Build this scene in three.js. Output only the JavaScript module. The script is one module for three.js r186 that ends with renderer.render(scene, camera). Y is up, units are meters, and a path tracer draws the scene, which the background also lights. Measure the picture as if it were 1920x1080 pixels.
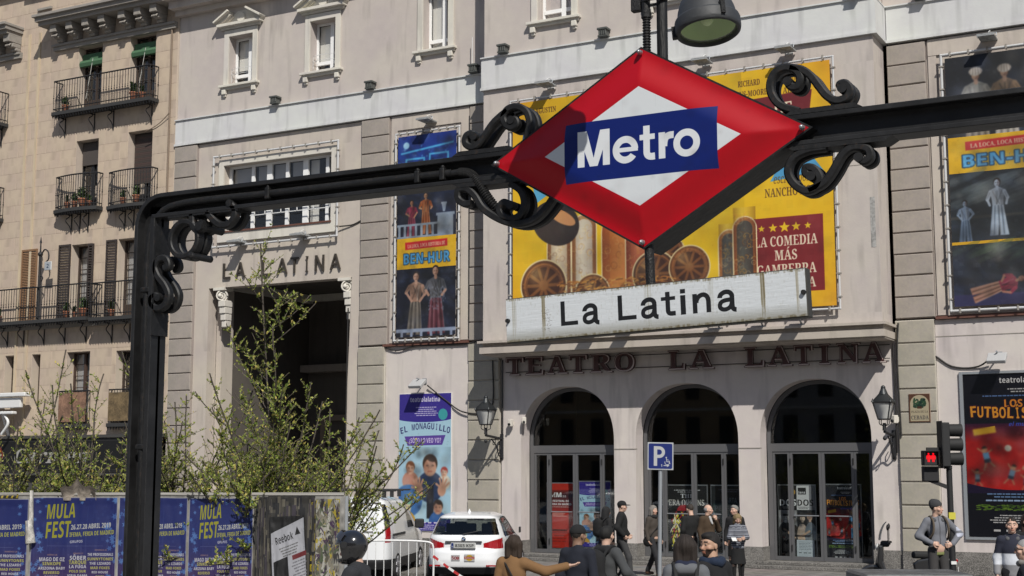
import * as THREE from 'three';
import { mergeGeometries, mergeVertices } from 'three/addons/utils/BufferGeometryUtils.js';
import { RoundedBoxGeometry } from 'three/addons/geometries/RoundedBoxGeometry.js';
import { TextGeometry } from 'three/addons/geometries/TextGeometry.js';
import { FontLoader } from 'three/addons/loaders/FontLoader.js';

// ---------------------------------------------------------------- camera, sky, sun, exposure
// x runs along the theatre front to the right, y up, z out of the front towards the square (metres)
const scene = new THREE.Scene();
const YAW = THREE.MathUtils.degToRad(28.529), PITCH = THREE.MathUtils.degToRad(7.394);
const camera = new THREE.PerspectiveCamera(23.292, 16 / 9, 0.1, 3000);
camera.position.set(0, 2.5, 33.947);
camera.lookAt(-Math.sin(YAW) * Math.cos(PITCH), 2.5 + Math.sin(PITCH), 33.947 - Math.cos(YAW) * Math.cos(PITCH));
const renderer = new THREE.WebGLRenderer({ antialias: true });
renderer.toneMapping = THREE.LinearToneMapping;
renderer.toneMappingExposure = 0.94;
renderer.shadowMap.enabled = true;
const SUN = new THREE.Vector3(0.88, 1.3, 1).normalize();
// clear spring sky with a little haze: blue overhead, whitish towards the horizon, brighter round the sun
const SW = 512, SH = 256, skyData = new Float32Array(SW * SH * 4);
for (let j = 0; j < SH; j++) for (let i = 0; i < SW; i++) {
  const el = ((j + 0.5) / SH - 0.5) * Math.PI, az = ((i + 0.5) / SW - 0.5) * 2 * Math.PI, d = new THREE.Vector3(Math.cos(el) * Math.cos(az), Math.sin(el), Math.cos(el) * Math.sin(az)), o = (j * SW + i) * 4;
  const h = Math.max(0, Math.sin(el)), t = Math.pow(1 - h, 3), c = Math.max(0, d.dot(SUN)), glow = 0.22 * Math.pow(c, 6) + 0.5 * Math.pow(c, 60);
  const zen = [0.12, 0.19, 0.34], hor = [0.42, 0.44, 0.46], gl = [1, 0.96, 0.9];
  for (let k = 0; k < 3; k++) skyData[o + k] = zen[k] + (hor[k] - zen[k]) * t + gl[k] * glow;
  skyData[o + 3] = 1;
}
const sky = new THREE.DataTexture(skyData, SW, SH, THREE.RGBAFormat, THREE.FloatType); sky.mapping = THREE.EquirectangularReflectionMapping; sky.magFilter = THREE.LinearFilter; sky.needsUpdate = true;
scene.background = sky; scene.environment = sky;
const sun = new THREE.DirectionalLight(new THREE.Color(1, 0.96, 0.89), 5);
sun.name = 'sun';
sun.target.position.set(-14, 4, 12); sun.position.copy(sun.target.position).addScaledVector(SUN, 60);
sun.castShadow = true; sun.shadow.mapSize.set(4096, 4096);
Object.assign(sun.shadow.camera, { left: -40, right: 40, top: 40, bottom: -40, near: 1, far: 150 });
scene.add(sun); scene.add(sun.target);

// ---------------------------------------------------------------- helpers
const V = (x, y, z) => new THREE.Vector3(x, y, z);
function rng(s) { return () => { s = (s + 0x6d2b79f5) | 0; let t = Math.imul(s ^ (s >>> 15), 1 | s); t = (t + Math.imul(t ^ (t >>> 7), 61 | t)) ^ t; return ((t ^ (t >>> 14)) >>> 0) / 4294967296; }; }
const R0 = rng(77), rr = (a, b) => a + (b - a) * R0();
const names = {};
function numbered(n) { const k = names[n] = (names[n] ?? -1) + 1; return k ? n + '_' + String(k).padStart(3, '0') : n; }
function tag(o, label, category, group, kind) {
  if (label) o.userData.label = label; if (category) o.userData.category = category;
  if (group) o.userData.group = group; if (kind) o.userData.kind = kind; return o;
}
function thing(name, label, category, pos = [0, 0, 0], turn = 0, group) {
  const o = new THREE.Group(); o.name = numbered(name); o.position.set(...pos); o.rotation.y = turn; scene.add(o);
  return tag(o, label, category, group);
}
function copy(src, pos, turn, label, group) {
  const c = src.clone(); c.name = numbered(src.name.replace(/_\d{3}$/, '')); c.userData = { ...src.userData }; scene.add(c);
  if (pos) c.position.set(...pos); if (turn !== undefined) c.rotation.y = turn; if (label) c.userData.label = label; if (group) c.userData.group = group;
  return c;
}
function norm(g) {           // the same attributes on every piece, so that pieces can be merged
  let h = g.index ? g.toNonIndexed() : g;
  if (!h.attributes.normal) h.computeVertexNormals();
  if (!h.attributes.uv) h.setAttribute('uv', new THREE.BufferAttribute(new Float32Array(h.attributes.position.count * 2), 2));
  for (const k of Object.keys(h.attributes)) if (!['position', 'normal', 'uv', 'color'].includes(k)) h.deleteAttribute(k);
  return h;
}
function uvm(g) {            // uv in metres from the side each face looks to
  g = norm(g); const p = g.attributes.position, n = g.attributes.normal, uv = g.attributes.uv;
  for (let i = 0; i < p.count; i++) {
    const ax = Math.abs(n.getX(i)), ay = Math.abs(n.getY(i)), az = Math.abs(n.getZ(i));
    if (az >= ax && az >= ay) uv.setXY(i, p.getX(i), p.getY(i)); else if (ax >= ay) uv.setXY(i, p.getZ(i) + 3.3, p.getY(i)); else uv.setXY(i, p.getX(i), p.getZ(i) + 1.7);
  }
  return g;
}
function merge(list) {
  const a = [list].flat(9).map(norm), col = a.some((g) => g.attributes.color);
  if (!col) return a.length > 1 ? mergeGeometries(a) : a[0];
  for (const g of a) if (!g.attributes.color) g.setAttribute('color', new THREE.BufferAttribute(new Float32Array(g.attributes.position.count * 3).fill(1), 3));
  return a.length > 1 ? mergeGeometries(a) : a[0];
}
function meshOf(name, geo, mat, parent) {
  const m = new THREE.Mesh(geo, mat); m.castShadow = m.receiveShadow = true;
  m.name = parent ? name : numbered(name); (parent ?? scene).add(m); return m;
}
const obj = (name, geos, mat, parent) => meshOf(name, merge(geos), mat, parent);
function wp(o) { const v = V(0, 0, 0); for (let p = o; p && p !== scene; p = p.parent) v.add(p.position); return v; }
function objW(name, geos, mat, parent) {    // geometry given in the place's own coordinates; the parent is moved but not turned
  const g = uvm(merge(geos)); if (parent) { const v = wp(parent); g.translate(-v.x, -v.y, -v.z); } return meshOf(name, g, mat, parent);
}
function put(name, geo, mat, parent, x, y, z, ry = 0) {
  const m = meshOf(name, geo, mat, parent); const v = parent ? wp(parent) : V(0, 0, 0); m.position.set(x - v.x, y - v.y, z - v.z); m.rotation.y = ry; return m;
}
const bx = (x0, x1, y0, y1, z0, z1) => new THREE.BoxGeometry(x1 - x0, y1 - y0, z1 - z0).translate((x0 + x1) / 2, (y0 + y1) / 2, (z0 + z1) / 2);
const rbx = (x0, x1, y0, y1, z0, z1, r = 0.01, s = 2) => new RoundedBoxGeometry(x1 - x0, y1 - y0, z1 - z0, s, r).translate((x0 + x1) / 2, (y0 + y1) / 2, (z0 + z1) / 2);
const cyl = (r0, r1, h, n = 12, open = false) => new THREE.CylinderGeometry(r1, r0, h, n, 1, open);
const sph = (r, w = 14, h = 10) => new THREE.SphereGeometry(r, w, h);
function bar(a, b, r, n = 6, r2 = r) {      // round bar between two points
  const A = V(...a), B = V(...b), d = B.clone().sub(A), g = new THREE.CylinderGeometry(r2, r, d.length(), n);
  return g.applyQuaternion(new THREE.Quaternion().setFromUnitVectors(V(0, 1, 0), d.normalize())).translate((a[0] + b[0]) / 2, (a[1] + b[1]) / 2, (a[2] + b[2]) / 2);
}
function tube(pts, r, n = 6, seg, closed = false) { const c = new THREE.CatmullRomCurve3(pts.map((p) => V(...p)), closed, 'centripetal'); return new THREE.TubeGeometry(c, seg ?? pts.length * 6, r, n, closed); }
function prism(pts, d, holes = [], z = 0, bevel = 0) {   // outline in x, y pushed out along z
  const s = new THREE.Shape(pts.map((p) => new THREE.Vector2(p[0], p[1])));
  for (const h of holes) s.holes.push(h.isPath ? h : new THREE.Path(h.map((p) => new THREE.Vector2(p[0], p[1]))));
  return new THREE.ExtrudeGeometry(s, { depth: d - 2 * bevel, bevelEnabled: bevel > 0, bevelThickness: bevel, bevelSize: bevel, bevelOffset: -bevel, bevelSegments: 2, curveSegments: 24 }).translate(0, 0, z + bevel);
}
const rect = (x0, x1, y0, y1) => [[x0, y0], [x1, y0], [x1, y1], [x0, y1]];
function ribbon(pts, t, d, z = 0, seg, taper) {   // flat bar bent along a curve in x, y: t thick in the plane, d deep in z
  const c = new THREE.CatmullRomCurve3(pts.map((p) => V(p[0], p[1], 0)), false, 'centripetal'), N = seg ?? pts.length * 6, pos = [], idx = [];
  for (let i = 0; i <= N; i++) {
    const p = c.getPoint(i / N), q = c.getTangent(i / N), w = t / 2 * (taper ? taper(i / N) : 1), ch = Math.min(0.006, d * 0.2, w * 0.4), nx = -q.y, ny = q.x;
    for (const [a, b] of [[w - ch, 0], [w, ch], [w, d - ch], [w - ch, d], [-w + ch, d], [-w, d - ch], [-w, ch], [-w + ch, 0]]) pos.push(p.x + nx * a, p.y + ny * a, z - d / 2 + b);
  }
  for (let i = 0; i < N; i++) for (let k = 0; k < 8; k++) { const a = i * 8 + k, b = i * 8 + (k + 1) % 8; idx.push(a, b, a + 8, b, b + 8, a + 8); }
  for (const s of [0, N * 8]) for (let k = 1; k < 7; k++) idx.push(...(s ? [s, s + k, s + k + 1] : [s, s + k + 1, s + k]));
  const g = new THREE.BufferGeometry(); g.setAttribute('position', new THREE.Float32BufferAttribute(pos, 3)); g.setIndex(idx);
  const h = g.toNonIndexed(); h.computeVertexNormals(); return h;
}
function blockGeo(w, h, d, b) {              // block with a bevelled face, its back on z = 0, centred in x and y
  const g = new THREE.BufferGeometry(), x = w / 2, y = h / 2, p = [], quad = (...q) => { for (const k of [0, 1, 2, 0, 2, 3]) p.push(...q[k]); };
  const O = [[-x, -y], [x, -y], [x, y], [-x, y]], I = [[-x + b, -y + b], [x - b, -y + b], [x - b, y - b], [-x + b, y - b]];
  quad(...I.map((a) => [...a, d]));
  for (let k = 0; k < 4; k++) { const a = O[k], c = O[(k + 1) % 4], e = I[k], f = I[(k + 1) % 4]; quad([...a, d - b], [...c, d - b], [...f, d], [...e, d]); quad([...a, 0], [...c, 0], [...c, d - b], [...a, d - b]); }
  g.setAttribute('position', new THREE.Float32BufferAttribute(p, 3)); g.computeVertexNormals(); return uvm(g);
}

// ---------------------------------------------------------------- procedural surfaces
function noiseGrid(n, seed) { const r = rng(seed), a = new Float32Array(n * n); for (let i = 0; i < a.length; i++) a[i] = r(); return (x, y) => { const xi = Math.floor(x), yi = Math.floor(y), fx = x - xi, fy = y - yi, u = fx * fx * (3 - 2 * fx), v = fy * fy * (3 - 2 * fy), m = (q) => ((q % n) + n) % n; const g = (i, j) => a[m(j) * n + m(i)]; return (g(xi, yi) * (1 - u) + g(xi + 1, yi) * u) * (1 - v) + (g(xi, yi + 1) * (1 - u) + g(xi + 1, yi + 1) * u) * v; }; }
function fbm(seed) { const n = [noiseGrid(8, seed), noiseGrid(16, seed + 1), noiseGrid(32, seed + 2), noiseGrid(64, seed + 3), noiseGrid(128, seed + 4)]; return (u, v, lo = 0) => { let s = 0, w = 0; for (let i = lo; i < 5; i++) { const k = 8 << i, a = Math.pow(0.55, i - lo); s += a * n[i](u * k, v * k); w += a; } return s / w; }; }
function dataTex(N, f, srgb, rep) {
  const d = new Uint8Array(N * N * 4);
  for (let j = 0; j < N; j++) for (let i = 0; i < N; i++) { const c = f(i / N, j / N), o = (j * N + i) * 4; for (let k = 0; k < 3; k++) d[o + k] = Math.max(0, Math.min(255, 255 * (Array.isArray(c) ? c[k] : c))); d[o + 3] = 255; }
  const t = new THREE.DataTexture(d, N, N); t.wrapS = t.wrapT = THREE.RepeatWrapping; t.magFilter = THREE.LinearFilter; t.minFilter = THREE.LinearMipmapLinearFilter; t.generateMipmaps = true;
  if (srgb) t.colorSpace = THREE.SRGBColorSpace; if (rep) t.repeat.set(1 / rep, 1 / rep); t.needsUpdate = true; return t;
}
// painted render: broad blotches, fine grain, faint runs of dirt
const F1 = fbm(3), F2 = fbm(40), F3 = fbm(90);
const stuccoMap = dataTex(1024, (u, v) => { const b = F1(u, v), g = F2(u, v, 2), s = F3(u, v * 0.14, 2); const q = 0.97 + (b - 0.5) * 0.08 + (g - 0.5) * 0.03 - Math.max(0, s - 0.57) * 0.3; return [q, q * (0.997 + (b - .5) * 0.02), q * (0.994 - (b - 0.5) * 0.03)]; }, true, 6.3);
const grainBump = dataTex(512, (u, v) => 0.6 * F2(u, v, 2) + 0.4 * F3(u, v, 3), false, 1.7);
const stoneMap = dataTex(512, (u, v) => { const b = F2(u, v), g = F1(u, v, 3); const q = 0.95 + (b - 0.5) * 0.12 + (g - 0.5) * 0.07; return [q, q * (1 - (b - .5) * .02), q * (0.99 - (g - 0.5) * 0.04)]; }, true, 3.1);
const speckMap = dataTex(512, (u, v) => { const g = F1(u * 4, v * 4, 3), h = F2(u * 3, v * 3, 3), b = F3(u, v); const q = 0.74 + (g - 0.5) * 0.9 + (h - 0.5) * 0.5 + (b - 0.5) * 0.3; return q; }, true, 2.3);
const dirtMap = dataTex(512, (u, v) => { const b = F3(u, v), g = F1(u, v, 2); return 0.82 + (b - 0.5) * 0.5 + (g - 0.5) * 0.3; }, true, 1.3);
const col = (r, g, b) => new THREE.Color().setRGB(r, g, b);
const mat = (c, rough = 0.85, o = {}) => new THREE.MeshStandardMaterial({ color: Array.isArray(c) ? col(...c) : c, roughness: rough, ...o });
const stucco = (c, o = {}) => mat(c, 0.92, { map: stuccoMap, bumpMap: grainBump, bumpScale: 0.0018, ...o });
const stone = (c, o = {}) => mat(c, 0.9, { map: stoneMap, bumpMap: grainBump, bumpScale: 0.0016, ...o });
const M = {
  wallUp: stucco([0.5, 0.45, 0.415]), wallLow: stucco([0.565, 0.515, 0.49]), band: stucco([0.6, 0.605, 0.6]), portal: stucco([0.5, 0.445, 0.39]),
  block: stone([0.335, 0.295, 0.265]), blockBack: stucco([0.36, 0.31, 0.28]), green: stone([0.36, 0.345, 0.28]), jointPale: stucco([0.6, 0.56, 0.5]),
  cornice: stucco([0.45, 0.4, 0.35]), trim: stucco([0.62, 0.59, 0.53]), whitePaint: mat([0.66, 0.66, 0.65], 0.5), pipe: mat([0.5, 0.5, 0.5], 0.5), pvc: mat([0.78, 0.78, 0.77], 0.35),
  granite: mat([0.27, 0.255, 0.235], 0.85, { map: speckMap, bumpMap: grainBump, bumpScale: 0.003 }),
  tan: [0, 1, 2, 3].map((k) => mat([0.495 * (1 + (k - 1.5) * 0.02), 0.4 * (1 + (k - 1.5) * 0.016), 0.312 * (1 + (k - 1.5) * 0.01)], 0.9, { map: stuccoMap, bumpMap: grainBump, bumpScale: 0.001 })), tanBack: stucco([0.54, 0.46, 0.38]), tanLine: stucco([0.54, 0.44, 0.31]),
  greyStone: stone([0.3, 0.275, 0.25]), iron: mat([0.018, 0.018, 0.02], 0.6, { metalness: 0.2 }), black: mat([0.012, 0.012, 0.013], 0.6), dark: mat([0.02, 0.019, 0.018], 0.9),
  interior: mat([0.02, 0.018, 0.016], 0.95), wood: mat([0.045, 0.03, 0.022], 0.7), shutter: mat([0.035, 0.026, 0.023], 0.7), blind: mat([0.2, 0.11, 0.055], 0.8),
  alu: mat([0.13, 0.13, 0.135], 0.42, { metalness: 0.35 }), steel: mat([0.42, 0.43, 0.44], 0.4, { metalness: 0.8 }), galv: mat([0.34, 0.36, 0.38], 0.5, { metalness: 0.55 }),
  glass: new THREE.MeshPhysicalMaterial({ color: 0xffffff, roughness: 0.02, transmission: 1, thickness: 0, ior: 1.5 }),
  doorGlass: new THREE.MeshPhysicalMaterial({ color: col(0.9, 0.92, 0.92), roughness: 0.02, transmission: 1, thickness: 0, ior: 1.5 }),
  curtain: mat([0.55, 0.54, 0.5], 0.9), greenCloth: mat([0.05, 0.12, 0.06], 0.85), redBrown: mat([0.12, 0.05, 0.035], 0.75), cable: mat([0.02, 0.018, 0.017], 0.6), leaf: mat([0.06, 0.1, 0.03], 0.7, { side: THREE.DoubleSide }),
  pot: mat([0.28, 0.11, 0.06], 0.8), letterMaroon: mat([0.055, 0.02, 0.018], 0.5), bronze: mat([0.06, 0.05, 0.04], 0.5, { metalness: 0.3 }), lampGlass: new THREE.MeshPhysicalMaterial({ color: col(0.6, 0.6, 0.58), roughness: 0.6, transmission: 0.2, thickness: 0, side: THREE.DoubleSide }),
};

// ================================================================ SETTING: ground, pavement, kerb, road
const ZW = -1.05;                      // plane of the wings and of the arcade wall; the upper bay stands out to z = 0
const paveMap = dataTex(512, (u, v) => { const b = F1(u, v), g = F2(u, v, 2); return 0.86 + (b - 0.5) * 0.35 + (g - 0.5) * 0.25; }, true, 2.9);
tag(objW('ground', [bx(-400, 400, -0.6, -0.14, -400, 400)], mat([0.2, 0.19, 0.175], 0.95, { map: paveMap })), null, null, null, 'structure');
tag(objW('road', [new THREE.PlaneGeometry(120, 7.6).rotateX(-Math.PI / 2).translate(-20, -0.13, 8.3)], mat([0.055, 0.055, 0.056], 0.9, { map: paveMap, bumpMap: grainBump, bumpScale: 0.01 })), null, null, null, 'structure');
const pav = tag(objW('pavement', [bx(-80, 40, -0.4, -0.008, -8, 4.35)], mat([0.2, 0.19, 0.18], 0.9, { map: paveMap })), null, null, null, 'structure');
for (let i = 0; i < 17; i++) for (let j = 0; j < 7; j++) put('paving_slab', blockGeo(0.893, 0.593, 0.012, 0.003).rotateX(-Math.PI / 2), mat([0.22 + 0.03 * R0(), 0.21 + 0.02 * R0(), 0.195 + 0.02 * R0()], 0.88, { map: paveMap }), pav, -20.6 + i * 0.9, -0.008, -0.35 + j * 0.6);
const kerb = tag(objW('kerb', [bx(-80, -21.2, -0.4, 0, 4.36, 4.6), bx(-4.6, 40, -0.4, 0, 4.36, 4.6)], M.granite), null, null, null, 'structure');
for (let i = 0; i < 14; i++) put('kerb_stone', blockGeo(1.17, 0.24, 0.4, 0.012).rotateX(-Math.PI / 2), M.granite, kerb, -20.6 + i * 1.19, -0.4, 4.48);
const kerb2 = tag(objW('kerb', [bx(-80, 40, -0.4, -0.004, 12.1, 12.34)], M.granite), null, null, null, 'structure');
tag(objW('plaza', [bx(-80, 40, -0.4, -0.012, 12.35, 60)], mat([0.3, 0.285, 0.26], 0.9, { map: paveMap })), null, null, null, 'structure');

// ================================================================ THEATRE
const theatre = thing('theatre_building', 'pink and grey theatre with three arched doors, a jutting bay and a tall portal', 'theatre', [-20, 0, ZW]);
const HI = (x0, x1, y0, y1) => rect(x0, x1, y0, y1);
// left wing: portal bay between the two block pilasters
objW('portal_wall', [prism([[-30.86, 13.2], [-30.86, 0], [-30.28, 0], [-30.28, 8.35], [-24.62, 8.35], [-24.9, 0], [-24.28, 0], [-24.28, 13.2]], 0.42, [HI(-29.74, -25.42, 10.18, 12.36)], ZW - 0.42)], M.portal, theatre);
objW('side_wall', [prism(rect(-23.24, -20.43, 6.2, 13.2), 0.4, [], ZW - 0.4)], M.wallUp, theatre);
objW('side_wall', [prism(rect(-23.33, -20.43, 0, 6.14), 0.4, [], ZW - 0.4)], M.wallLow, theatre);
const Y1 = 19.4;
objW('upper_wall', [prism(rect(-31.86, -19.39, 14.1, Y1), 0.4, [HI(-29.68, -28.68, 15.09, 16.72), HI(-26.36, -25.36, 15.06, 16.72), HI(-22.1, -21.2, 15.15, 17.25)], ZW - 0.4)], M.wallUp, theatre);
objW('upper_wall', [prism(rect(-19.36, -8.2, 14.22, Y1), 0.4, [HI(-17.62, -16.55, 15.06, 17.2), HI(-14.02, -13.0, 15.06, 17.2), HI(-10.6, -9.6, 15.06, 17.2)], -0.4), bx(-19.35, -8.21, 14.22, Y1, ZW, -0.41)], M.wallUp, theatre);
objW('upper_wall', [bx(-8.2, 4, 14.22, Y1, ZW - 0.4, ZW)], M.wallUp, theatre);
const bandGeo = (x0, x1, y0, y1, z0, z1) => [bx(x0, x1, y0 + 0.07, y1, z0, z1), bx(x0 - 0.02, x1 + 0.02, y0 - 0.005, y0 + 0.07, z0, z1 + 0.035), bx(x0 - 0.01, x1 + 0.01, y1, y1 + 0.035, z0, z1 + 0.05)];
objW('string_band', bandGeo(-31.86, -19.4, 13.24, 14.1, ZW - 0.4, ZW + 0.08), M.band, theatre);
objW('string_band', bandGeo(-19.43, -8.12, 13.27, 14.2, ZW - 0.1, 0.06), M.band, theatre);
objW('string_band', bandGeo(-8.1, 4, 13.27, 14.2, ZW - 0.4, ZW + 0.1), M.band, theatre);
// upper bay that juts over the arcade, and the double moulding under it
objW('bay_wall', [bx(-19.38, -8.22, 6.05, 13.26, ZW + 0.001, 0)], M.wallUp, theatre);
objW('bay_cornice', [bx(-19.46, -8.1, 5.985, 6.05, ZW - 0.02, 0.2), bx(-19.38, -8.19, 5.87, 5.985, ZW - 0.02, 0.02), bx(-19.42, -8.15, 5.7, 5.87, ZW - 0.02, 0.14), bx(-19.4, -8.17, 5.66, 5.7, ZW - 0.02, 0.02)], M.cornice, theatre);
// arcade
const ARCH = [[-18.73, -15.86, 4.79], [-15.22, -12.31, 4.78], [-11.72, -8.84, 4.79]];
function archPath(x0, x1, top, y0 = -0.01) {
  const c = (x0 + x1) / 2, r = (x1 - x0) / 2, s = top - 1.52, n = 36, pts = [[x0, y0], [x1, y0]];   // x0 foot, x1 foot, then over the arch from right to left
  for (let i = 0; i <= n; i++) { const a = Math.PI * i / n, k = 2 / 2.25; pts.push([c + r * Math.sign(Math.cos(a)) * Math.abs(Math.cos(a)) ** k, s + 1.52 * Math.sin(a) ** k]); }
  return pts;
}
objW('arcade_wall', [prism([[-19.36, 5.7], [-19.36, 0], ...ARCH.flatMap((a) => { const p = archPath(...a, 0); return [p[0], ...p.slice(2).reverse(), p[1]]; }), [-8.16, 0], [-8.16, 5.7]], 0.5, [], ZW - 0.5)], M.wallLow, theatre);
for (const [a, b] of [[-15.86, -15.22], [-12.31, -11.72]]) objW('impost_groove', [bx(a - 0.004, b + 0.004, 3.035, 3.06, ZW - 0.1, ZW + 0.012)], M.greyStone, theatre);
const plinths = [[-19.36, -18.73], [-15.86, -15.22], [-12.31, -11.72], [-8.84, -8.16]];
for (const [a, b] of plinths) { objW('plinth', [bx(a - 0.03, b + 0.03, 0, 0.5, ZW - 0.49, ZW + 0.03), bx(a - 0.035, b + 0.035, 0.5, 0.53, ZW - 0.49, ZW + 0.02)], M.granite, theatre); }
objW('plinth', [bx(-23.33, -19.42, 0, 0.52, ZW, ZW + 0.04)], M.granite, theatre); objW('plinth', [bx(-7.16, 4, 0, 0.54, ZW, ZW + 0.05)], M.granite, theatre);
for (const [a, b] of ARCH) for (const [k, h, d] of [[0, 0.09, 0.36], [1, 0.17, 0.05]]) objW('step', [rbx(a - 0.2 + k * 0.05, b + 0.1 - k * 0.05, k * 0.09, h, ZW - 0.62, ZW + d, 0.012, 1)], M.granite, theatre);
// pilasters built of blocks
function pilaster(x0, x1, y0, y1, pitch, back, mats, d = 0.1, gap = 0.03) {
  const bp = objW('pilaster', [bx(x0, x1, y0, y1, ZW - 0.4, ZW + d - 0.045)], back, theatre), n = Math.round((y1 - y0) / pitch), h = (y1 - y0) / n;
  const shapes = [0, 1, 2].map((k) => blockGeo(x1 - x0 - 0.004 - k * 0.006, h - gap, 0.05, 0.012 + 0.003 * k));
  for (let i = 0; i < n; i++) { const m = put('stone_block', shapes[i % 3], mats[(i * 7 + n) % mats.length], bp, (x0 + x1) / 2 + rr(-0.003, 0.003), y0 + (i + 0.5) * h, ZW + d - 0.045 + rr(-0.004, 0.003)); m.rotation.z = rr(-0.0015, 0.0015); }
}
const vary = (c, f) => [0, 1, 2].map((k) => f(c.map((x) => x * (1 + (k - 1) * 0.035))));
const blocks = vary([0.335, 0.295, 0.265], stone), greens = vary([0.37, 0.34, 0.29], stone), greyBlocks = vary([0.34, 0.325, 0.28], stone);
pilaster(-31.84, -30.88, 6.2, 13.2, 0.55, M.blockBack, blocks); pilaster(-31.84, -30.88, 0.5, 6.18, 0.565, M.blockBack, blocks);
pilaster(-24.27, -23.25, 6.2, 13.2, 0.55, M.blockBack, blocks); pilaster(-24.3, -23.35, 0.5, 6.16, 0.565, M.jointPale, greens);
pilaster(-20.42, -19.4, 6.2, 13.2, 0.55, M.blockBack, blocks, 0.06); pilaster(-20.45, -19.42, 0.5, 6.16, 0.565, M.jointPale, greens, 0.06);
pilaster(-8.12, -7.16, 6.2, 13.2, 0.55, M.blockBack, blocks); pilaster(-8.14, -7.2, 0.5, 6.16, 0.565, M.jointPale, greens);
for (const [a, b] of [[-31.84, -30.88], [-24.3, -23.35], [-20.45, -19.4], [-8.14, -7.18]]) objW('plinth', [bx(a, b, 0, 0.52, ZW - 0.4, ZW + 0.12)], M.granite, theatre);
// right wing
objW('side_wall', [bx(-7.15, 4, 6.24, 13.2, ZW - 0.4, ZW)], M.portal, theatre);
objW('side_wall', [bx(-7.19, 4, 0, 6.14, ZW - 0.4, ZW)], M.wallLow, theatre);
objW('ledge', [bx(-7.15, 4, 6.15, 6.22, ZW - 0.1, ZW + 0.1)], M.redBrown, theatre);
objW('ledge', [bx(-23.4, -20.43, 6.15, 6.22, ZW - 0.1, ZW + 0.1)], M.redBrown, theatre);
objW('panel_border', [bx(-23.2, -20.45, 12.75, 13.2, ZW, ZW + 0.04), bx(-23.2, -22.98, 6.25, 12.75, ZW, ZW + 0.04), bx(-20.72, -20.45, 6.25, 12.75, ZW, ZW + 0.04)], M.portal, theatre);
objW('panel_border', [bx(-7.1, 4, 12.8, 13.22, ZW, ZW + 0.05), bx(-7.1, -6.9, 6.25, 12.8, ZW, ZW + 0.04)], M.portal, theatre);
objW('wall_groove', [bx(-9.2, -8.24, 9.98, 9.995, 0.0005, 0.006)], M.greyStone, theatre);
objW('wall_groove', [bx(-7.18, 4, 5.72, 5.74, ZW, ZW + 0.008)], M.greyStone, theatre);
// eaves of the left wing, roofs
objW('eaves', [bx(-31.9, -19.3, 17.72, 17.9, ZW - 0.4, ZW + 0.22), bx(-31.95, -19.3, 17.9, 18.15, ZW - 0.4, ZW + 0.5), bx(-32, -19.3, 18.15, 18.25, ZW - 0.4, ZW + 0.75)], stucco([0.5, 0.45, 0.41]), theatre);
objW('roof', [bx(-31.8, -19.4, 19.4, 19.6, -14, ZW + 0.1), bx(-19.4, 4, 19.4, 19.7, -14, 0.3)], M.redBrown, theatre);
objW('back_wall', [bx(-31.8, 4, 0, 19.4, -14, -13.6), bx(3.6, 4, 0, 19.4, -13.6, ZW - 0.41), bx(-31.84, -31.5, 0, 19.4, -13.6, ZW - 0.41)], M.wallUp, theatre);
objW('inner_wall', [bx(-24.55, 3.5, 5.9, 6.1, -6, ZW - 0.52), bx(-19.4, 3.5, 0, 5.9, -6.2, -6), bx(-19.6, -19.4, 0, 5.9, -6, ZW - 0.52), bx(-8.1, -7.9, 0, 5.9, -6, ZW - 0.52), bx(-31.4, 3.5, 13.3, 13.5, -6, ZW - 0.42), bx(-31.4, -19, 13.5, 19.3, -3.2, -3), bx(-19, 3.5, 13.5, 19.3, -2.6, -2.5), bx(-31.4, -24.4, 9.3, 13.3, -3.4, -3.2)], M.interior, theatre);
objW('foyer_floor', [bx(-19.4, -8.1, 0.02, 0.08, -6, ZW - 0.64)], M.dark, theatre);
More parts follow.
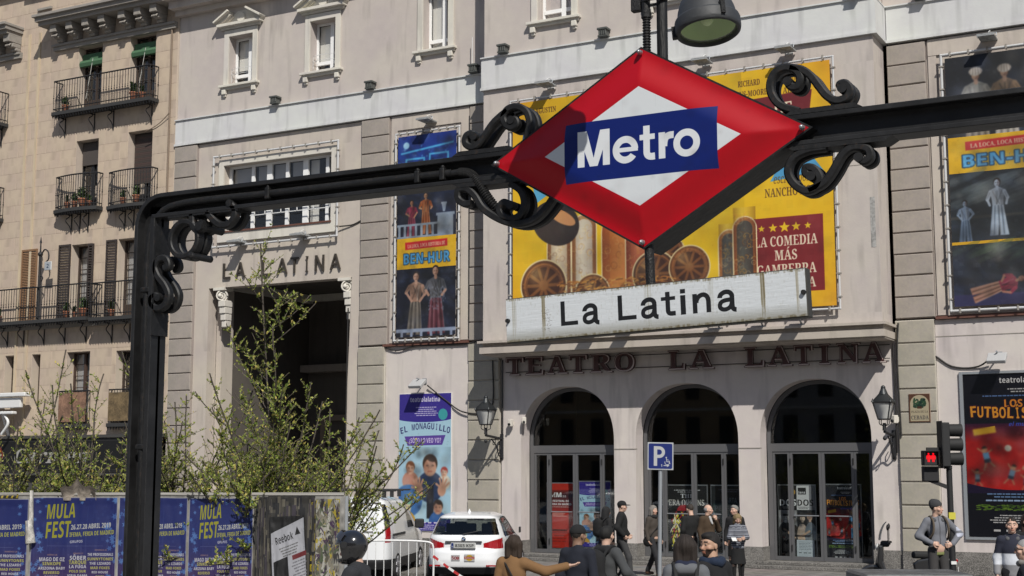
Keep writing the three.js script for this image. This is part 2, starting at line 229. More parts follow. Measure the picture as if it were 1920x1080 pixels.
// portal recess
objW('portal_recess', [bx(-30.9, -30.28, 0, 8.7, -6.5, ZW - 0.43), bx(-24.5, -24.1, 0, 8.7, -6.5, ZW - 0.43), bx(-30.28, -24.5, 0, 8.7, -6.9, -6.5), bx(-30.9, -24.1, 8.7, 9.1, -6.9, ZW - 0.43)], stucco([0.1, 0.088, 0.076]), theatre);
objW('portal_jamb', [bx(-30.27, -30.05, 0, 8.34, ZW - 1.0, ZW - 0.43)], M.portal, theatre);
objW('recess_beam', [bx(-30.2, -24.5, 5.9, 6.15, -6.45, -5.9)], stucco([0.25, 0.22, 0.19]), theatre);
{
  const w = objW('recess_window', [prism(rect(-28.4, -26.7, 6.2, 8.4), 0.1, [HI(-28.25, -27.6, 6.35, 8.25), HI(-27.5, -26.85, 6.35, 8.25)], -6.45)], M.trim, theatre);
  objW('pane', [bx(-28.25, -27.6, 6.35, 8.25, -6.44, -6.42), bx(-27.5, -26.85, 6.35, 8.25, -6.44, -6.42)], mat([0.02, 0.02, 0.025], 0.1), w);
  objW('glazing_bar', [bx(-28.25, -26.85, 7.3, 7.34, -6.41, -6.36), bx(-27.95, -27.91, 6.35, 8.25, -6.4, -6.36), bx(-27.2, -27.16, 6.35, 8.25, -6.4, -6.36)], M.trim, w);
  const w2 = objW('recess_window', [prism(rect(-25.95, -24.62, 6.25, 8.2), 0.08, [HI(-25.7, -24.8, 6.6, 8.05)], -3.1)], M.trim, theatre);
  objW('pane', [bx(-25.7, -24.8, 6.6, 8.05, -3.09, -3.07)], mat([0.015, 0.015, 0.02], 0.1), w2);
  objW('glazing_bar', [bx(-25.27, -25.22, 6.6, 8.05, -3.06, -3.0), bx(-25.7, -24.8, 7.3, 7.35, -3.06, -3.0), ...[0, 1, 2, 3, 4].map((k) => bx(-25.62 + k * 0.17, -25.6 + k * 0.17, 6.6, 6.95, -3.04, -2.98))], M.trim, w2);
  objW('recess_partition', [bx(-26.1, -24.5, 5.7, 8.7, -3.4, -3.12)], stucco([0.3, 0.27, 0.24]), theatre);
}
objW('recess_door', [prism(rect(-29.6, -26.4, 0.02, 4.4), 0.12, [HI(-29.4, -28.1, 0.15, 4.2), HI(-27.9, -26.6, 0.15, 4.2)], -6.45), ...[1.2, 2.2, 3.2].map((y) => bx(-29.4, -26.6, y, y + 0.08, -6.44, -6.36))], mat([0.2, 0.16, 0.12], 0.6), theatre);
objW('recess_moulding', [bx(-30.2, -24.55, 8.45, 8.68, -6.45, -6.2), bx(-30.24, -30.05, 8.4, 8.68, -6.4, ZW - 1.1)], M.trim, theatre);
// scrolled consoles in the corners of the portal
function scrollConsole(x) {
  const sp = []; for (let i = 0; i <= 34; i++) { const a = i * 0.42, r = 0.19 - i * 0.005; sp.push([Math.cos(a) * r, Math.sin(a) * r]); }
  const c = objW('console', [ribbon(sp, 0.045, 0.26, 0, 90).rotateY(0.5).translate(x, 8.08, ZW - 0.1), cyl(0.19, 0.19, 0.2, 20).rotateX(Math.PI / 2).rotateY(0.5).translate(x, 8.08, ZW - 0.12), sph(0.07).translate(x + 0.01, 8.08, ZW + 0.03),
    bx(x - 0.25, x + 0.2, 8.26, 8.35, ZW - 0.42, ZW + 0.06), ...[0, 1, 2, 3].map((k) => rbx(x + 0.02 - 0.09 + k * 0.02, x + 0.2 - k * 0.012, 7.72 - k * 0.22, 7.94 - k * 0.22, ZW - 0.4, ZW + 0.02 - k * 0.04, 0.03))], M.trim, theatre);
  return c;
}
scrollConsole(-24.86); scrollConsole(-29.8);

// ---------------------------------------------------------------- windows of the theatre
function casement(x0, x1, y0, y1, zf, o = {}) {
  const t = 0.19, top = o.top ?? y1 + t;
  const w = objW('window', [prism([[x0 - t, y0 - 0.02], [x1 + t, y0 - 0.02], [x1 + t, top], [x0 - t, top]], 0.06, [HI(x0, x1, y0, y1)], zf + 0.001, 0.006)], M.trim, theatre);
  objW('sill', [rbx(x0 - t - 0.12, x1 + t + 0.1, y0 - 0.1, y0 - 0.02, zf - 0.3, zf + 0.17, 0.012), bx(x0 - t - 0.06, x1 + t + 0.05, y0 - 0.17, y0 - 0.1, zf, zf + 0.09)], M.trim, w);
  for (const s of [x0 - t - 0.02, x1 + t - 0.17]) objW('sill_bracket', [rbx(s, s + 0.16, y0 - 0.33, y0 - 0.17, zf, zf + 0.12, 0.02), rbx(s + 0.02, s + 0.14, y0 - 0.4, y0 - 0.33, zf, zf + 0.07, 0.02)], M.trim, w);
  const zi = zf - 0.36, xm = x0 + (x1 - x0) * 0.62, yt = y0 + 0.28, f = 0.06;
  objW('frame', [bx(x0, x0 + f, y0, y1, zi - 0.04, zi + 0.03), bx(x1 - f, x1, y0, y1, zi - 0.04, zi + 0.03), bx(x0 + f, x1 - f, y1 - f, y1, zi - 0.04, zi + 0.03), bx(x0 + f, x1 - f, y0, y0 + f, zi - 0.04, zi + 0.03), bx(xm - 0.07, xm + 0.07, y0 + f, y1 - f, zi - 0.04, zi + 0.045), bx(x0 + f, xm - 0.07, yt, yt + 0.11, zi - 0.04, zi + 0.05), bx(xm + 0.07, x1 - f, yt, yt + 0.11, zi - 0.04, zi + 0.05)], M.pvc, w);
  for (const [a, b] of [[x0 + f, xm - 0.07], [xm + 0.07, x1 - f]]) { objW('pane', [bx(a, b, yt + 0.11, y1 - f, zi - 0.012, zi - 0.006)], M.glass, w); objW('pane', [bx(a, b, y0 + f, yt, zi - 0.012, zi - 0.006)], M.glass, w); }
  objW('roller_blind', [bx(x0 + f, xm - 0.07, y0 + (y1 - y0) * (o.blind ?? 0.34), y1 - f, zi - 0.1, zi - 0.09)], M.curtain, w);
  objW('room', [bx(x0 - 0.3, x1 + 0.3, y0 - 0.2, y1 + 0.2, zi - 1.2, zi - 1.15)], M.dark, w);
  if (o.rail) objW('window_rail', [tube([[x0 + 0.06, yt + 0.24, zi + 0.02], [x0 + 0.07, yt + 0.24, zi + 0.3], [x1 - 0.07, yt + 0.24, zi + 0.3], [x1 - 0.06, yt + 0.24, zi + 0.02]], 0.008, 5), tube([[x0 + 0.06, yt + 0.06, zi + 0.02], [x0 + 0.07, yt + 0.06, zi + 0.3], [x1 - 0.07, yt + 0.06, zi + 0.3], [x1 - 0.06, yt + 0.06, zi + 0.02]], 0.008, 5), bar([x0 + 0.07, yt - 0.2, zi + 0.3], [x0 + 0.07, yt + 0.24, zi + 0.3], 0.008)], M.whitePaint, w);
  if (o.ped) {
    const c = (x0 + x1) / 2, y = o.ped, hw = (x1 - x0) / 2 + 0.42, L = hw * 0.72;
    const rake = (s) => { const a = 0.52, g = [rbx(-0.04, L, 0, 0.07, 0, 0.34, 0.012), bx(-0.02, L - 0.02, -0.09, 0, 0, 0.2), bx(0, L - 0.04, -0.15, -0.09, 0, 0.1)].map((q) => q.rotateZ(a)); const m = merge(g); if (s < 0) { m.scale(-1, 1, 1); const p = m.attributes.position, n = m.attributes.normal; for (let i = 0; i < p.count; i += 3) for (const at of [p, n, m.attributes.uv]) { const sz = at.itemSize; for (let k = 0; k < sz; k++) { const q = at.array[(i + 1) * sz + k]; at.array[(i + 1) * sz + k] = at.array[(i + 2) * sz + k]; at.array[(i + 2) * sz + k] = q; } } } return m.translate(c - s * hw, y + 0.12, zf); };
    objW('pediment', [rake(1), rake(-1), rbx(c - hw + 0.02, c + hw - 0.02, y - 0.02, y + 0.08, zf, zf + 0.24, 0.012), bx(c - hw + 0.1, c + hw - 0.1, y - 0.1, y - 0.02, zf, zf + 0.1), prism([[c - hw + 0.12, y + 0.08], [c + hw - 0.12, y + 0.08], [c + 0.16, y + 0.5], [c - 0.16, y + 0.5]], 0.03, [], zf), cyl(0.2, 0.16, 0.1, 16).rotateX(Math.PI / 2).translate(c, y + 0.26, zf + 0.03)], M.trim, w);
  }
  return w;
}
casement(-29.68, -28.68, 15.09, 16.72, ZW, { ped: 17.06, rail: 1, top: 16.94 }); casement(-26.36, -25.36, 15.06, 16.72, ZW, { ped: 17.06, rail: 1, top: 16.94, blind: 0.22 });
casement(-22.1, -21.2, 15.15, 17.25, ZW, { blind: 0.1 }); casement(-17.62, -16.55, 15.06, 17.2, 0, { blind: 0.05 }); casement(-14.02, -13.0, 15.06, 17.2, 0); casement(-10.6, -9.6, 15.06, 17.2, 0);
// broad window over the portal letters
{
  const x0 = -29.74, x1 = -25.42, y0 = 10.18, y1 = 12.36, zi = ZW - 0.3;
  const w = objW('broad_window', [prism(rect(x0 - 0.2, x1 + 0.2, y0 - 0.36, y1 + 0.2), 0.07, [HI(x0, x1, y0, y1)], ZW + 0.001, 0.006)], M.trim, theatre);
  objW('sill', [bx(x0 - 0.05, x1 + 0.03, y0 - 0.05, y0, ZW - 0.3, ZW + 0.11)], M.redBrown, w);
  const xs = [x0, -28.75, -28.08, -27.36, -26.63, -25.78, x1];
  objW('frame', [bx(x0, x1, y1 - 0.07, y1, zi, zi + 0.06), bx(x0, x1, y0, y0 + 0.06, zi, zi + 0.06), ...xs.map((x, i) => bx(x - (i % 2 ? 0.06 : 0.1), x + (i % 2 ? 0.06 : 0.1), y0 + 0.06, y1 - 0.07, zi - 0.004, zi + 0.07))], M.pvc, w);
  for (let i = 0; i < 6; i++) {
    objW('pane', [bx(xs[i] + 0.11, xs[i + 1] - 0.11, y0 + 0.06, y1 - 0.07, zi + 0.014, zi + 0.02)], M.glass, w);
    if (i !== 4) objW('roller_blind', [bx(xs[i] + 0.11, xs[i + 1] - 0.11, y0 + [1.3, 1.15, 1.25, 1.2, 0, 1.6][i], y1 - 0.07, zi - 0.1, zi - 0.09)], mat([0.3, 0.3, 0.3], 0.9), w);
  }
  objW('curtain', [bx(xs[4] + 0.08, xs[4] + 0.4, y0 + 0.06, y1 - 0.07, zi - 0.14, zi - 0.12)], M.curtain, w);
  objW('window_rail', [...[0.46, 0.74, 1.0].map((h) => bx(x0 + 0.02, x1 - 0.02, y0 + h - 0.012, y0 + h + 0.012, ZW - 0.1, ZW - 0.075)), ...[0, 1, 2, 3, 4, 5, 6].map((k) => bx(x0 + 0.35 + k * 0.64, x0 + 0.375 + k * 0.64, y0 + 0.46, y0 + 1.0, ZW - 0.072, ZW - 0.05))], M.whitePaint, w);
}
// pipe frame for a banner round the broad window
function pipeFrame(name, x0, x1, y0, y1, z, parent, r = 0.035, hooks = 9) {
  const f = objW(name, [bar([x0, y0, z], [x1, y0, z], r, 8), bar([x0, y1, z], [x1, y1, z], r, 8), bar([x0, y0, z], [x0, y1, z], r, 8), bar([x1, y0, z], [x1, y1, z], r, 8), ...[[x0, y0], [x1, y0], [x0, y1], [x1, y1]].map(([x, y]) => sph(r * 1.15, 8, 6).translate(x, y, z))], M.pipe, parent);
  const hs = []; for (let i = 0; i <= hooks; i++) for (const y of [y0, y1]) hs.push(bx(x0 + (x1 - x0) * (i + 0.5) / (hooks + 1) - 0.02, x0 + (x1 - x0) * (i + 0.5) / (hooks + 1) + 0.02, y - 0.06, y + 0.06, z - 0.05, z + 0.045));
  const nv = Math.max(3, Math.round((y1 - y0) / 0.6)); for (let i = 0; i < nv; i++) for (const x of [x0, x1]) hs.push(bx(x - 0.055, x + 0.055, y0 + (y1 - y0) * (i + 0.5) / nv - 0.018, y0 + (y1 - y0) * (i + 0.5) / nv + 0.018, z - 0.05, z + 0.045));
  objW('clamp', hs, M.greyStone, f).userData.kind = 'stuff'; return f;
}
{ const t = thing('pipe_rack', 'empty white pipe frame fixed around the broad window over the portal', 'frame', [-27.6, 9.6, ZW]); pipeFrame('pipe', -30.08, -25.1, 9.66, 12.66, ZW + 0.16, t); }
// lettering on the portal and on the arcade
const fontSerif = await new FontLoader().loadAsync('fonts/droid/droid_serif_bold.typeface.json');
const fontSlim = await new FontLoader().loadAsync('fonts/droid/droid_sans_regular.typeface.json');
const fontBold = await new FontLoader().loadAsync('fonts/droid/droid_sans_bold.typeface.json');
function letterGeo(font, ch, w, h, d, bevel = 0) {
  const g = new TextGeometry(ch, { font, size: 1, depth: d, curveSegments: 6, bevelEnabled: false }); g.computeBoundingBox(); const b = g.boundingBox;
  g.translate(-b.min.x, -b.min.y, 0); g.scale(w / (b.max.x - b.min.x), h / (b.max.y - b.min.y), 1); return g;
}
{
  const s = thing('letter_sign', 'thin bronze letters spelling LA LATINA over the dark portal', 'lettering', [-27.3, 8.6, ZW]);
  [['L', -29.66, -29.36], ['A', -29.14, -28.76], ['L', -28.08, -27.74], ['A', -27.47, -27.06], ['T', -26.94, -26.63], ['I', -26.34, -26.26], ['N', -25.98, -25.64], ['A', -25.41, -25.01]].forEach(([c, a, b]) => objW('letter', [letterGeo(fontSlim, c, b - a, 0.5, 0.05).translate(a, 8.62, ZW + 0.03)], M.bronze, s));
  const t = thing('letter_sign', 'large maroon slab letters spelling TEATRO LA LATINA above the three arches', 'lettering', [-13.8, 5.1, ZW]);
  [['T', -19.14, -18.56], ['E', -18.51, -17.93], ['A', -17.83, -17.18], ['T', -17.14, -16.57], ['R', -16.49, -15.81], ['O', -15.76, -15.15], ['L', -14.18, -13.69], ['A', -13.59, -12.88], ['L', -12.05, -11.5], ['A', -11.43, -10.76], ['T', -10.72, -10.22], ['I', -10.07, -9.78], ['N', -9.61, -9.01], ['A', -8.98, -8.37]].forEach(([c, a, b]) => {
    const l = objW('letter', [letterGeo(fontSerif, c, b - a, 0.53, 0.1).translate(a, 5.13, ZW + 0.08)], M.letterMaroon, t);
    objW('letter_face', [letterGeo(fontSerif, c, (b - a) * 0.86, 0.45, 0.012).translate(a + (b - a) * 0.07, 5.17, ZW + 0.182)], mat([0.05, 0.015, 0.013], 0.5), l);
    objW('letter_edge', [letterGeo(fontSerif, c, (b - a) * 0.96, 0.5, 0.006).translate(a + (b - a) * 0.035, 5.135, ZW + 0.18)], mat([0.42, 0.35, 0.33], 0.5), l);
  });
  objW('rail', [bar([-19.2, 5.24, ZW + 0.05], [-8.3, 5.24, ZW + 0.05], 0.012), bar([-19.2, 5.58, ZW + 0.05], [-8.3, 5.58, ZW + 0.05], 0.012)], M.cable, t);
}
// ---------------------------------------------------------------- glazed doors in the arches
const ZD = ZW - 0.56;
ARCH.forEach(([a, b, top], i) => {
  const c0 = a + 0.02, c1 = b - 0.02, d = objW('glazed_doors', [bx(c0, c0 + 0.13, 0.17, 3.17, ZD - 0.06, ZD + 0.05), bx(c1 - 0.13, c1, 0.17, 3.17, ZD - 0.06, ZD + 0.05), bx(c0 + 0.13, c1 - 0.13, 2.96, 3.17, ZD - 0.06, ZD + 0.05)], M.alu, theatre);
  const xs = [c0 + 0.13, a + 0.6, (a + b) / 2, b - 0.6, c1 - 0.13];
  const bays = [[xs[0], xs[1]], [xs[1], xs[2]], [xs[2], xs[3]], [xs[3], xs[4]]];
  bays.forEach(([l, r], k) => {
    const door = k === 1 || k === 2, f = door ? 0.075 : 0.055;
    objW(door ? 'door_leaf' : 'side_light', [bx(l + 0.003, l + f, 0.18, 2.955, ZD - 0.03, ZD + 0.03), bx(r - f, r - 0.003, 0.18, 2.955, ZD - 0.03, ZD + 0.03), bx(l + f, r - f, 0.18, 0.28, ZD - 0.03, ZD + 0.03), bx(l + f, r - f, 2.9, 2.955, ZD - 0.03, ZD + 0.03)], M.alu, d);
    objW('pane', [bx(l + f, r - f, 0.28, 2.9, ZD - 0.005, ZD + 0.003)], M.doorGlass, d);
    if (door) objW('door_handle', [bar([l + f + 0.02, 1.32, ZD + 0.07], [r - f - 0.02, 1.32, ZD + 0.07], 0.016, 8), bar([l + f + 0.03, 1.32, ZD + 0.02], [l + f + 0.03, 1.32, ZD + 0.07], 0.012), bar([r - f - 0.03, 1.32, ZD + 0.02], [r - f - 0.03, 1.32, ZD + 0.07], 0.012)], M.steel, d);
    if (door) for (const hy of [0.5, 2.7]) objW('hinge', [cyl(0.018, 0.018, 0.16, 8).translate(k === 1 ? l + 0.02 : r - 0.02, hy, ZD + 0.045)], M.black, d);
  });
  objW('fanlight', [prism([...archPath(a + 0.01, b - 0.01, top - 0.01, 3.18)], 0.012, [], ZD - 0.01)], M.doorGlass, d);
  objW('fanlight_arch', [prism(archPath(a + 0.01, b - 0.01, top - 0.01, 3.0), 0.07, [archPath(a + 0.1, b - 0.1, top - 0.1, 3.05)], ZD - 0.03)], M.alu, d);
});

// the far side of the square, behind the viewpoint: only its light and its reflections reach the picture
for (const [i, [x0, x1, h]] of [[-70, -36, 17], [-35.6, -8, 19], [-7.6, 22, 16], [22.4, 60, 18]].entries()) {
  const o = thing('square_house', ['ochre', 'grey', 'pink', 'cream'][i] + ' house on the far side of the square, behind the viewpoint', 'building', [(x0 + x1) / 2, 0, 78]), win = [], ledge = [];
  for (let f = 0; f < Math.floor(h / 3.6); f++) { for (let x = x0 + 1.6; x < x1 - 1.6; x += 2.9) win.push(bx(x - 0.6, x + 0.6, 1 + f * 3.6, 3.2 + f * 3.6, 71.96, 71.99)); ledge.push(bx(x0, x1, 3.7 + f * 3.6, 3.9 + f * 3.6, 71.8, 71.99)); }
  objW('wall', [bx(x0, x1, 0, h, 72, 84)], stucco([[0.4, 0.28, 0.16], [0.34, 0.32, 0.3], [0.42, 0.31, 0.27], [0.45, 0.4, 0.32]][i]), o); objW('windows', win, M.dark, o); o.children[1].userData.kind = 'stuff'; objW('ledges', ledge, M.trim, o); o.children[2].userData.kind = 'stuff';
}

// ================================================================ LEFT BUILDING: tan stone front with iron balconies
const ZL = -1.0;
const house = thing('apartment_building', 'tan stone-faced apartment building with iron balconies and a bracketed cornice, left of the theatre', 'building', [-38, 0, ZL]);
const OPEN = [   // x0, x1, y0, y1
  [-36.5, -35.36, 15.02, 17.36], [-34.05, -32.88, 15.02, 17.4], [-36.44, -35.38, 11.5, 13.94], [-34.0, -32.9, 11.4, 13.98],
  [-36.45, -35.5, 7.66, 10.24], [-34.28, -33.3, 7.62, 10.28], [-39.5, -38.96, 4.6, 6.49], [-38.17, -37.76, 4.6, 6.49], [-36.48, -35.4, 4.0, 6.5], [-34.2, -33.1, 4.0, 6.46],
  [-42.3, -41.2, 15.02, 17.36], [-42.3, -41.2, 11.5, 13.94], [-42.4, -41.3, 7.66, 10.24]];
objW('wall', [prism(rect(-46, -31.87, 3.55, 19.8), 0.5, OPEN.map((o) => rect(...o)), ZL - 0.506)], M.tanBack, house);
{ // ashlar courses, each stone by itself
  const H = 0.592, shared = new Map(); let row = 0;
  for (let y = 3.62; y < 19.7; y += H, row++) {
    const y1 = Math.min(y + H, 19.8); let x = -41.4 - (row % 2 ? 0.7 : 0) - rr(0, 0.2);
    while (x < -31.9) {
      const L = 1.42, a = x, b = Math.min(x + L, -31.89); x += L;
      let segs = [[a, b, y, y1]];
      for (const o of OPEN) segs = segs.flatMap(([p, q, r, s]) => {
        if (q <= o[0] || p >= o[1] || s <= o[2] || r >= o[3]) return [[p, q, r, s]];
        const out = []; if (p < o[0]) out.push([p, o[0], r, s]); if (q > o[1]) out.push([o[1], q, r, s]);
        const p2 = Math.max(p, o[0]), q2 = Math.min(q, o[1]); if (r < o[2]) out.push([p2, q2, r, o[2]]); if (s > o[3]) out.push([p2, q2, o[3], s]); return out;
      });
      for (const [p, q, r, s] of segs) {
        if (q - p < 0.05 || s - r < 0.04) continue; const w = Math.round((q - p) * 50) / 50, h = Math.round((s - r) * 50) / 50, key = w + '_' + h;
        if (!shared.has(key)) shared.set(key, blockGeo(w - 0.012, h - 0.012, 0.022, 0.003));
        put('stone_block', shared.get(key), M.tan[Math.floor(R0() * 4)], house, (p + q) / 2, (r + s) / 2, ZL - 0.02 + rr(-0.001, 0.001));
      }
    }
  }
}
objW('pilaster_edge', [bx(-39.02, -38.92, 3.6, 18.2, ZL, ZL + 0.035), bx(-38.5, -38.4, 3.6, 18.2, ZL, ZL + 0.035)], M.tanLine, house);
objW('string_course', [bx(-46, -31.9, 7.36, 7.5, ZL - 0.01, ZL + 0.14), bx(-46, -31.9, 7.5, 7.55, ZL - 0.01, ZL + 0.19)], M.greyStone, house);
objW('roof', [bx(-46, -31.9, 19.8, 20, -14, ZL + 0.2)], M.redBrown, house);
objW('back_wall', [bx(-46, -31.9, 0, 19.8, -14, -13.7), bx(-46, -45.6, 0, 19.8, -13.7, ZL - 0.53), bx(-45.6, -32, 0, 19.7, -4, -3.8)], M.tanBack, house);
function cornice(x0, x1, mods) {
  const c = objW('cornice', [rbx(x0, x1, 18.42, 18.52, ZL, ZL + 0.92, 0.015), bx(x0 + 0.06, x1 - 0.04, 18.28, 18.42, ZL, ZL + 0.82), bx(x0 + 0.12, x1 - 0.1, 18.15, 18.28, ZL, ZL + 0.7), bx(x0 + 0.3, x1 - 0.02, 17.36, 17.5, ZL, ZL + 0.12), bx(x0 + 0.26, x1 - 0.02, 17.5, 17.58, ZL, ZL + 0.18)], M.greyStone, house);
  const g = merge([rbx(-0.15, 0.15, 0.28, 0.55, 0, 0.6, 0.02), rbx(-0.14, 0.14, 0.1, 0.3, 0, 0.42, 0.05), rbx(-0.14, 0.14, 0, 0.14, 0, 0.26, 0.05), ...[-0.09, -0.03, 0.03, 0.09].map((x) => cyl(0.03, 0.03, 0.3, 8).rotateZ(0).rotateX(-0.75).translate(x, 0.24, 0.44))]);
  for (const x of mods) put('modillion', g, M.greyStone, c, x, 17.6, ZL);
  return c;
}
cornice(-37.95, -31.9, [-37.22, -36.45, -35.68, -34.92, -33.98, -33.25, -32.53]);
cornice(-46, -39.3, [-39.55, -40.35, -41.2, -42.05, -42.9]);
objW('lintel_moulding', [bx(-38.6, -37.9, 19.02, 19.1, ZL, ZL + 0.08), bx(-39.2, -37.2, 19.62, 19.78, ZL, ZL + 0.2)], M.greyStone, house);
// french windows and shutters
function french(x0, x1, y0, y1, o = {}) {
  const zi = ZL - 0.4, xm = (x0 + x1) / 2, f = 0.055;
  const w = objW('window', [bx(x0, x0 + f, y0, y1, zi, zi + 0.07), bx(x1 - f, x1, y0, y1, zi, zi + 0.07), bx(x0 + f, x1 - f, y1 - f, y1, zi, zi + 0.07), bx(xm - 0.05, xm + 0.05, y0, y1 - f, zi, zi + 0.08), bx(x0 + f, xm - 0.05, y0, y0 + 0.45, zi, zi + 0.06), bx(xm + 0.05, x1 - f, y0, y0 + 0.45, zi, zi + 0.06), ...[0.36, 0.52, 0.68, 0.84].map((k) => bx(x0 + f, x1 - f, y0 + (y1 - y0) * k - 0.012, y0 + (y1 - y0) * k + 0.012, zi + 0.01, zi + 0.05))], o.mat ?? M.wood, house);
  for (const [a, b] of [[x0 + f, xm - 0.05], [xm + 0.05, x1 - f]]) objW('pane', [bx(a, b, y0 + 0.45, y1 - f, zi + 0.02, zi + 0.026)], M.glass, w);
  if (o.curtain) objW('curtain', [bx(x0 + f, xm - 0.03, y0 + 0.3, y1 - f, zi - 0.1, zi - 0.08), bx(xm + 0.03, x1 - f, y0 + 0.3, y1 - f, zi - 0.1, zi - 0.08)], mat([0.28, 0.28, 0.28], 0.9), w);
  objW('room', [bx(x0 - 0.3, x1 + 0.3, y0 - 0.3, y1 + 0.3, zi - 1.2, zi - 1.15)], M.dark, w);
  return w;
}
function slats(name, x0, x1, y0, y1, z, m, parent, n) { const s = objW(name, [bx(x0, x0 + 0.05, y0, y1, z - 0.02, z + 0.025), bx(x1 - 0.05, x1, y0, y1, z - 0.02, z + 0.025), bx(x0 + 0.05, x1 - 0.05, y1 - 0.07, y1, z - 0.02, z + 0.025), bx(x0 + 0.05, x1 - 0.05, y0, y0 + 0.09, z - 0.02, z + 0.025)], m, parent); const g = new THREE.BoxGeometry(x1 - x0 - 0.1, 0.05, 0.008).rotateX(-0.6); for (let i = 0; i < n; i++) put('slat', g, m, s, (x0 + x1) / 2, y0 + 0.12 + (y1 - y0 - 0.22) * (i + 0.5) / n, z); return s; }
french(-36.5, -35.36, 15.02, 17.36); french(-34.05, -32.88, 15.02, 17.4);
french(-36.44, -35.38, 11.5, 13.94, { mat: M.black }); french(-42.3, -41.2, 15.02, 17.36); french(-42.3, -41.2, 11.5, 13.94); french(-42.4, -41.3, 7.66, 10.24);
objW('shutter_box', [bx(-36.38, -35.44, 13.1, 13.9, ZL - 0.32, ZL - 0.26)], mat([0.06, 0.05, 0.045], 0.8), house);
{ const w = french(-34.0, -32.9, 11.4, 13.98, { mat: M.black }); const g = new THREE.BoxGeometry(1.0, 0.056, 0.012); const b = objW('roller_shutter', [bx(-33.97, -32.93, 12.2, 13.95, ZL - 0.31, ZL - 0.3)], M.shutter, house); for (let i = 0; i < 28; i++) put('slat', g, mat([0.045 + 0.006 * (i % 3), 0.035, 0.03], 0.7), b, -33.45, 12.23 + i * 0.061, ZL - 0.295); }
french(-36.45, -35.5, 7.66, 10.24, { curtain: 1 }); french(-34.28, -33.3, 7.62, 10.28, { curtain: 1 });
slats('shutter', -37.02, -36.46, 7.68, 10.28, ZL + 0.05, M.shutter, house, 26); slats('shutter', -35.62, -35.36, 7.68, 10.22, ZL + 0.05, M.shutter, house, 26);
slats('shutter', -34.78, -34.3, 7.68, 10.28, ZL + 0.05, M.shutter, house, 26); slats('shutter', -33.28, -32.8, 7.68, 10.28, ZL + 0.05, M.shutter, house, 26);
slats('shutter', -38.86, -38.1, 7.66, 10.25, ZL + 0.02, M.blind, house, 40);
french(-39.5, -38.96, 4.6, 6.49); french(-38.17, -37.76, 4.6, 6.49); french(-36.48, -35.4, 4.0, 6.5, { curtain: 1, mat: mat([0.06, 0.035, 0.025], 0.7) }); french(-34.2, -33.1, 4.0, 6.46);
// green awnings rolled over the top windows
for (const [a, b, y] of [[-36.48, -35.38, 16.98], [-34.03, -32.9, 17.0]]) {
  const w = objW('roll_blind', [prism([[0, 0], [0.1, 0.02], [0.13, 0.14], [0.07, 0.24], [0, 0.26]].map(([z, y2]) => [z, y2]), b - a, [], 0, 0.01).rotateY(-Math.PI / 2).translate(b, y - 0.35, ZL - 0.14), bx(a, b, y - 0.1, y + 0.14, ZL - 0.2, ZL - 0.17)], M.greenCloth, house);
  objW('cord', [bar([(a + b) / 2 + 0.1, y - 0.1, ZL - 0.02], [(a + b) / 2 - 0.25, y - 1.5, ZL - 0.1], 0.01)], M.curtain, w);
}
// iron balconies
const balGeo = merge([new THREE.CylinderGeometry(0.011, 0.011, 1, 6).translate(0, 0.5, 0), sph(0.026, 6, 5).translate(0, 0.45, 0), sph(0.02, 6, 5).translate(0, 0.52, 0)]);
function balcony(x0, x1, yf, h, d, brackets, o = {}) {
  const z1 = ZL + d, pts = o.round ? null : [[x0, ZL + 0.02], [x0, z1], [x1, z1], [x1, ZL + 0.02]];
  const edge = []; // walk along the rail
  const line = (a, b) => { const L = Math.hypot(b[0] - a[0], b[1] - a[1]), n = Math.max(1, Math.round(L / 0.125)); for (let i = 0; i < n; i++) edge.push([a[0] + (b[0] - a[0]) * i / n, a[1] + (b[1] - a[1]) * i / n]); };
  const P = pts ?? (() => { const q = [[x0, ZL + 0.02], [x0, z1 - 0.15]]; for (let i = 1; i < 6; i++) { const t = i / 6; q.push([x0 + (x1 - x0) * t, z1 - 0.15 + 0.15 * Math.sin(Math.PI * t)]); } q.push([x1, z1 - 0.15], [x1, ZL + 0.02]); return q; })();
  for (let i = 0; i + 1 < P.length; i++) line(P[i], P[i + 1]); edge.push(P[P.length - 1]);
  const slab = new THREE.Shape(P.map(([x, z]) => new THREE.Vector2(x + Math.sign(x - (x0 + x1) / 2) * 0.04, -(z + (z > ZL + 0.1 ? 0.05 : -0.02)))));
  const b = objW('balcony', [new THREE.ExtrudeGeometry(slab, { depth: 0.12, bevelEnabled: false }).rotateX(-Math.PI / 2).translate(0, yf - 0.14, 0)], mat([0.03, 0.03, 0.03], 0.8), house);
  objW('valance', edge.filter(([, z]) => z > ZL + 0.04).map(([x, z]) => new THREE.ConeGeometry(0.05, 0.13, 5).rotateX(Math.PI).translate(x, yf - 0.2, z)), M.iron, b);
  for (const yy of [h, 0.09]) objW('rail', [...P.slice(1).map((q, i) => bar([P[i][0], yf + yy, P[i][1]], [q[0], yf + yy, q[1]], yy > 0.5 ? 0.026 : 0.018))], M.iron, b);
  for (const [x, z] of edge) { const m = put('baluster', balGeo, M.iron, b, x, yf, z); m.scale.y = h; }
  for (const x of brackets) objW('bracket', [tube([[x, yf - 0.16, z1 - 0.05], [x, yf - 0.24, z1 - 0.3], [x, yf - 0.42, ZL + 0.3], [x, yf - 0.62, ZL + 0.1], [x, yf - 0.8, ZL + 0.03]], 0.018, 6), bar([x, yf - 0.15, ZL + 0.02], [x, yf - 0.85, ZL + 0.02], 0.02), bar([x, yf - 0.2, ZL + 0.02], [x, yf - 0.2, z1 - 0.1], 0.02)], M.iron, b);
  return b;
}
balcony(-37.2, -32.7, 15.0, 1.1, 0.42, [-37.0, -35.6, -34.7, -32.95]);
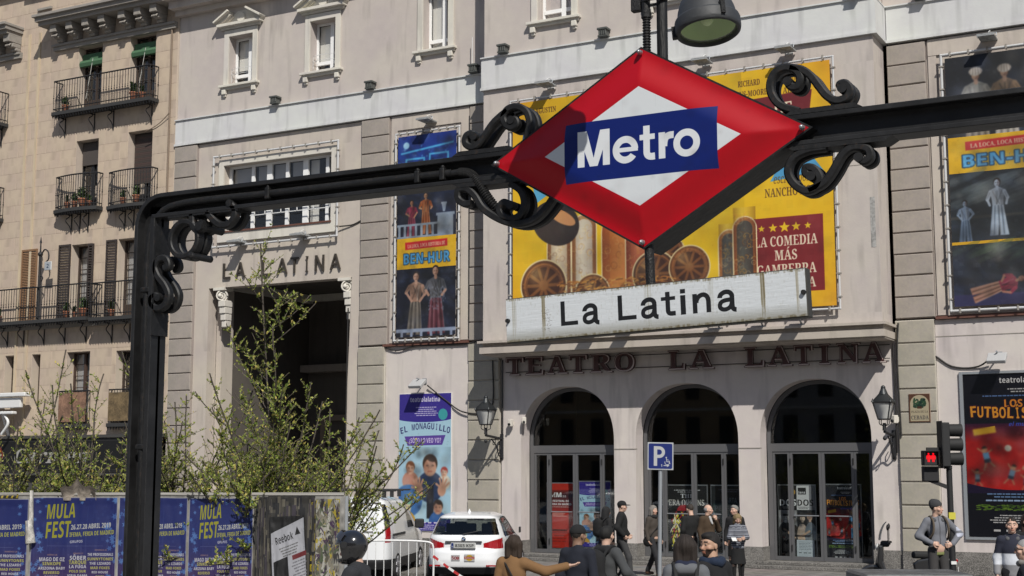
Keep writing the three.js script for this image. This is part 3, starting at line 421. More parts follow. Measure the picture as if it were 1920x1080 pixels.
balcony(-37.05, -35.1, 11.5, 1.15, 0.42, [-36.5, -36.1, -35.7], { round: 1 }); balcony(-34.55, -32.6, 11.42, 1.15, 0.42, [-34, -33.6, -33.2], { round: 1 });
balcony(-41.5, -35.15, 7.66, 1.12, 0.5, [-41.2, -40.2, -39.4, -38.6, -37.6, -36.6, -35.6]); balcony(-34.95, -32.6, 7.6, 1.15, 0.5, [-34.4, -33.6, -32.9]);
balcony(-43.3, -39.93, 15.0, 1.1, 0.45, [-43, -41.5, -40.2]); balcony(-43.3, -39.95, 11.5, 1.1, 0.45, [-43, -41.5, -40.2]);
// low railings of the first floor, one hung with a reddish cloth
balcony(-36.6, -35.3, 4.05, 1.1, 0.16, []); balcony(-34.3, -33.05, 4.05, 1.1, 0.16, []);
objW('railing_cloth', [bx(-36.58, -35.32, 4.1, 5.1, ZL + 0.19, ZL + 0.2)], mat([0.3, 0.17, 0.11], 0.9, { map: dirtMap }), house);
objW('railing_cloth', [bx(-34.28, -33.07, 4.1, 5.05, ZL + 0.19, ZL + 0.2)], mat([0.2, 0.14, 0.07], 0.9, { map: dirtMap }), house);
objW('downpipe', [bar([-32.12, 3.6, ZL + 0.06], [-32.12, 17.4, ZL + 0.06], 0.035), tube([[-32.1, 14.4, ZL + 0.1], [-32.6, 14.1, ZL + 0.06], [-33.2, 13.9, ZL + 0.04]], 0.015, 5)], mat([0.2, 0.15, 0.11], 0.8), house);
// ground floor: shop front with a dark fascia
objW('shop_wall', [bx(-46, -31.9, 0, 2.35, ZL - 0.5, ZL - 0.1), bx(-46, -31.9, 3.56, 3.66, ZL - 0.1, ZL + 0.12), bx(-46, -31.9, 2.3, 2.38, ZL - 0.1, ZL + 0.1)], mat([0.05, 0.048, 0.045], 0.7), house);
// ---------------------------------------------------------------- canvases
function canvasTex(w, h, draw) { const c = document.createElement('canvas'); c.width = w; c.height = h; const x = c.getContext('2d'); draw(x, w, h); const t = new THREE.CanvasTexture(c); t.colorSpace = THREE.SRGBColorSpace; t.anisotropy = 8; return t; }
function text(x, s, px, py, size, fill, o = {}) {
  x.save(); x.translate(px, py); if (o.rot) x.rotate(o.rot); if (o.sk) x.transform(1, 0, o.sk, 1, 0, 0); x.font = (o.style ?? 'bold') + ' ' + size + 'px ' + (o.font ?? 'sans-serif'); x.textAlign = o.align ?? 'center'; x.textBaseline = o.base ?? 'middle';
  const w = x.measureText(s).width; if (o.w) x.scale(o.w / w, 1); if (o.stroke) { x.lineWidth = o.lw ?? size * 0.14; x.lineJoin = 'round'; x.strokeStyle = o.stroke; x.strokeText(s, 0, 0); } x.fillStyle = fill; x.fillText(s, 0, 0); x.restore();
}
const print = (t, o = {}) => new THREE.MeshStandardMaterial({ map: t, color: col(0.52, 0.51, 0.5), roughness: 0.7, ...o });
function grain(x, w, h, seed, n, a) { const r = rng(seed); for (let i = 0; i < n; i++) { x.fillStyle = (r() < 0.5 ? 'rgba(0,0,0,' : 'rgba(255,255,255,') + (r() * a).toFixed(3) + ')'; const s = 2 + r() * w * 0.04; x.fillRect(r() * w, r() * h, s, s * (0.3 + r())); } }
function lines(x, px, py, w, n, step, fill, seed, align = 'center', hh = 0.45) { const r = rng(seed); x.fillStyle = fill; for (let i = 0; i < n; i++) { const lw = w * (0.55 + 0.45 * r()); let q = align === 'center' ? px - lw / 2 : px; const end = q + lw; while (q < end) { const k = Math.min(step * (0.6 + r() * 1.6), end - q); x.fillRect(q, py + i * step, k, step * hh); q += k + step * 0.25; } } }
function sheet(name, t, x0, x1, y0, y1, z, parent, m, sag = 0.0, nx = 24, ny = 24, d = 0.004) {   // a printed sheet with a little slack in it, thin but closed behind
  const g = new THREE.PlaneGeometry(x1 - x0, y1 - y0, nx, ny), p = g.attributes.position, r = fbm(Math.round(Math.abs(x0 * 97 + y1 * 31)));
  for (let i = 0; i < p.count; i++) { const u = p.getX(i) / (x1 - x0) + 0.5, v = p.getY(i) / (y1 - y0) + 0.5; p.setZ(i, sag ? sag * (r(u * 0.45, v * 0.45) - 0.5) * 2 * Math.min(1, 8 * Math.min(u, 1 - u, v, 1 - v) + 0.25) : 0); }
  g.computeVertexNormals(); const b = norm(g);
  const q = meshOf(name, b.translate((x0 + x1) / 2, (y0 + y1) / 2, z).translate(...wp(parent).multiplyScalar(-1).toArray()), m ?? print(t), parent); return q;
}
{ // shop fascia
  const s = thing('shop_sign', 'long dark shop fascia with pale script letters and a round coloured emblem, behind the branches', 'shop sign', [-37, 2.4, ZL]);
  const t = canvasTex(1400, 230, (x, w, h) => { x.fillStyle = '#0d0d0e'; x.fillRect(0, 0, w, h); x.fillStyle = '#3a3a3a'; x.fillRect(0, 4, w, 5); x.fillRect(0, h - 10, w, 5); text(x, 'Carmen', 700, 120, 150, '#c9c9c4', { font: 'serif', style: 'italic bold', w: 520 });
    x.save(); x.translate(270, 115); const cs = ['#b22a22', '#d9a51d', '#2f6fae', '#3b7d3a', '#c9c2b0']; for (let i = 0; i < 60; i++) { const a = i * 2.4, r = 12 + (i % 9) * 10; x.fillStyle = cs[i % 5]; x.beginPath(); x.arc(Math.cos(a) * r, Math.sin(a) * r, 13, 0, 7); x.fill(); } x.lineWidth = 12; x.strokeStyle = '#8e2019'; x.beginPath(); x.arc(0, 0, 100, 0, 7); x.stroke(); x.restore(); });
  objW('board', [bx(-42, -32.1, 2.4, 3.54, ZL - 0.08, ZL + 0.06)], M.black, s); sheet('print', t, -41.9, -32.2, 2.45, 3.5, ZL + 0.066, s, null, 0, 1, 1);
}
{
  const s = thing('sign_bracket', 'white scrolled sign board on legs at the left edge behind the branches', 'sign', [-39.6, 3.7, ZL + 0.5]);
  objW('board', [rbx(-40.6, -37.8, 5.0, 5.14, ZL + 0.3, ZL + 0.6, 0.03), rbx(-40.4, -38.1, 4.62, 4.98, ZL + 0.36, ZL + 0.5, 0.03), rbx(-40.2, -38.4, 4.4, 4.5, ZL + 0.34, ZL + 0.56, 0.03)], M.whitePaint, s);
  objW('bracket', [tube([[-38.9, 4.4, ZL + 0.45], [-38.7, 4.1, ZL + 0.45], [-39.0, 3.7, ZL + 0.45]], 0.05, 8), tube([[-39.3, 4.4, ZL + 0.45], [-39.5, 4.1, ZL + 0.45], [-39.2, 3.7, ZL + 0.45]], 0.05, 8), bar([-39.1, 3.6, ZL], [-39.1, 4.5, ZL + 0.4], 0.05)], M.whitePaint, s);
}
{ // wrought iron pole with a number plate on the long balcony
  const s = thing('iron_standard', 'thin iron pole with a scroll arm and small plate, on the long balcony', 'pole', [-37.45, 7.68, ZL + 0.45]);
  const X = -37.52, Z = ZL + 0.42;
  objW('pole', [bar([X, 7.66, Z], [X, 10.0, Z], 0.045, 8), bar([X, 10.0, Z], [X, 10.35, Z], 0.03, 8, 0.02), new THREE.ConeGeometry(0.045, 0.25, 8).translate(X, 10.47, Z), sph(0.09, 8, 6).translate(X, 9.95, Z)], M.iron, s);
  objW('scroll_arm', [tube([[X, 9.8, Z], [X + 0.2, 10.1, Z], [X + 0.38, 10.0, Z], [X + 0.4, 9.75, Z], [X + 0.3, 9.66, Z]], 0.025, 6), tube([[X, 9.2, Z], [X + 0.16, 9.12, Z], [X + 0.1, 8.98, Z]], 0.02, 6)], M.iron, s);
  const t = canvasTex(128, 128, (x, w, h) => { x.fillStyle = '#c9d2da'; x.fillRect(0, 0, w, h); text(x, '2', 64, 66, 90, '#20405f'); });
  objW('plate', [rbx(X + 0.24, X + 0.56, 9.36, 9.66, Z - 0.02, Z + 0.02, 0.01)], M.whitePaint, s); sheet('print', t, X + 0.25, X + 0.55, 9.37, 9.65, Z + 0.026, s, null, 0, 1, 1);
}
// flower pots on the balconies
{
  const pot0 = thing('flower_pot', 'clay flower pot leftmost on the left rounded balcony', 'flower pot', [-36.5, 11.52, ZL + 0.26]);
  obj('pot', [new THREE.LatheGeometry([[0, 0], [0.07, 0], [0.1, 0.17], [0.115, 0.17], [0.115, 0.2], [0.09, 0.2], [0.085, 0.15], [0, 0.15]].map((p) => new THREE.Vector2(...p)), 12)], M.pot, pot0);
  const r = rng(5), ls = []; for (let i = 0; i < 60; i++) { const a = r() * 6.28, e = r(); ls.push(new THREE.PlaneGeometry(0.05, 0.12).translate(0, 0.06, 0).rotateX(0.3 + r()).rotateY(a).translate(Math.cos(a) * 0.08 * e, 0.18 + r() * 0.22, Math.sin(a) * 0.08 * e)); }
  obj('plant', ls, M.leaf, pot0);
  const spots = [[-36.15, 11.52, 0.26, 'second from the left on the left rounded balcony'], [-35.8, 11.52, 0.26, 'third from the left on the left rounded balcony'], [-35.45, 11.52, 0.26, 'rightmost on the left rounded balcony'], [-33.9, 11.44, 0.26, 'left of two on the right rounded balcony'], [-33.3, 11.44, 0.26, 'right of two on the right rounded balcony'], [-33.6, 15.02, 0.25, 'left of the pair at the right end of the top balcony'], [-33.2, 15.02, 0.25, 'right of the pair at the right end of the top balcony'], [-36.8, 15.02, 0.25, 'at the left end of the top balcony'], [-36.3, 7.68, 0.3, 'leftmost of three before the open shutters of the long balcony'], [-35.9, 7.68, 0.3, 'middle of three before the open shutters of the long balcony'], [-35.5, 7.68, 0.3, 'rightmost of three before the open shutters of the long balcony'], [-34.2, 7.62, 0.3, 'on the balcony half hidden by the black post'], [-39.6, 7.68, 0.3, 'on the long balcony at the left picture edge']];
  pot0.userData.group = 'potted plants on the tan building balconies';
  for (const [x, y, z, where] of spots) { const c = copy(pot0, [x, y, ZL + z], R0() * 6, 'clay flower pot ' + where); c.scale.setScalar(0.8 + R0() * 0.6); }
}

// ================================================================ FIXTURES ON THE FRONTS
// box lamps standing on the string band
{
  const b0 = thing('box_lamp', 'small dark louvred box lamp on the white band, nearest the tan building', 'lamp', [-27.6, 14.14, ZW + 0.16]);
  obj('housing', [rbx(-0.15, 0.15, 0.19, 0.25, -0.13, 0.15, 0.01), rbx(-0.11, 0.11, 0.05, 0.19, -0.11, 0.1, 0.01), rbx(-0.14, 0.14, 0.0, 0.05, -0.1, 0.12, 0.01), ...[-0.09, -0.03, 0.03, 0.09].map((x) => cyl(0.022, 0.022, 0.14, 6).translate(x, 0.12, 0.115))], mat([0.07, 0.075, 0.07], 0.7), b0);
  const g = 'box lamps along the white band'; b0.userData.group = g;
  copy(b0, [-23.92, 14.14, ZW + 0.16], 0, 'dark box lamp on the white band below the third upper window of the left wing', g);
  const s = copy(b0, [-20.2, 14.14, ZW + 0.2], 0, 'dark box lamp with a thin upright wire, in the shaded corner beside the jutting bay', g);
  obj('wire', [bar([-0.06, 0.24, 0], [-0.06, 1.1, 0], 0.012)], M.whitePaint, s);
  copy(b0, [-18.65, 14.24, 0.16], 0, 'small dark box lamp on the white band at the left end of the jutting bay', g); copy(b0, [-15.5, 14.24, 0.16], 0, 'small dark box lamp on the white band just left of the red diamond sign', g);
  copy(b0, [-8.6, 14.24, 0.16], 0, 'dark box lamp on the white band at the right end of the jutting bay', g); copy(b0, [-7.2, 14.24, ZW + 0.2], 0, 'dark box lamp above the right block pilaster at the top edge', g);
}
// floodlights on short arms
const floodGrey = mat([0.42, 0.43, 0.43], 0.5, { map: dirtMap });
{
  const f0 = thing('floodlight', 'flat white floodlight on an arm under the broad window, above the letter A', 'floodlight', [-28.86, 9.72, ZW]);
  obj('arm', [bar([0, 0.02, 0], [0, 0.02, 0.42], 0.018, 6), bx(-0.1, 0.1, -0.06, 0.1, 0, 0.03), tube([[0.02, 0.08, 0.02], [0.05, 0.2, 0.2], [0.04, 0.1, 0.42]], 0.01, 5)], M.whitePaint, f0);
  obj('head', [rbx(-0.2, 0.2, -0.025, 0.02, 0.06, 0.62, 0.01), rbx(-0.13, 0.13, 0.02, 0.07, 0.2, 0.5, 0.01), bx(-0.205, 0.205, -0.03, 0.03, 0.6, 0.63)], floodGrey, f0);
  obj('yoke', [bar([-0.22, 0, 0.4], [-0.22, 0.09, 0.36], 0.012), bar([0.22, 0, 0.4], [0.22, 0.09, 0.36], 0.012), bar([-0.22, 0.09, 0.36], [0.22, 0.09, 0.36], 0.012)], M.galv, f0);
  f0.userData.group = 'floodlights on the theatre front';
  copy(f0, [-26.36, 9.74, ZW], 0, 'flat white floodlight on an arm under the broad window, above the letter T');
  copy(f0, [-21.75, 12.86, ZW], 0, 'white floodlight above the narrow blue-topped banner on the left wing');
  copy(f0, [-17.2, 13.1, 0], 0, 'white floodlight at the left end above the wide yellow banner'); copy(f0, [-12.6, 13.1, 0], 0, 'white floodlight above the wide yellow banner, just right of the diamond tip'); copy(f0, [-10.35, 13.1, 0], 0, 'white floodlight above the right end of the wide yellow banner');
  copy(f0, [-5.6, 12.98, ZW], 0, 'white floodlight above the tall dark banner at the right edge');
  // square ones that hang over the wall posters
  const q0 = thing('floodlight', 'square white floodlight over the blue poster on the left wing', 'floodlight', [-21.95, 4.98, ZW]);
  obj('head', [rbx(-0.22, 0.22, -0.05, 0.05, -0.19, 0.19, 0.02).rotateX(0.6).translate(0, 0, 0.42)], mat([0.38, 0.38, 0.38], 0.55), q0); obj('arm', [bar([0, 0.1, 0], [0, 0.16, 0.45], 0.02), bx(-0.07, 0.07, 0.02, 0.18, 0, 0.03)], M.galv, q0);
  q0.userData.group = 'square floodlights over wall posters';
  copy(q0, [-5.7, 5.12, ZW], 0, 'square white floodlight over the red and black poster on the right wing');
  // along the bay cornice, turned up at the big banner
  const u0 = thing('floodlight', 'low white floodlight on the bay cornice, first from the left', 'floodlight', [-17.1, 6.06, 0.05]);
  obj('arm', [bar([0, 0, 0], [0, 0.22, 0.3], 0.022), bx(-0.06, 0.06, 0, 0.03, -0.08, 0.08)], M.galv, u0); obj('head', [rbx(-0.2, 0.2, 0.2, 0.26, 0.1, 0.62, 0.015), rbx(-0.12, 0.12, 0.14, 0.2, 0.2, 0.45, 0.015)], floodGrey, u0);
  u0.userData.group = 'floodlights standing on the bay cornice';
  ['second', 'third', 'fourth', 'fifth', 'sixth'].forEach((n, i) => copy(u0, [[-15.85, -14.83, -12.35, -11.2, -10.2][i], 6.06, 0.05], 0, 'low white floodlight on the bay cornice, ' + n + ' from the left'));
}
// wall lanterns
{
  const l0 = thing('wall_lantern', 'black wall lantern on a scrolled bracket left of the arches, its shadow on the pilaster', 'lantern', [-19.34, 3.2, ZW]);
  obj('bracket', [rbx(-0.05, 0.05, -0.42, 0.3, 0, 0.05, 0.015), bar([0, 0.16, 0.03], [0, 0.24, 0.95], 0.035, 8), tube([[0, -0.38, 0.04], [0, -0.3, 0.2], [0, -0.05, 0.35], [0, 0.14, 0.62]], 0.02, 6), tube([[0, 0.1, 0.1], [0, -0.12, 0.12], [0, -0.16, 0.24], [0, -0.02, 0.26], [0, 0, 0.18]], 0.014, 6), tube([[0, 0.17, 0.4], [0, 0.0, 0.42], [0, 0.0, 0.54], [0, 0.1, 0.52]], 0.012, 6), sph(0.05, 8, 6).translate(0, 0.08, 0.95)], M.iron, l0);
  const Y = 0.3, Z = 0.95;
  const neck = obj('neck', [cyl(0.05, 0.04, 0.18, 8).translate(0, Y + 0.06, Z), ...[0, 1, 2, 3].map((k) => { const a = k * Math.PI / 2 + 0.78; return tube([[Math.cos(a) * 0.04, Y + 0.08, Z + Math.sin(a) * 0.04], [Math.cos(a) * 0.13, Y + 0.13, Z + Math.sin(a) * 0.13], [Math.cos(a) * 0.13, Y + 0.25, Z + Math.sin(a) * 0.13]], 0.012, 5); })], M.iron, l0);
  const fr = (r, y) => [0, 1, 2, 3].map((k) => [Math.cos(k * Math.PI / 2 + Math.PI / 4) * r, y, Z + Math.sin(k * Math.PI / 2 + Math.PI / 4) * r]);
  const lo = fr(0.17, Y + 0.24), hi = fr(0.3, Y + 0.64), cage = [];
  for (let k = 0; k < 4; k++) { cage.push(bar(lo[k], hi[k], 0.014), bar(lo[k], lo[(k + 1) % 4], 0.016), bar(hi[k], hi[(k + 1) % 4], 0.022)); }
  obj('cage', cage, M.iron, l0);
  obj('glass', [new THREE.CylinderGeometry(0.29, 0.165, 0.39, 4, 1, true).rotateY(Math.PI / 4).rotateY(0).translate(0, Y + 0.44, Z)], M.lampGlass, l0);
  obj('cap', [new THREE.CylinderGeometry(0.12, 0.33, 0.2, 4).rotateY(Math.PI / 4).translate(0, Y + 0.76, Z), new THREE.CylinderGeometry(0.06, 0.12, 0.14, 8).translate(0, Y + 0.91, Z), sph(0.06, 8, 6).translate(0, Y + 1.0, Z), ...fr(0.3, Y + 0.7).map((p) => new THREE.ConeGeometry(0.04, 0.1, 5).translate(...p))], mat([0.03, 0.033, 0.035], 0.45, { metalness: 0.4 }), l0);
  copy(l0, [-8.28, 3.16, ZW], 0, 'black wall lantern on a scrolled bracket right of the third arch');
  const c = thing('security_camera', 'small pale camera box on the wall just right of the left lantern', 'camera', [-19.0, 3.8, ZW]);
  obj('housing', [rbx(-0.06, 0.06, -0.1, 0.1, 0.06, 0.2, 0.02), bx(-0.03, 0.03, -0.06, 0.06, 0, 0.08)], M.trim, c); obj('lens', [cyl(0.035, 0.035, 0.06, 10).rotateX(Math.PI / 2).translate(0, -0.04, 0.22)], M.black, c);
  const c2 = copy(c, [-18.62, 3.86, ZW], 0.4, 'pale camera box with dark lens on the wall beside the first arch'); c2.name = 'security_camera_001';
  copy(c, [-8.14, 3.72, ZW + 0.1], -0.5, 'small pale camera box above the bracket of the right lantern');
}
// cables
{
  const cb = (n, l, list) => { const c = thing(n, l, 'cable', list[0][0]); for (const p of list) objW('cable_run', [tube(p, 0.022, 5, p.length * 8)], M.cable, c); };
  cb('cable', 'dark cable dropping beside the cornice left end and looping to the left lantern', [[[-19.3, 5.6, ZW + 0.05], [-19.3, 3.5, ZW + 0.05]], [[-19.6, 5.6, ZW + 0.1], [-19.62, 4.3, ZW + 0.1], [-19.8, 4.12, ZW + 0.1], [-20.6, 4.15, ZW + 0.08], [-21.2, 4.5, ZW + 0.05], [-21.8, 4.95, ZW + 0.1]]]);
  cb('cable', 'pair of dark cables running down the corner right of the arches', [[[-8.22, 5.6, ZW + 0.05], [-8.2, 4.2, ZW + 0.06], [-8.2, 2.9, ZW + 0.06]], [[-8.05, 6.1, ZW + 0.14], [-8.1, 5.4, ZW + 0.14], [-8.07, 3.3, ZW + 0.14]]]);
  cb('cable', 'thin cable drooping to the floodlight over the right poster', [[[-7.2, 5.25, ZW + 0.03], [-6.8, 4.98, ZW + 0.03], [-6.2, 4.96, ZW + 0.05], [-5.8, 5.2, ZW + 0.2]]]);
  cb('cable', 'dark cable hanging along the right edge of the portal', [[[-24.72, 7.4, ZW + 0.03], [-24.74, 4, ZW + 0.03], [-24.78, 0.6, ZW + 0.03]]]);
  cb('cable', 'dark cable along the reddish ledge of the left wing', [[[-23.3, 6.12, ZW + 0.06], [-22.9, 6.02, ZW + 0.06], [-22.3, 6.12, ZW + 0.06], [-20.5, 6.12, ZW + 0.06], [-19.5, 6.3, ZW + 0.15]]]);
  cb('cable', 'thin cable running from the left pilaster to the frame of the broad window', [[[-30.9, 9.9, ZW + 0.02], [-30.5, 9.95, ZW + 0.02], [-30.1, 10.0, ZW + 0.1]], [[-25.05, 9.95, ZW + 0.1], [-24.6, 9.98, ZW + 0.03], [-24.25, 10.1, ZW + 0.03]]]);
  cb('conduit_pipe', 'pale pipe standing in the shaded corner between left wing and bay', [[[-20.43, 12.9, ZW + 0.05], [-20.43, 6.3, ZW + 0.05]]]);
}
// small tiled street plaque
{
  const t = canvasTex(160, 220, (x, w, h) => { x.fillStyle = '#6b4a3a'; x.fillRect(0, 0, w, h); x.fillStyle = '#cfc3a5'; x.beginPath(); x.moveTo(8, h - 6); x.lineTo(8, 80); x.arc(w / 2, 80, w / 2 - 8, Math.PI, 0); x.lineTo(w - 8, h - 6); x.fill(); const r = rng(4); for (let i = 0; i < 60; i++) { x.fillStyle = ['#2c4a3d', '#35573f', '#1f3a35', '#4a6a4a'][i % 4]; x.beginPath(); x.ellipse(80 + (r() - 0.5) * 92, 72 + (r() - 0.5) * 62, 7, 12, r() * 3, 0, 7); x.fill(); } x.fillStyle = '#5b3c2c'; x.fillRect(62, 98, 36, 18); text(x, 'PLAZA DE LA', 80, 140, 24, '#5f564c', { font: 'serif', w: 130 }); text(x, 'CEBADA', 80, 185, 44, '#4a4a52', { font: 'serif', w: 136 }); });
  const p = thing('street_plaque', 'ceramic street plaque with a green plant, on the green block pilaster', 'plaque', [-7.61, 4, ZW + 0.1]);
  objW('tile', [rbx(-7.87, -7.35, 3.64, 4.34, ZW + 0.09, ZW + 0.125, 0.006)], mat([0.3, 0.22, 0.17], 0.4), p); sheet('print', t, -7.86, -7.36, 3.65, 4.33, ZW + 0.13, p, print(t, { roughness: 0.3 }), 0, 1, 1);
}

// gives a flat drawing the tones of a printed photograph: soft blotches of light and dark, then a little blur over part of the sheet
function photo(x, x0, y0, w, h, seed, blur, a = 0.3) {
  const r = rng(seed); x.save(); x.beginPath(); x.rect(x0, y0, w, h); x.clip();
  for (let i = 0; i < 150; i++) { const px = x0 + r() * w, py = y0 + r() * h, q = w * (0.03 + r() * 0.12), g = x.createRadialGradient(px, py, 0, px, py, q), k = r(), c = k < 0.5 ? '0,0,0' : k < 0.8 ? '255,235,210' : '120,140,190', o = (r() * a * (k < 0.5 ? 1 : 0.5)).toFixed(3); g.addColorStop(0, 'rgba(' + c + ',' + o + ')'); g.addColorStop(1, 'rgba(' + c + ',0)'); x.fillStyle = g; x.fillRect(px - q, py - q, 2 * q, 2 * q); }
  const c = document.createElement('canvas'); c.width = Math.round(w); c.height = Math.round(h); const y = c.getContext('2d'); y.drawImage(x.canvas, x0, y0, w, h, 0, 0, c.width, c.height); x.filter = 'blur(' + blur + 'px)'; x.drawImage(c, x0, y0, w, h); x.filter = 'none'; x.restore();
}

// ================================================================ BANNERS AND POSTERS
function figure(x, px, py, h, skin, top, bottom, r, lean = 0) {      // a printed figure for stage photographs: robe with folds, shoulders, arms, head
  x.save(); x.translate(px, py); x.rotate(lean); const u = h / 8, P = (q, f) => { x.fillStyle = f; x.beginPath(); q.forEach(([a, b], i) => i ? x.lineTo(a * u, -b * u) : x.moveTo(a * u, -b * u)); x.fill(); }, S = (q, f, w) => { x.strokeStyle = f; x.lineWidth = w * u; x.lineCap = x.lineJoin = 'round'; x.beginPath(); q.forEach(([a, b], i) => i ? x.lineTo(a * u, -b * u) : x.moveTo(a * u, -b * u)); x.stroke(); };
  P([[-0.75, 4.4], [0.75, 4.4], [1.05 + r() * 0.4, 0], [0.15, 0], [0.05, 1.5], [-0.1, 0], [-1.05 - r() * 0.4, 0]], bottom);
  for (let i = 0; i < 7; i++) { const a = -0.8 + i * 0.27 + r() * 0.1; S([[a * 0.8, 4.2], [a, 2.4 + r()], [a * 1.25, 0.2]], i % 2 ? 'rgba(0,0,0,.35)' : 'rgba(255,245,230,.2)', 0.1 + r() * 0.12); }
  P([[-1.05, 6.35], [-0.3, 6.7], [0.3, 6.7], [1.05, 6.35], [0.8, 4.9], [0.78, 4.2], [-0.78, 4.2], [-0.8, 4.9]], top);
  for (let i = 0; i < 5; i++) S([[-0.7 + r() * 1.4, 6.2], [-0.6 + r() * 1.2, 4.4]], r() < 0.6 ? 'rgba(0,0,0,.3)' : 'rgba(255,245,230,.22)', 0.09 + r() * 0.1);
  P([[0.2, 6.6], [1.05, 6.35], [0.8, 4.2], [0.4, 4.2]], 'rgba(0,0,0,.28)');
  for (const s of [-1, 1]) { const e = [s * (1.25 + r() * 0.3), 5 + r() * 0.4], w = [s * (0.5 + r() * 0.7), 4.1 + r() * 0.9]; S([[s * 0.95, 6.15], e], top, 0.5); S([e, w], skin, 0.34); S([[s * 1.05, 6], [e[0] - 0.08, e[1] + 0.1]], 'rgba(0,0,0,.22)', 0.16); }
  S([[0, 6.9], [0, 6.6]], skin, 0.42); x.fillStyle = 'rgba(30,18,12,.95)'; x.beginPath(); x.ellipse(0, -u * 7.45, u * 0.5, u * 0.6, 0, 0, 7); x.fill(); x.fillStyle = skin; x.beginPath(); x.ellipse(-u * 0.04, -u * 7.32, u * 0.38, u * 0.5, 0, 0, 7); x.fill();
  x.fillStyle = 'rgba(60,25,15,.35)'; x.beginPath(); x.ellipse(u * 0.2, -u * 7.3, u * 0.2, u * 0.46, 0, 0, 7); x.fill(); x.fillStyle = 'rgba(30,15,10,.75)'; x.fillRect(-u * 0.26, -u * 7.42, u * 0.17, u * 0.08); x.fillRect(u * 0.04, -u * 7.42, u * 0.17, u * 0.08); x.fillRect(-u * 0.14, -u * 7.06, u * 0.22, u * 0.06); x.restore();
}
function night(x, x0, y0, w, h, seed, a, b) { const g = x.createLinearGradient(0, y0, 0, y0 + h); g.addColorStop(0, a); g.addColorStop(1, b); x.fillStyle = g; x.fillRect(x0, y0, w, h); const r = rng(seed); for (let i = 0; i < 60; i++) { x.fillStyle = r() < 0.6 ? 'rgba(0,0,0,.16)' : 'rgba(70,90,130,.10)'; x.beginPath(); x.ellipse(x0 + r() * w, y0 + r() * h, w * 0.2 * r(), h * 0.07 * r() + 3, r(), 0, 7); x.fill(); } }
function titleBand(x, y, w, h, sz) {
  x.fillStyle = '#e2ae10'; x.fillRect(0, y, w, h); x.fillStyle = '#c2161c'; x.save(); x.translate(w / 2, y + h * 0.24); x.rotate(-0.02); x.fillRect(-w * 0.36, -h * 0.12, w * 0.72, h * 0.24); text(x, 'LA LOCA, LOCA HISTORIA DE', 0, 2, h * 0.16, '#f3e3b8', { font: 'serif', w: w * 0.64 }); x.restore();
  text(x, 'BEN-HUR', w / 2, y + h * 0.68, h * 0.46, '#4fa6dd', { stroke: '#123a63', lw: h * 0.06, w: w * 0.8 });
  const r = rng(9); for (let i = 0; i < 60; i++) { x.fillStyle = r() < 0.5 ? 'rgba(18,58,99,.6)' : 'rgba(190,225,245,.5)'; x.fillRect(w * 0.12 + r() * w * 0.76, y + h * 0.5 + r() * h * 0.36, 3, h * 0.05); }
}
{ // narrow banner of the left wing
  const b = thing('banner', 'narrow tall theatre banner with blue top and yellow title band, on the left wing', 'banner', [-21.84, 6.3, ZW]);
  pipeFrame('pipe_frame', -22.96, -20.72, 6.3, 12.6, ZW + 0.15, b, 0.03, 7);
  const t = canvasTex(420, 1260, (x, w, h) => {
    night(x, 0, 0, w, h, 3, '#061440', '#0a1020'); const r = rng(8);
    night(x, 0, 0, w, 330, 5, '#0a2a86', '#0b3f9e'); x.strokeStyle = '#4db4ee'; x.lineWidth = 12; x.strokeRect(60, 150, 130, 260); x.strokeRect(230, 130, 130, 260); x.beginPath(); x.moveTo(20, 110); x.lineTo(400, 70); x.stroke(); x.lineWidth = 5; x.strokeRect(90, 190, 70, 200); x.strokeRect(265, 170, 60, 200); x.fillStyle = '#9bd0f2'; x.beginPath(); x.arc(60, 60, 22, 0, 7); x.fill(); for (let i = 0; i < 26; i++) { x.fillStyle = 'rgba(120,190,250,.5)'; x.beginPath(); x.arc(r() * w, 60 + r() * 250, 3 + r() * 6, 0, 7); x.fill(); }
    night(x, 0, 330, w, 320, 6, '#0c1734', '#151726'); figure(x, 105, 640, 230, '#b07a5a', '#8c1f3c', '#7c1a36', r); figure(x, 205, 630, 260, '#b9855f', '#b4571d', '#9a4716', r); x.fillStyle = '#8d9aa9'; x.fillRect(290, 520, 110, 130); x.fillRect(280, 505, 130, 18); x.fillRect(315, 440, 40, 12); x.beginPath(); x.moveTo(318, 450); x.lineTo(352, 450); x.lineTo(342, 500); x.lineTo(328, 500); x.fill(); x.fillRect(0, 560, 290, 14); for (let i = 0; i < 7; i++) { x.fillRect(8 + i * 40, 574, 17, 74); } x.fillRect(0, 636, 290, 12);
    photo(x, 0, 0, w, 330, 2, 3); photo(x, 0, 330, w, 320, 3, 2.2); titleBand(x, 648, w, 192);
    night(x, 0, 840, w, 420, 7, '#070c1c', '#0d1226'); figure(x, 130, 1250, 390, '#b58d78', '#a17b67', '#5f564e', r, 0.03); figure(x, 285, 1250, 420, '#b08670', '#4b4c52', '#5a2230', r, -0.02); x.fillStyle = 'rgba(120,125,140,.55)'; for (let i = 0; i < 60; i++) x.fillRect(225 + r() * 120, 950 + r() * 150, 8, 12); x.fillStyle = '#8f9bb2'; x.fillRect(0, 1212, w, 22); for (let i = 0; i < 6; i++) x.fillRect(30 + i * 70, 1234, 18, 30); photo(x, 0, 840, w, 420, 5, 2.6, 0.3); photo(x, 0, 648, w, 192, 6, 2, 0.12); grain(x, w, h, 3, 900, 0.05);
  });
  sheet('print', t, -22.87, -20.81, 6.4, 12.5, ZW + 0.16, b, print(t, { color: col(0.75, 0.75, 0.75) }), 0.03);
}
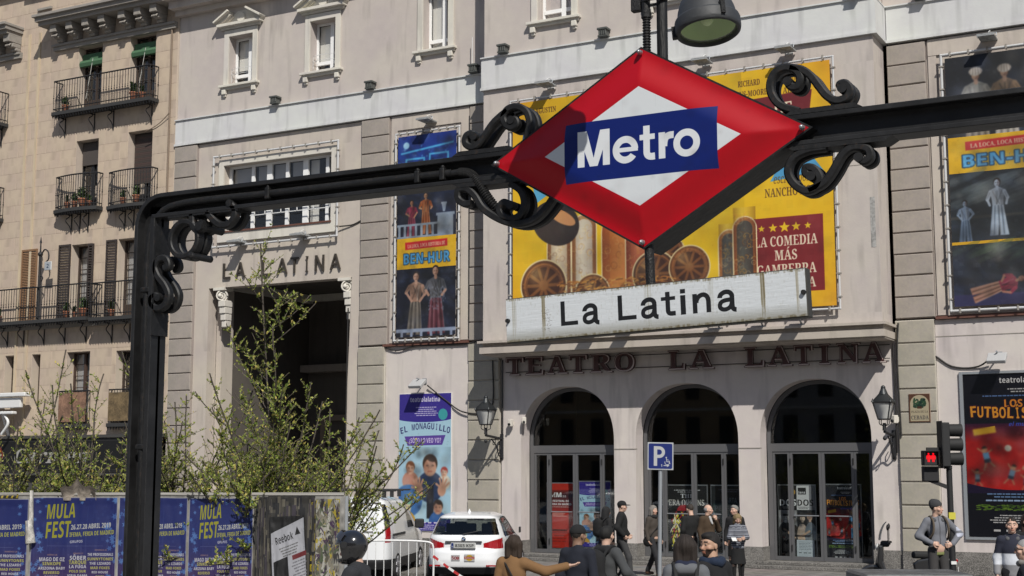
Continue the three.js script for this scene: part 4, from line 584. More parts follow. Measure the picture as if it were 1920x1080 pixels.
{ // wide yellow banner of the bay
  const b = thing('banner', 'wide yellow theatre banner with printed chariots and a red quote box, on the jutting bay', 'banner', [-13.8, 6.4, 0]);
  pipeFrame('pipe_frame', -18.42, -9.2, 6.42, 12.8, 0.15, b, 0.028, 17);
  const W = 9.06, H = 6.22, S = 200, X = (u) => (u + 18.34) * S, Y = (v) => (12.72 - v) * S;
  const t = canvasTex(W * S, H * S, (x, w, h) => {
    const g = x.createRadialGradient(w * 0.5, h * 0.5, 100, w * 0.5, h * 0.5, w * 0.62); g.addColorStop(0, '#e9c314'); g.addColorStop(0.8, '#e5b812'); g.addColorStop(1, '#e0a016'); x.fillStyle = g; x.fillRect(0, 0, w, h); const r = rng(12);
    text(x, 'RICHARD', X(-11.4), Y(12.4), 44, '#4a2a12', { font: 'serif', w: 120 }); text(x, 'COLLINS-MOORE', X(-11.5), Y(12.12), 44, '#4a2a12', { font: 'serif', w: 236 }); text(x, 'FERNANDO', X(-10.2), Y(12.36), 44, '#4a2a12', { font: 'serif', w: 150 }); text(x, 'ALBIZU', X(-10.2), Y(12.08), 44, '#4a2a12', { font: 'serif', w: 120 });
    for (let i = 0; i < 5; i++) text(x, ['AGUSTIN', 'ELENA', 'MARIA', 'VICTOR', 'PABLO'][i], X(-17.3 + i * 1.05), Y(12.42), 42, '#4a2a12', { font: 'serif', w: 130 });
    x.fillStyle = '#6b1420'; x.beginPath(); x.moveTo(X(-16), Y(11.75)); x.lineTo(X(-9.75), Y(12.02)); x.lineTo(X(-9.85), Y(11.25)); x.lineTo(X(-16), Y(10.9)); x.fill(); text(x, 'LA LOCA, LOCA HISTORIA DE', X(-12.95), Y(11.52), 100, '#efe6d4', { font: 'serif', w: 1080, rot: -0.03 });
    text(x, 'BEN-HUR', X(-14.2), Y(10.4), 240, '#5cb2e6', { stroke: '#103a66', lw: 30, w: 1150 }); x.fillStyle = '#57b0e8'; x.beginPath(); x.moveTo(X(-18.0), Y(11.6)); x.lineTo(X(-17.3), Y(12.0)); x.lineTo(X(-16.6), Y(10.4)); x.lineTo(X(-17.6), Y(9.8)); x.fill(); x.fillStyle = '#1b3f6c'; x.beginPath(); x.moveTo(X(-18.0), Y(11.9)); x.lineTo(X(-17.6), Y(11.9)); x.lineTo(X(-17.7), Y(11.3)); x.lineTo(X(-18.1), Y(11.2)); x.fill();
    x.fillStyle = '#4d9fdb'; x.beginPath(); x.moveTo(X(-10.5), Y(10.4)); x.lineTo(X(-10.0), Y(10.6)); x.lineTo(X(-9.5), Y(9.9)); x.lineTo(X(-10.9), Y(9.75)); x.fill();
    text(x, 'escrita por', X(-10.35), Y(9.8), 64, '#5a3a14', { font: 'serif', style: 'italic', w: 190 }); text(x, 'NANCHO NOVO', X(-10.3), Y(9.46), 62, '#5a3a14', { font: 'serif', w: 300 });
    x.fillStyle = '#7c1820'; x.fillRect(X(-11.5), Y(8.82), 1.94 * S, 1.92 * S);
    for (let i = 0; i < 5; i++) { x.fillStyle = '#e8c21a'; x.beginPath(); const sz = [19, 25, 30, 25, 19][i]; for (let k = 0; k < 10; k++) { const a = k * Math.PI / 5 - Math.PI / 2, q = k % 2 ? sz * 0.42 : sz; x.lineTo(X(-11.15 + i * 0.3) + 0 + Math.cos(a) * q, Y(8.55) + Math.sin(a) * q); } x.fill(); }
    ['LA COMEDIA', 'MÁS', 'GAMBERRA', 'DIVERTIDA'].forEach((s, i) => text(x, s, X(-10.53), Y(8.2 - i * 0.36), 70, '#e6dccb', { font: 'serif', w: [330, 120, 310, 300][i] }));
    // printed chariots
    const wheel = (u, v, R, c) => { const px = X(u), py = Y(v), q = R * S; x.save(); x.translate(px, py); x.fillStyle = '#e8d9b0'; x.beginPath(); x.arc(0, 0, q * 1.06, 0, 7); x.fill(); x.fillStyle = c; x.beginPath(); x.arc(0, 0, q, 0, 7); x.fill(); x.fillStyle = '#3a1c10'; x.beginPath(); x.arc(0, 0, q * 0.74, 0, 7); x.fill(); x.strokeStyle = '#7a4a26'; x.lineWidth = q * 0.13; for (let k = 0; k < 10; k++) { const a = k * Math.PI / 5; x.beginPath(); x.moveTo(0, 0); x.lineTo(Math.cos(a) * q * 0.8, Math.sin(a) * q * 0.8); x.stroke(); } x.strokeStyle = '#a86a38'; x.lineWidth = q * 0.07; x.beginPath(); x.arc(0, 0, q * 0.86, 0, 7); x.stroke(); x.fillStyle = '#8a5630'; x.beginPath(); x.arc(0, 0, q * 0.2, 0, 7); x.fill(); const gw = x.createRadialGradient(-q * 0.4, -q * 0.5, q * 0.1, 0, 0, q * 1.05); gw.addColorStop(0, 'rgba(255,220,160,.35)'); gw.addColorStop(0.6, 'rgba(60,25,10,.1)'); gw.addColorStop(1, 'rgba(30,10,5,.5)'); x.fillStyle = gw; x.beginPath(); x.arc(0, 0, q, 0, 7); x.fill(); for (let i = 0; i < 50; i++) { x.fillStyle = i % 2 ? 'rgba(30,12,5,.4)' : 'rgba(220,165,95,.3)'; const e = r() * 6.28, d = q * (0.7 + r() * 0.3); x.fillRect(Math.cos(e) * d, Math.sin(e) * d, 3 + r() * 10, 2 + r() * 5); } x.restore(); };
    const shieldBody = (u, v, w2, h2, c1, c2, c3) => { const px = X(u), py = Y(v), a = w2 * S, b2 = h2 * S; x.fillStyle = '#f0e2bd'; x.beginPath(); x.moveTo(px - 6, py + 6); x.lineTo(px - 6, py - b2 * 0.7); x.arc(px + a / 2, py - b2 * 0.7, a / 2 + 6, Math.PI, 0); x.lineTo(px + a + 6, py + 6); x.fill(); x.fillStyle = c1; x.beginPath(); x.moveTo(px, py); x.lineTo(px, py - b2 * 0.7); x.arc(px + a / 2, py - b2 * 0.7, a / 2, Math.PI, 0); x.lineTo(px + a, py); x.fill(); x.fillStyle = c2; x.beginPath(); x.moveTo(px + a * 0.15, py - 10); x.lineTo(px + a * 0.15, py - b2 * 0.7); x.arc(px + a / 2, py - b2 * 0.7, a * 0.35, Math.PI, 0); x.lineTo(px + a * 0.85, py - 10); x.fill(); x.save(); x.beginPath(); x.rect(px, py - b2 - 20, a, b2 + 20); x.clip(); const gd = x.createLinearGradient(px, 0, px + a, 0); gd.addColorStop(0, 'rgba(70,25,5,.35)'); gd.addColorStop(0.4, 'rgba(255,235,190,.22)'); gd.addColorStop(1, 'rgba(60,20,5,.35)'); x.globalCompositeOperation = 'source-atop'; x.fillStyle = gd; x.fillRect(px, py - b2 * 0.98, a, b2); x.globalCompositeOperation = 'source-over';
      for (let i = 0; i < 90; i++) { x.strokeStyle = ['rgba(214,150,50,.4)', 'rgba(90,35,12,.3)', 'rgba(250,225,165,.3)'][i % 3]; x.lineWidth = 1.5 + r() * 3; const u0 = px + a * r(), v0 = py - b2 * 0.9 * r(); x.beginPath(); x.arc(u0, v0, 3 + r() * 16, r() * 6, r() * 6 + 2); x.stroke(); } x.restore(); };
    shieldBody(-17.25, 7.2, 0.7, 2.0, '#8d5a36', '#d9cdbb', '#a5783a'); shieldBody(-16.5, 7.1, 0.72, 2.7, '#9a643a', '#d8d3cf', '#b9863f'); shieldBody(-15.6, 7.1, 1.5, 2.4, '#b4541a', '#c9651c', '#8a2f12'); shieldBody(-14.9, 7.1, 0.9, 2.2, '#8c2a14', '#a4371a', '#5a2512');
    wheel(-17.38, 7.5, 0.68, '#6e4226'); wheel(-15.9, 7.2, 0.5, '#7a4c2b'); wheel(-13.75, 8.1, 0.5, '#7a4a28'); wheel(-14.1, 7.6, 0.6, '#5b3520'); wheel(-13.12, 7.72, 0.55, '#8a5630'); shieldBody(-12.3, 7.2, 0.55, 1.6, '#9a5a28', '#1b2330', '#3b3a38'); shieldBody(-11.85 - 0.05, 7.2, 0.6, 2.0, '#8a4a22', '#22262e', '#8a5a30');
    for (let i = 0; i < 260; i++) { x.strokeStyle = ['#7a4420', '#b5702c', '#d9a24e', '#4a2412', '#c98a3a'][i % 5]; x.lineWidth = 2 + r() * 5; const u0 = X(-17.0 + r() * 3.4), v0 = Y(7.0 + r() * 0.55); x.beginPath(); x.moveTo(u0, v0); x.quadraticCurveTo(u0 + 20, v0 - 18 * r(), u0 + 50 * r(), v0 + 12 * (r() - 0.5)); x.stroke(); }
    x.fillStyle = '#241a1c'; x.beginPath(); x.ellipse(X(-17), Y(9.2), 150, 120, 0.5, 0, 7); x.fill(); x.fillStyle = '#c98d5a'; x.beginPath(); x.ellipse(X(-16.8), Y(9.35), 90, 34, 0.5, 0, 7); x.fill();
    photo(x, 0, X(0) * 0 + Y(9.5), X(-11.6), h - Y(9.5), 8, 2.5, 0.12); photo(x, X(-11.6), 0, w - X(-11.6), h, 9, 1.2, 0.1); photo(x, 0, 0, X(-11.6), Y(9.5), 10, 1.2, 0.12); grain(x, w, h, 21, 1500, 0.03);
  });
  sheet('print', t, -18.34, -9.28, 6.5, 12.72, 0.165, b, print(t, { color: col(0.8, 0.76, 0.66) }), 0.025, 40, 30);
}
{ // banner of the right wing
  const b = thing('banner', 'tall dark banner with stage photographs and a yellow title band, at the right edge', 'banner', [-5, 6.3, ZW]);
  pipeFrame('pipe_frame', -6.76, -3.2, 6.32, 12.74, ZW + 0.16, b, 0.034, 7);
  const t = canvasTex(700, 1240, (x, w, h) => {
    const r = rng(31); night(x, 0, 0, w, 420, 1, '#0b1018', '#131722'); figure(x, 150, 470, 400, '#b88f74', '#8e8a80', '#7c7060', r); figure(x, 290, 470, 400, '#b5886a', '#8a6a4a', '#a9a39a', r); figure(x, 470, 480, 380, '#b5886a', '#a5a3a6', '#90908f', r); for (const [a, b2] of [[150, 84], [290, 84]]) { x.fillStyle = '#cfc6ba'; x.beginPath(); x.ellipse(a, b2, 34, 22, 0, 0, 7); x.fill(); x.strokeStyle = 'rgba(80,60,50,.6)'; x.lineWidth = 4; for (let k = -2; k < 3; k++) { x.beginPath(); x.moveTo(a + k * 12, b2 - 20); x.lineTo(a + k * 15, b2 + 18); x.stroke(); } }
    photo(x, 0, 0, w, 405, 4, 3, 0.35); titleBand(x, 405, w * 0.86, 180); x.fillStyle = '#e2ae10'; x.fillRect(w * 0.84, 405, w * 0.2, 180);
    night(x, 0, 585, w, 340, 2, '#161c22', '#1f262c'); x.fillStyle = 'rgba(90,100,105,.3)'; for (let i = 0; i < 26; i++) { x.beginPath(); x.ellipse(r() * w, 600 + r() * 150, 120, 18, -0.3, 0, 7); x.fill(); } x.fillStyle = '#3a3a38'; x.fillRect(0, 800, w, 14); figure(x, 70, 930, 210, '#8fa3bd', '#8ba0bd', '#6c86a8', r); figure(x, 230, 905, 280, '#b9c7d8', '#aebccc', '#9fb2c8', r); figure(x, 420, 900, 230, '#96a3b5', '#6f8098', '#5d708c', r); figure(x, 560, 900, 230, '#8c9bb0', '#5b6c86', '#506280', r);
    photo(x, 0, 585, w, 340, 6, 2.2, 0.3); x.fillStyle = '#d8a416'; x.fillRect(0, 925, w, 14); night(x, 0, 939, w, 301, 4, '#10151a', '#191d33'); x.fillStyle = 'rgba(60,80,60,.3)'; for (let i = 0; i < 20; i++) { x.beginPath(); x.ellipse(r() * w, 950 + r() * 60, 90, 14, -0.4, 0, 7); x.fill(); } x.fillStyle = '#2c2a52'; x.fillRect(0, 1185, w, 55); x.save(); x.translate(80, 1195); x.rotate(1.28); figure(x, 0, -10, 270, '#a86f5c', '#8e2740', '#a4705c', r); x.restore(); figure(x, 390, 1200, 230, '#b07a66', '#9a2f44', '#a87a66', r); photo(x, 0, 939, w, 301, 7, 2.4, 0.3); photo(x, 0, 405, w, 180, 8, 2, 0.15); grain(x, w, h, 5, 900, 0.05);
  });
  sheet('print', t, -6.67, -3.29, 6.42, 12.64, ZW + 0.17, b, print(t, { color: col(0.75, 0.75, 0.75) }), 0.03);
}
const monaguillo = canvasTex(480, 1020, (x, w, h) => {
  const r = rng(6); x.fillStyle = '#a9cfe2'; x.fillRect(0, 0, w, h); x.fillStyle = '#33268c'; x.fillRect(0, 0, w, 190); x.beginPath(); x.ellipse(w / 2, 180, w * 0.55, 34, 0, 0, 7); x.fill(); text(x, 'teatrolalatina', 240, 44, 50, '#d9d6ea', { w: 280 }); lines(x, 250, 100, 220, 5, 15, '#b9b4dd', 3); x.fillStyle = '#3aa0a5'; x.beginPath(); x.arc(405, 158, 42, 0, 7); x.fill();
  x.save(); x.translate(240, 262); 'EL MONAGUILLO'.split('').forEach((c, i) => { const u = i - 6; text(x, c, u * 36, u * u * 0.9 - 18, 66, '#2c2b6a', { w: c === 'I' ? 12 : 36, rot: u * 0.03 }); }); x.restore(); x.fillStyle = '#5a3f9c'; x.beginPath(); x.moveTo(50, 320); x.lineTo(430, 312); x.lineTo(400, 385); x.lineTo(80, 390); x.fill(); text(x, '¿SÓLO LO VEO YO?', 240, 352, 50, '#cfc4ea', { w: 300 });
  const head = (px, py, q, skin, hair, body) => { x.fillStyle = body; x.beginPath(); x.ellipse(px, py + q * 2.1, q * 1.7, q * 1.6, 0, 0, 7); x.fill(); x.fillStyle = hair; x.beginPath(); x.ellipse(px, py - q * 0.3, q * 0.95, q * 0.98, 0, 0, 7); x.fill(); x.fillStyle = skin; x.beginPath(); x.ellipse(px, py + q * 0.12, q * 0.8, q * 0.9, 0, 0, 7); x.fill(); x.fillStyle = 'rgba(90,50,35,.28)'; x.beginPath(); x.ellipse(px - q * 0.5, py + q * 0.2, q * 0.4, q * 0.75, 0, 0, 7); x.fill(); x.fillStyle = hair; x.beginPath(); x.ellipse(px + q * 0.2, py - q * 0.78, q * 0.6, q * 0.3, 0.2, 0, 7); x.fill(); x.fillStyle = 'rgba(40,25,20,.7)'; x.fillRect(px - q * 0.5, py - q * 0.16, q * 0.3, q * 0.13); x.fillRect(px + q * 0.2, py - q * 0.16, q * 0.3, q * 0.13); x.fillStyle = 'rgba(120,40,30,.7)'; x.fillRect(px - q * 0.3, py + q * 0.45, q * 0.6, q * 0.12); };
  head(108, 560, 44, '#d9a98c', '#7a4a2a', '#c98b70'); head(420, 590, 34, '#e0b79a', '#b23a2a', '#e0dccb'); x.fillStyle = '#3d6fae'; x.beginPath(); x.ellipse(90, 800, 130, 120, 0, 0, 7); x.fill(); head(290, 545, 72, '#c18f74', '#3a2619', '#1d2f52'); x.fillStyle = '#15161c'; x.fillRect(262, 680, 62, 250);
  for (const [px, a] of [[190, -0.25], [398, 0.2]]) { x.save(); x.translate(px, 720); x.rotate(a); x.fillStyle = '#c9987c'; x.beginPath(); x.ellipse(0, 0, 38, 46, 0, 0, 7); x.fill(); x.strokeStyle = '#c9987c'; x.lineCap = 'round'; x.lineWidth = 17; for (let k = 0; k < 5; k++) { const b = -2.5 + k * 0.43; x.beginPath(); x.moveTo(Math.cos(b) * 30, Math.sin(b) * 36); x.lineTo(Math.cos(b) * 74, Math.sin(b) * (k === 0 ? 60 : 92)); x.stroke(); } x.restore(); }
  head(75, 850, 50, '#d9c8a5', '#6fae9c', '#c99a3a'); head(365, 850, 48, '#d6a184', '#3a2a20', '#2a5a9c'); photo(x, 0, 400, w, 540, 4, 4, 0.3); x.fillStyle = '#33268c'; x.beginPath(); x.moveTo(0, 930); x.quadraticCurveTo(w / 2, 985, w, 930); x.lineTo(w, h); x.lineTo(0, h); x.fill(); lines(x, 240, 975, 300, 3, 14, '#c2bce2', 8); x.fillStyle = '#cfcbe8'; for (let i = 0; i < 5; i++) x.fillRect(120 + i * 52, 955, 30, 10); grain(x, w, h, 4, 600, 0.05);
});
{ const p = thing('poster', 'tall blue and violet comedy poster on the pale wall left of the arches', 'poster', [-21.9, 0.9, ZW]); objW('board', [bx(-22.82, -21.01, 0.72, 4.72, ZW, ZW + 0.03)], M.whitePaint, p); sheet('print', monaguillo, -22.81, -21.02, 0.73, 4.71, ZW + 0.034, p, print(monaguillo, { color: col(0.75, 0.74, 0.73) }), 0, 1, 1); }
const red = canvasTex(560, 980, (x, w, h) => {
  const r = rng(13); x.fillStyle = '#0c0d18'; x.fillRect(0, 0, w, h); const g = x.createLinearGradient(0, 290, 0, 700); g.addColorStop(0, '#2a1030'); g.addColorStop(0.3, '#b01a18'); g.addColorStop(1, '#c31a16'); x.fillStyle = g; x.fillRect(0, 300, w, 400); text(x, 'teatrolalatina', 340, 40, 46, '#dcdcdc', { w: 270 }); lines(x, 330, 90, 180, 2, 16, '#b5b5b5', 3); lines(x, 300, 130, 440, 1, 16, '#5a78a8', 3);
  text(x, 'LOS', 280, 180, 62, '#e08a28', { stroke: '#3a1020', w: 110 }); 'FUTBOLÍSIMOS'.split('').forEach((c, i) => text(x, c, 50 + i * 42, 240 + Math.abs(i - 6) * -2, 92, '#e59a2e', { stroke: '#3a1020', w: /[IÍ]/.test(c) ? 18 : 44, rot: (i % 3 - 1) * 0.06 })); text(x, 'el musical', 330, 305, 34, '#3a4fb5', { style: 'italic bold' }); x.fillStyle = '#d9a82a'; x.save(); x.translate(110, 345); x.rotate(-0.15); x.fillRect(-65, -20, 130, 40); x.restore();
  const kid = (px, py, s, shirt, sh, a) => { x.save(); x.translate(px, py); x.rotate(a); x.scale(s, s); x.strokeStyle = '#b9805c'; x.lineWidth = 11; x.lineCap = 'round'; x.beginPath(); x.moveTo(0, -40); x.lineTo(-42, -86); x.moveTo(0, -40); x.lineTo(44, -62); x.moveTo(-8, 10); x.lineTo(-34, 62); x.moveTo(8, 10); x.lineTo(36, 50); x.stroke(); x.fillStyle = shirt; x.fillRect(-20, -50, 40, 46); x.fillStyle = sh; x.fillRect(-20, -6, 40, 24); x.fillStyle = '#c08a66'; x.beginPath(); x.arc(0, -70, 18, 0, 7); x.fill(); x.fillStyle = '#2a1a12'; x.beginPath(); x.arc(0, -78, 17, Math.PI, 0); x.fill(); x.restore(); };
  kid(120, 520, 0.9, '#5b8fb5', '#1a2438', -0.2); kid(400, 480, 1.7, '#4f8fc0', '#181c28', 0.2); kid(520, 560, 1.3, '#3f7db5', '#20242f', -0.1); kid(250, 620, 0.8, '#6f93b0', '#20283a', 0.3); kid(60, 640, 0.7, '#8aa0b0', '#20283a', 0); kid(330, 660, 0.6, '#7a4a6a', '#20283a', 0); x.fillStyle = '#3f86b8'; x.fillRect(400, 560, 44, 140); x.fillStyle = '#d8d2c4'; x.beginPath(); x.arc(240, 450, 20, 0, 7); x.fill();
  photo(x, 0, 320, w, 380, 5, 4, 0.35); x.fillStyle = '#1b1030'; x.beginPath(); x.moveTo(0, 660); x.quadraticCurveTo(280, 740, w, 660); x.lineTo(w, 720); x.lineTo(0, 720); x.fill(); lines(x, 300, 720, 440, 2, 17, '#6a8ab5', 5); lines(x, 300, 758, 460, 1, 20, '#9fb8d8', 5); for (let i = 0; i < 160; i++) { x.fillStyle = ['#4a6a1c', '#6a8a2a', '#38541a'][i % 3]; x.fillRect(40 + r() * 420, 785 + r() * 34, 18, 5); } lines(x, 250, 848, 260, 4, 14, '#c9c9c9', 7); x.fillStyle = '#d0d0d0'; for (let i = 0; i < 4; i++) x.fillRect(140 + i * 70, 935, 38, 12); grain(x, w, h, 9, 500, 0.05);
});
{ const p = thing('poster', 'red and black framed show poster on the pale wall beside the traffic light', 'poster', [-5.4, 0.9, ZW]); objW('frame', [bx(-6.66, -6.58, 0.84, 4.84, ZW, ZW + 0.06), bx(-4.3, -4.22, 0.84, 4.84, ZW, ZW + 0.06), bx(-6.58, -4.3, 0.84, 0.9, ZW, ZW + 0.06), bx(-6.58, -4.3, 4.78, 4.84, ZW, ZW + 0.06)], M.galv, p); sheet('print', red, -6.57, -4.31, 0.91, 4.77, ZW + 0.03, p, print(red, { roughness: 0.35 }), 0, 1, 1); }
// posters standing just inside the glass doors
{
  const zi = ZD - 0.34;
  const indoor = (label, t, x0, x1, y0, y1, z = zi) => { const p = thing('poster', label, 'poster', [(x0 + x1) / 2, y0, z]); objW('board', [bx(x0 - 0.02, x1 + 0.02, y0 - 0.12, y1 + 0.03, z - 0.05, z - 0.01)], M.steel, p); sheet('print', t, x0, x1, y0, y1, z, p, print(t, { color: col(0.9, 0.9, 0.9) }), 0, 1, 1); };
  indoor('red roll-up poster with white lettering behind the left glass doors', canvasTex(360, 900, (x, w, h) => { x.fillStyle = '#b5240f'; x.fillRect(0, 0, w, h); const g = x.createLinearGradient(0, 80, 0, 420); g.addColorStop(0, '#8e1a10'); g.addColorStop(0.25, '#3a0c0c'); g.addColorStop(1, '#b5240f'); x.fillStyle = g; x.fillRect(0, 90, w, 330); text(x, 'M', 80, 160, 92, '#ddd', { font: 'serif', style: '' }); text(x, 'M', 160, 160, 92, '#eee'); text(x, 'as', 232, 176, 50, '#ddd', { font: 'serif', style: '' }); text(x, 'EL FESTIVAL DE', 160, 245, 40, '#eee', { w: 270 }); text(x, 'MÉRIDA EN MADRID', 170, 290, 40, '#eee', { w: 310 }); lines(x, 170, 325, 280, 1, 16, '#d9c0b8', 2); lines(x, 150, 400, 240, 4, 18, '#e0b5a8', 7); lines(x, 170, 640, 240, 5, 40, '#8c1c10', 9); grain(x, w, h, 6, 400, 0.06); }), -18.38, -17.52, 0.3, 2.1);
  indoor('blue comedy poster behind the left glass doors', monaguillo, -17.35, -16.4, 0.35, 2.15);
  indoor('dark poster with a yellow and red robed figure behind the middle doors', canvasTex(420, 640, (x, w, h) => { x.fillStyle = '#07080c'; x.fillRect(0, 0, w, h); const r = rng(2); lines(x, 250, 40, 260, 2, 18, '#b5b5b5', 3); text(x, 'THE', 250, 100, 54, '#ddd', { font: 'serif' }); text(x, 'OPERA QUEENS', 210, 165, 76, '#dcd8cf', { font: 'serif', style: '', w: 380 }); for (let i = 0; i < 140; i++) { x.strokeStyle = ['#d8c92a', '#e2d640', '#b01f2a', '#e8e2c8', '#1a1a1a'][i % 5]; x.lineWidth = 8; x.beginPath(); const a = 120 + r() * 200, b = 250 + r() * 280; x.moveTo(a, b); x.quadraticCurveTo(a + 60 * (r() - 0.5), b + 30, a + 70 * (r() - 0.5), b + 70); x.stroke(); } x.fillStyle = '#9c1822'; x.beginPath(); x.arc(220, 245, 60, Math.PI, 0); x.fill(); lines(x, 210, 575, 320, 3, 16, '#aaa', 8); }), -14.94, -13.55, 0.3, 2.06);
  indoor('dark bluish poster with grey condensed lettering behind the middle doors', canvasTex(360, 600, (x, w, h) => { x.fillStyle = '#0a1114'; x.fillRect(0, 0, w, h); x.fillStyle = '#12302e'; x.fillRect(20, 160, 320, 260); lines(x, 180, 30, 250, 2, 18, '#556', 3); ['MARTA', 'PERFECTO', 'MADE', 'DOC'].forEach((s, i) => text(x, s, 180, 130 + i * 72, 64, '#5d686e', { w: [150, 300, 220, 150][i] })); lines(x, 180, 470, 260, 4, 20, '#454c50', 3); }), -13.42, -12.4, 0.3, 2.06);
  indoor('black and white poster of two couples behind the right glass doors', canvasTex(400, 900, (x, w, h) => {
    const r = rng(17); x.fillStyle = '#0a0a0b'; x.fillRect(0, 0, w, h); x.fillStyle = '#c9c9c9'; x.fillRect(200, 0, 135, 300); x.fillStyle = '#77777b'; x.fillRect(335, 0, 65, 300); x.fillStyle = '#b08a3c'; x.beginPath(); x.arc(150, 80, 38, 0, 7); x.fill(); x.fillStyle = '#141414'; x.fillRect(215, 26, 88, 84); text(x, 'lara', 258, 84, 40, '#ddd'); text(x, 'DOS', 102, 212, 108, '#dcdcdc', { w: 190 }); text(x, 'DOS', 292, 212, 108, '#0a0a0a', { w: 186 }); lines(x, 100, 262, 150, 2, 14, '#bbb', 3); lines(x, 270, 262, 120, 2, 14, '#333', 4);
    x.fillStyle = '#8d8d8f'; x.fillRect(0, 305, 200, 360); x.fillStyle = '#141517'; x.fillRect(200, 305, 200, 360);
    const face = (px, py, q, c, hair) => { x.fillStyle = c; x.fillRect(px - q * 0.3, py + q * 0.7, q * 0.6, q * 0.7); x.beginPath(); x.ellipse(px, py, q * 0.72, q, 0, 0, 7); x.fill(); x.fillStyle = hair; x.beginPath(); x.ellipse(px, py - q * 0.8, q * 0.76, q * 0.34, 0, 0, 7); x.fill(); x.fillStyle = 'rgba(0,0,0,.25)'; x.beginPath(); x.ellipse(px - q * 0.4, py, q * 0.36, q * 0.9, 0, 0, 7); x.fill(); x.fillStyle = 'rgba(20,20,20,.7)'; x.fillRect(px - q * 0.42, py - q * 0.14, q * 0.28, q * 0.12); x.fillRect(px + q * 0.14, py - q * 0.14, q * 0.28, q * 0.12); x.fillRect(px - q * 0.24, py + q * 0.46, q * 0.48, q * 0.1); };
    x.fillStyle = '#1c1c1e'; x.beginPath(); x.ellipse(70, 600, 82, 150, 0, 0, 7); x.fill(); x.fillStyle = '#26211c'; x.beginPath(); x.ellipse(160, 600, 60, 120, 0, 0, 7); x.fill(); face(72, 400, 44, '#b5b5b5', '#141414'); face(158, 420, 38, '#c9c0b5', '#1e1512'); x.fillStyle = '#c4ad98'; x.beginPath(); x.ellipse(255, 600, 58, 130, 0, 0, 7); x.fill(); x.fillStyle = '#6d7780'; x.beginPath(); x.ellipse(345, 600, 66, 150, 0, 0, 7); x.fill(); face(258, 405, 38, '#cdb7a4', '#241a14'); face(338, 385, 44, '#c4a088', '#2a1c14'); x.strokeStyle = '#c9a78c'; x.lineWidth = 24; x.lineCap = 'round'; x.beginPath(); x.moveTo(60, 540); x.lineTo(170, 640); x.moveTo(225, 640); x.lineTo(330, 560); x.stroke();
    photo(x, 0, 305, w, 360, 6, 2, 0.4); x.fillStyle = '#0a0a0b'; x.fillRect(0, 665, w, 240); x.fillStyle = '#b9c2c8'; x.fillRect(190, 668, 190, 226); lines(x, 212, 690, 150, 6, 18, '#6a7076', 4, 'left', 0.3); x.fillStyle = '#555'; x.fillRect(210, 820, 30, 10); x.fillRect(262, 820, 36, 10); x.fillRect(312, 820, 30, 10);
  }), -11.56, -10.58, 0.2, 2.08);
  indoor('dark red show poster behind the right glass doors', red, -10.33, -9.4, 0.2, 2.1);
}
// old paper pasted on the corner of the bay
{ const p = thing('paper_strip', 'torn strip of grey paper pasted on the right corner of the bay', 'paper', [-8.35, 8.5, 0]); objW('sheet', [bx(-8.42, -8.3, 7.9, 9.15, 0.001, 0.006)], mat([0.45, 0.44, 0.42], 0.9, { map: dirtMap }), p); }

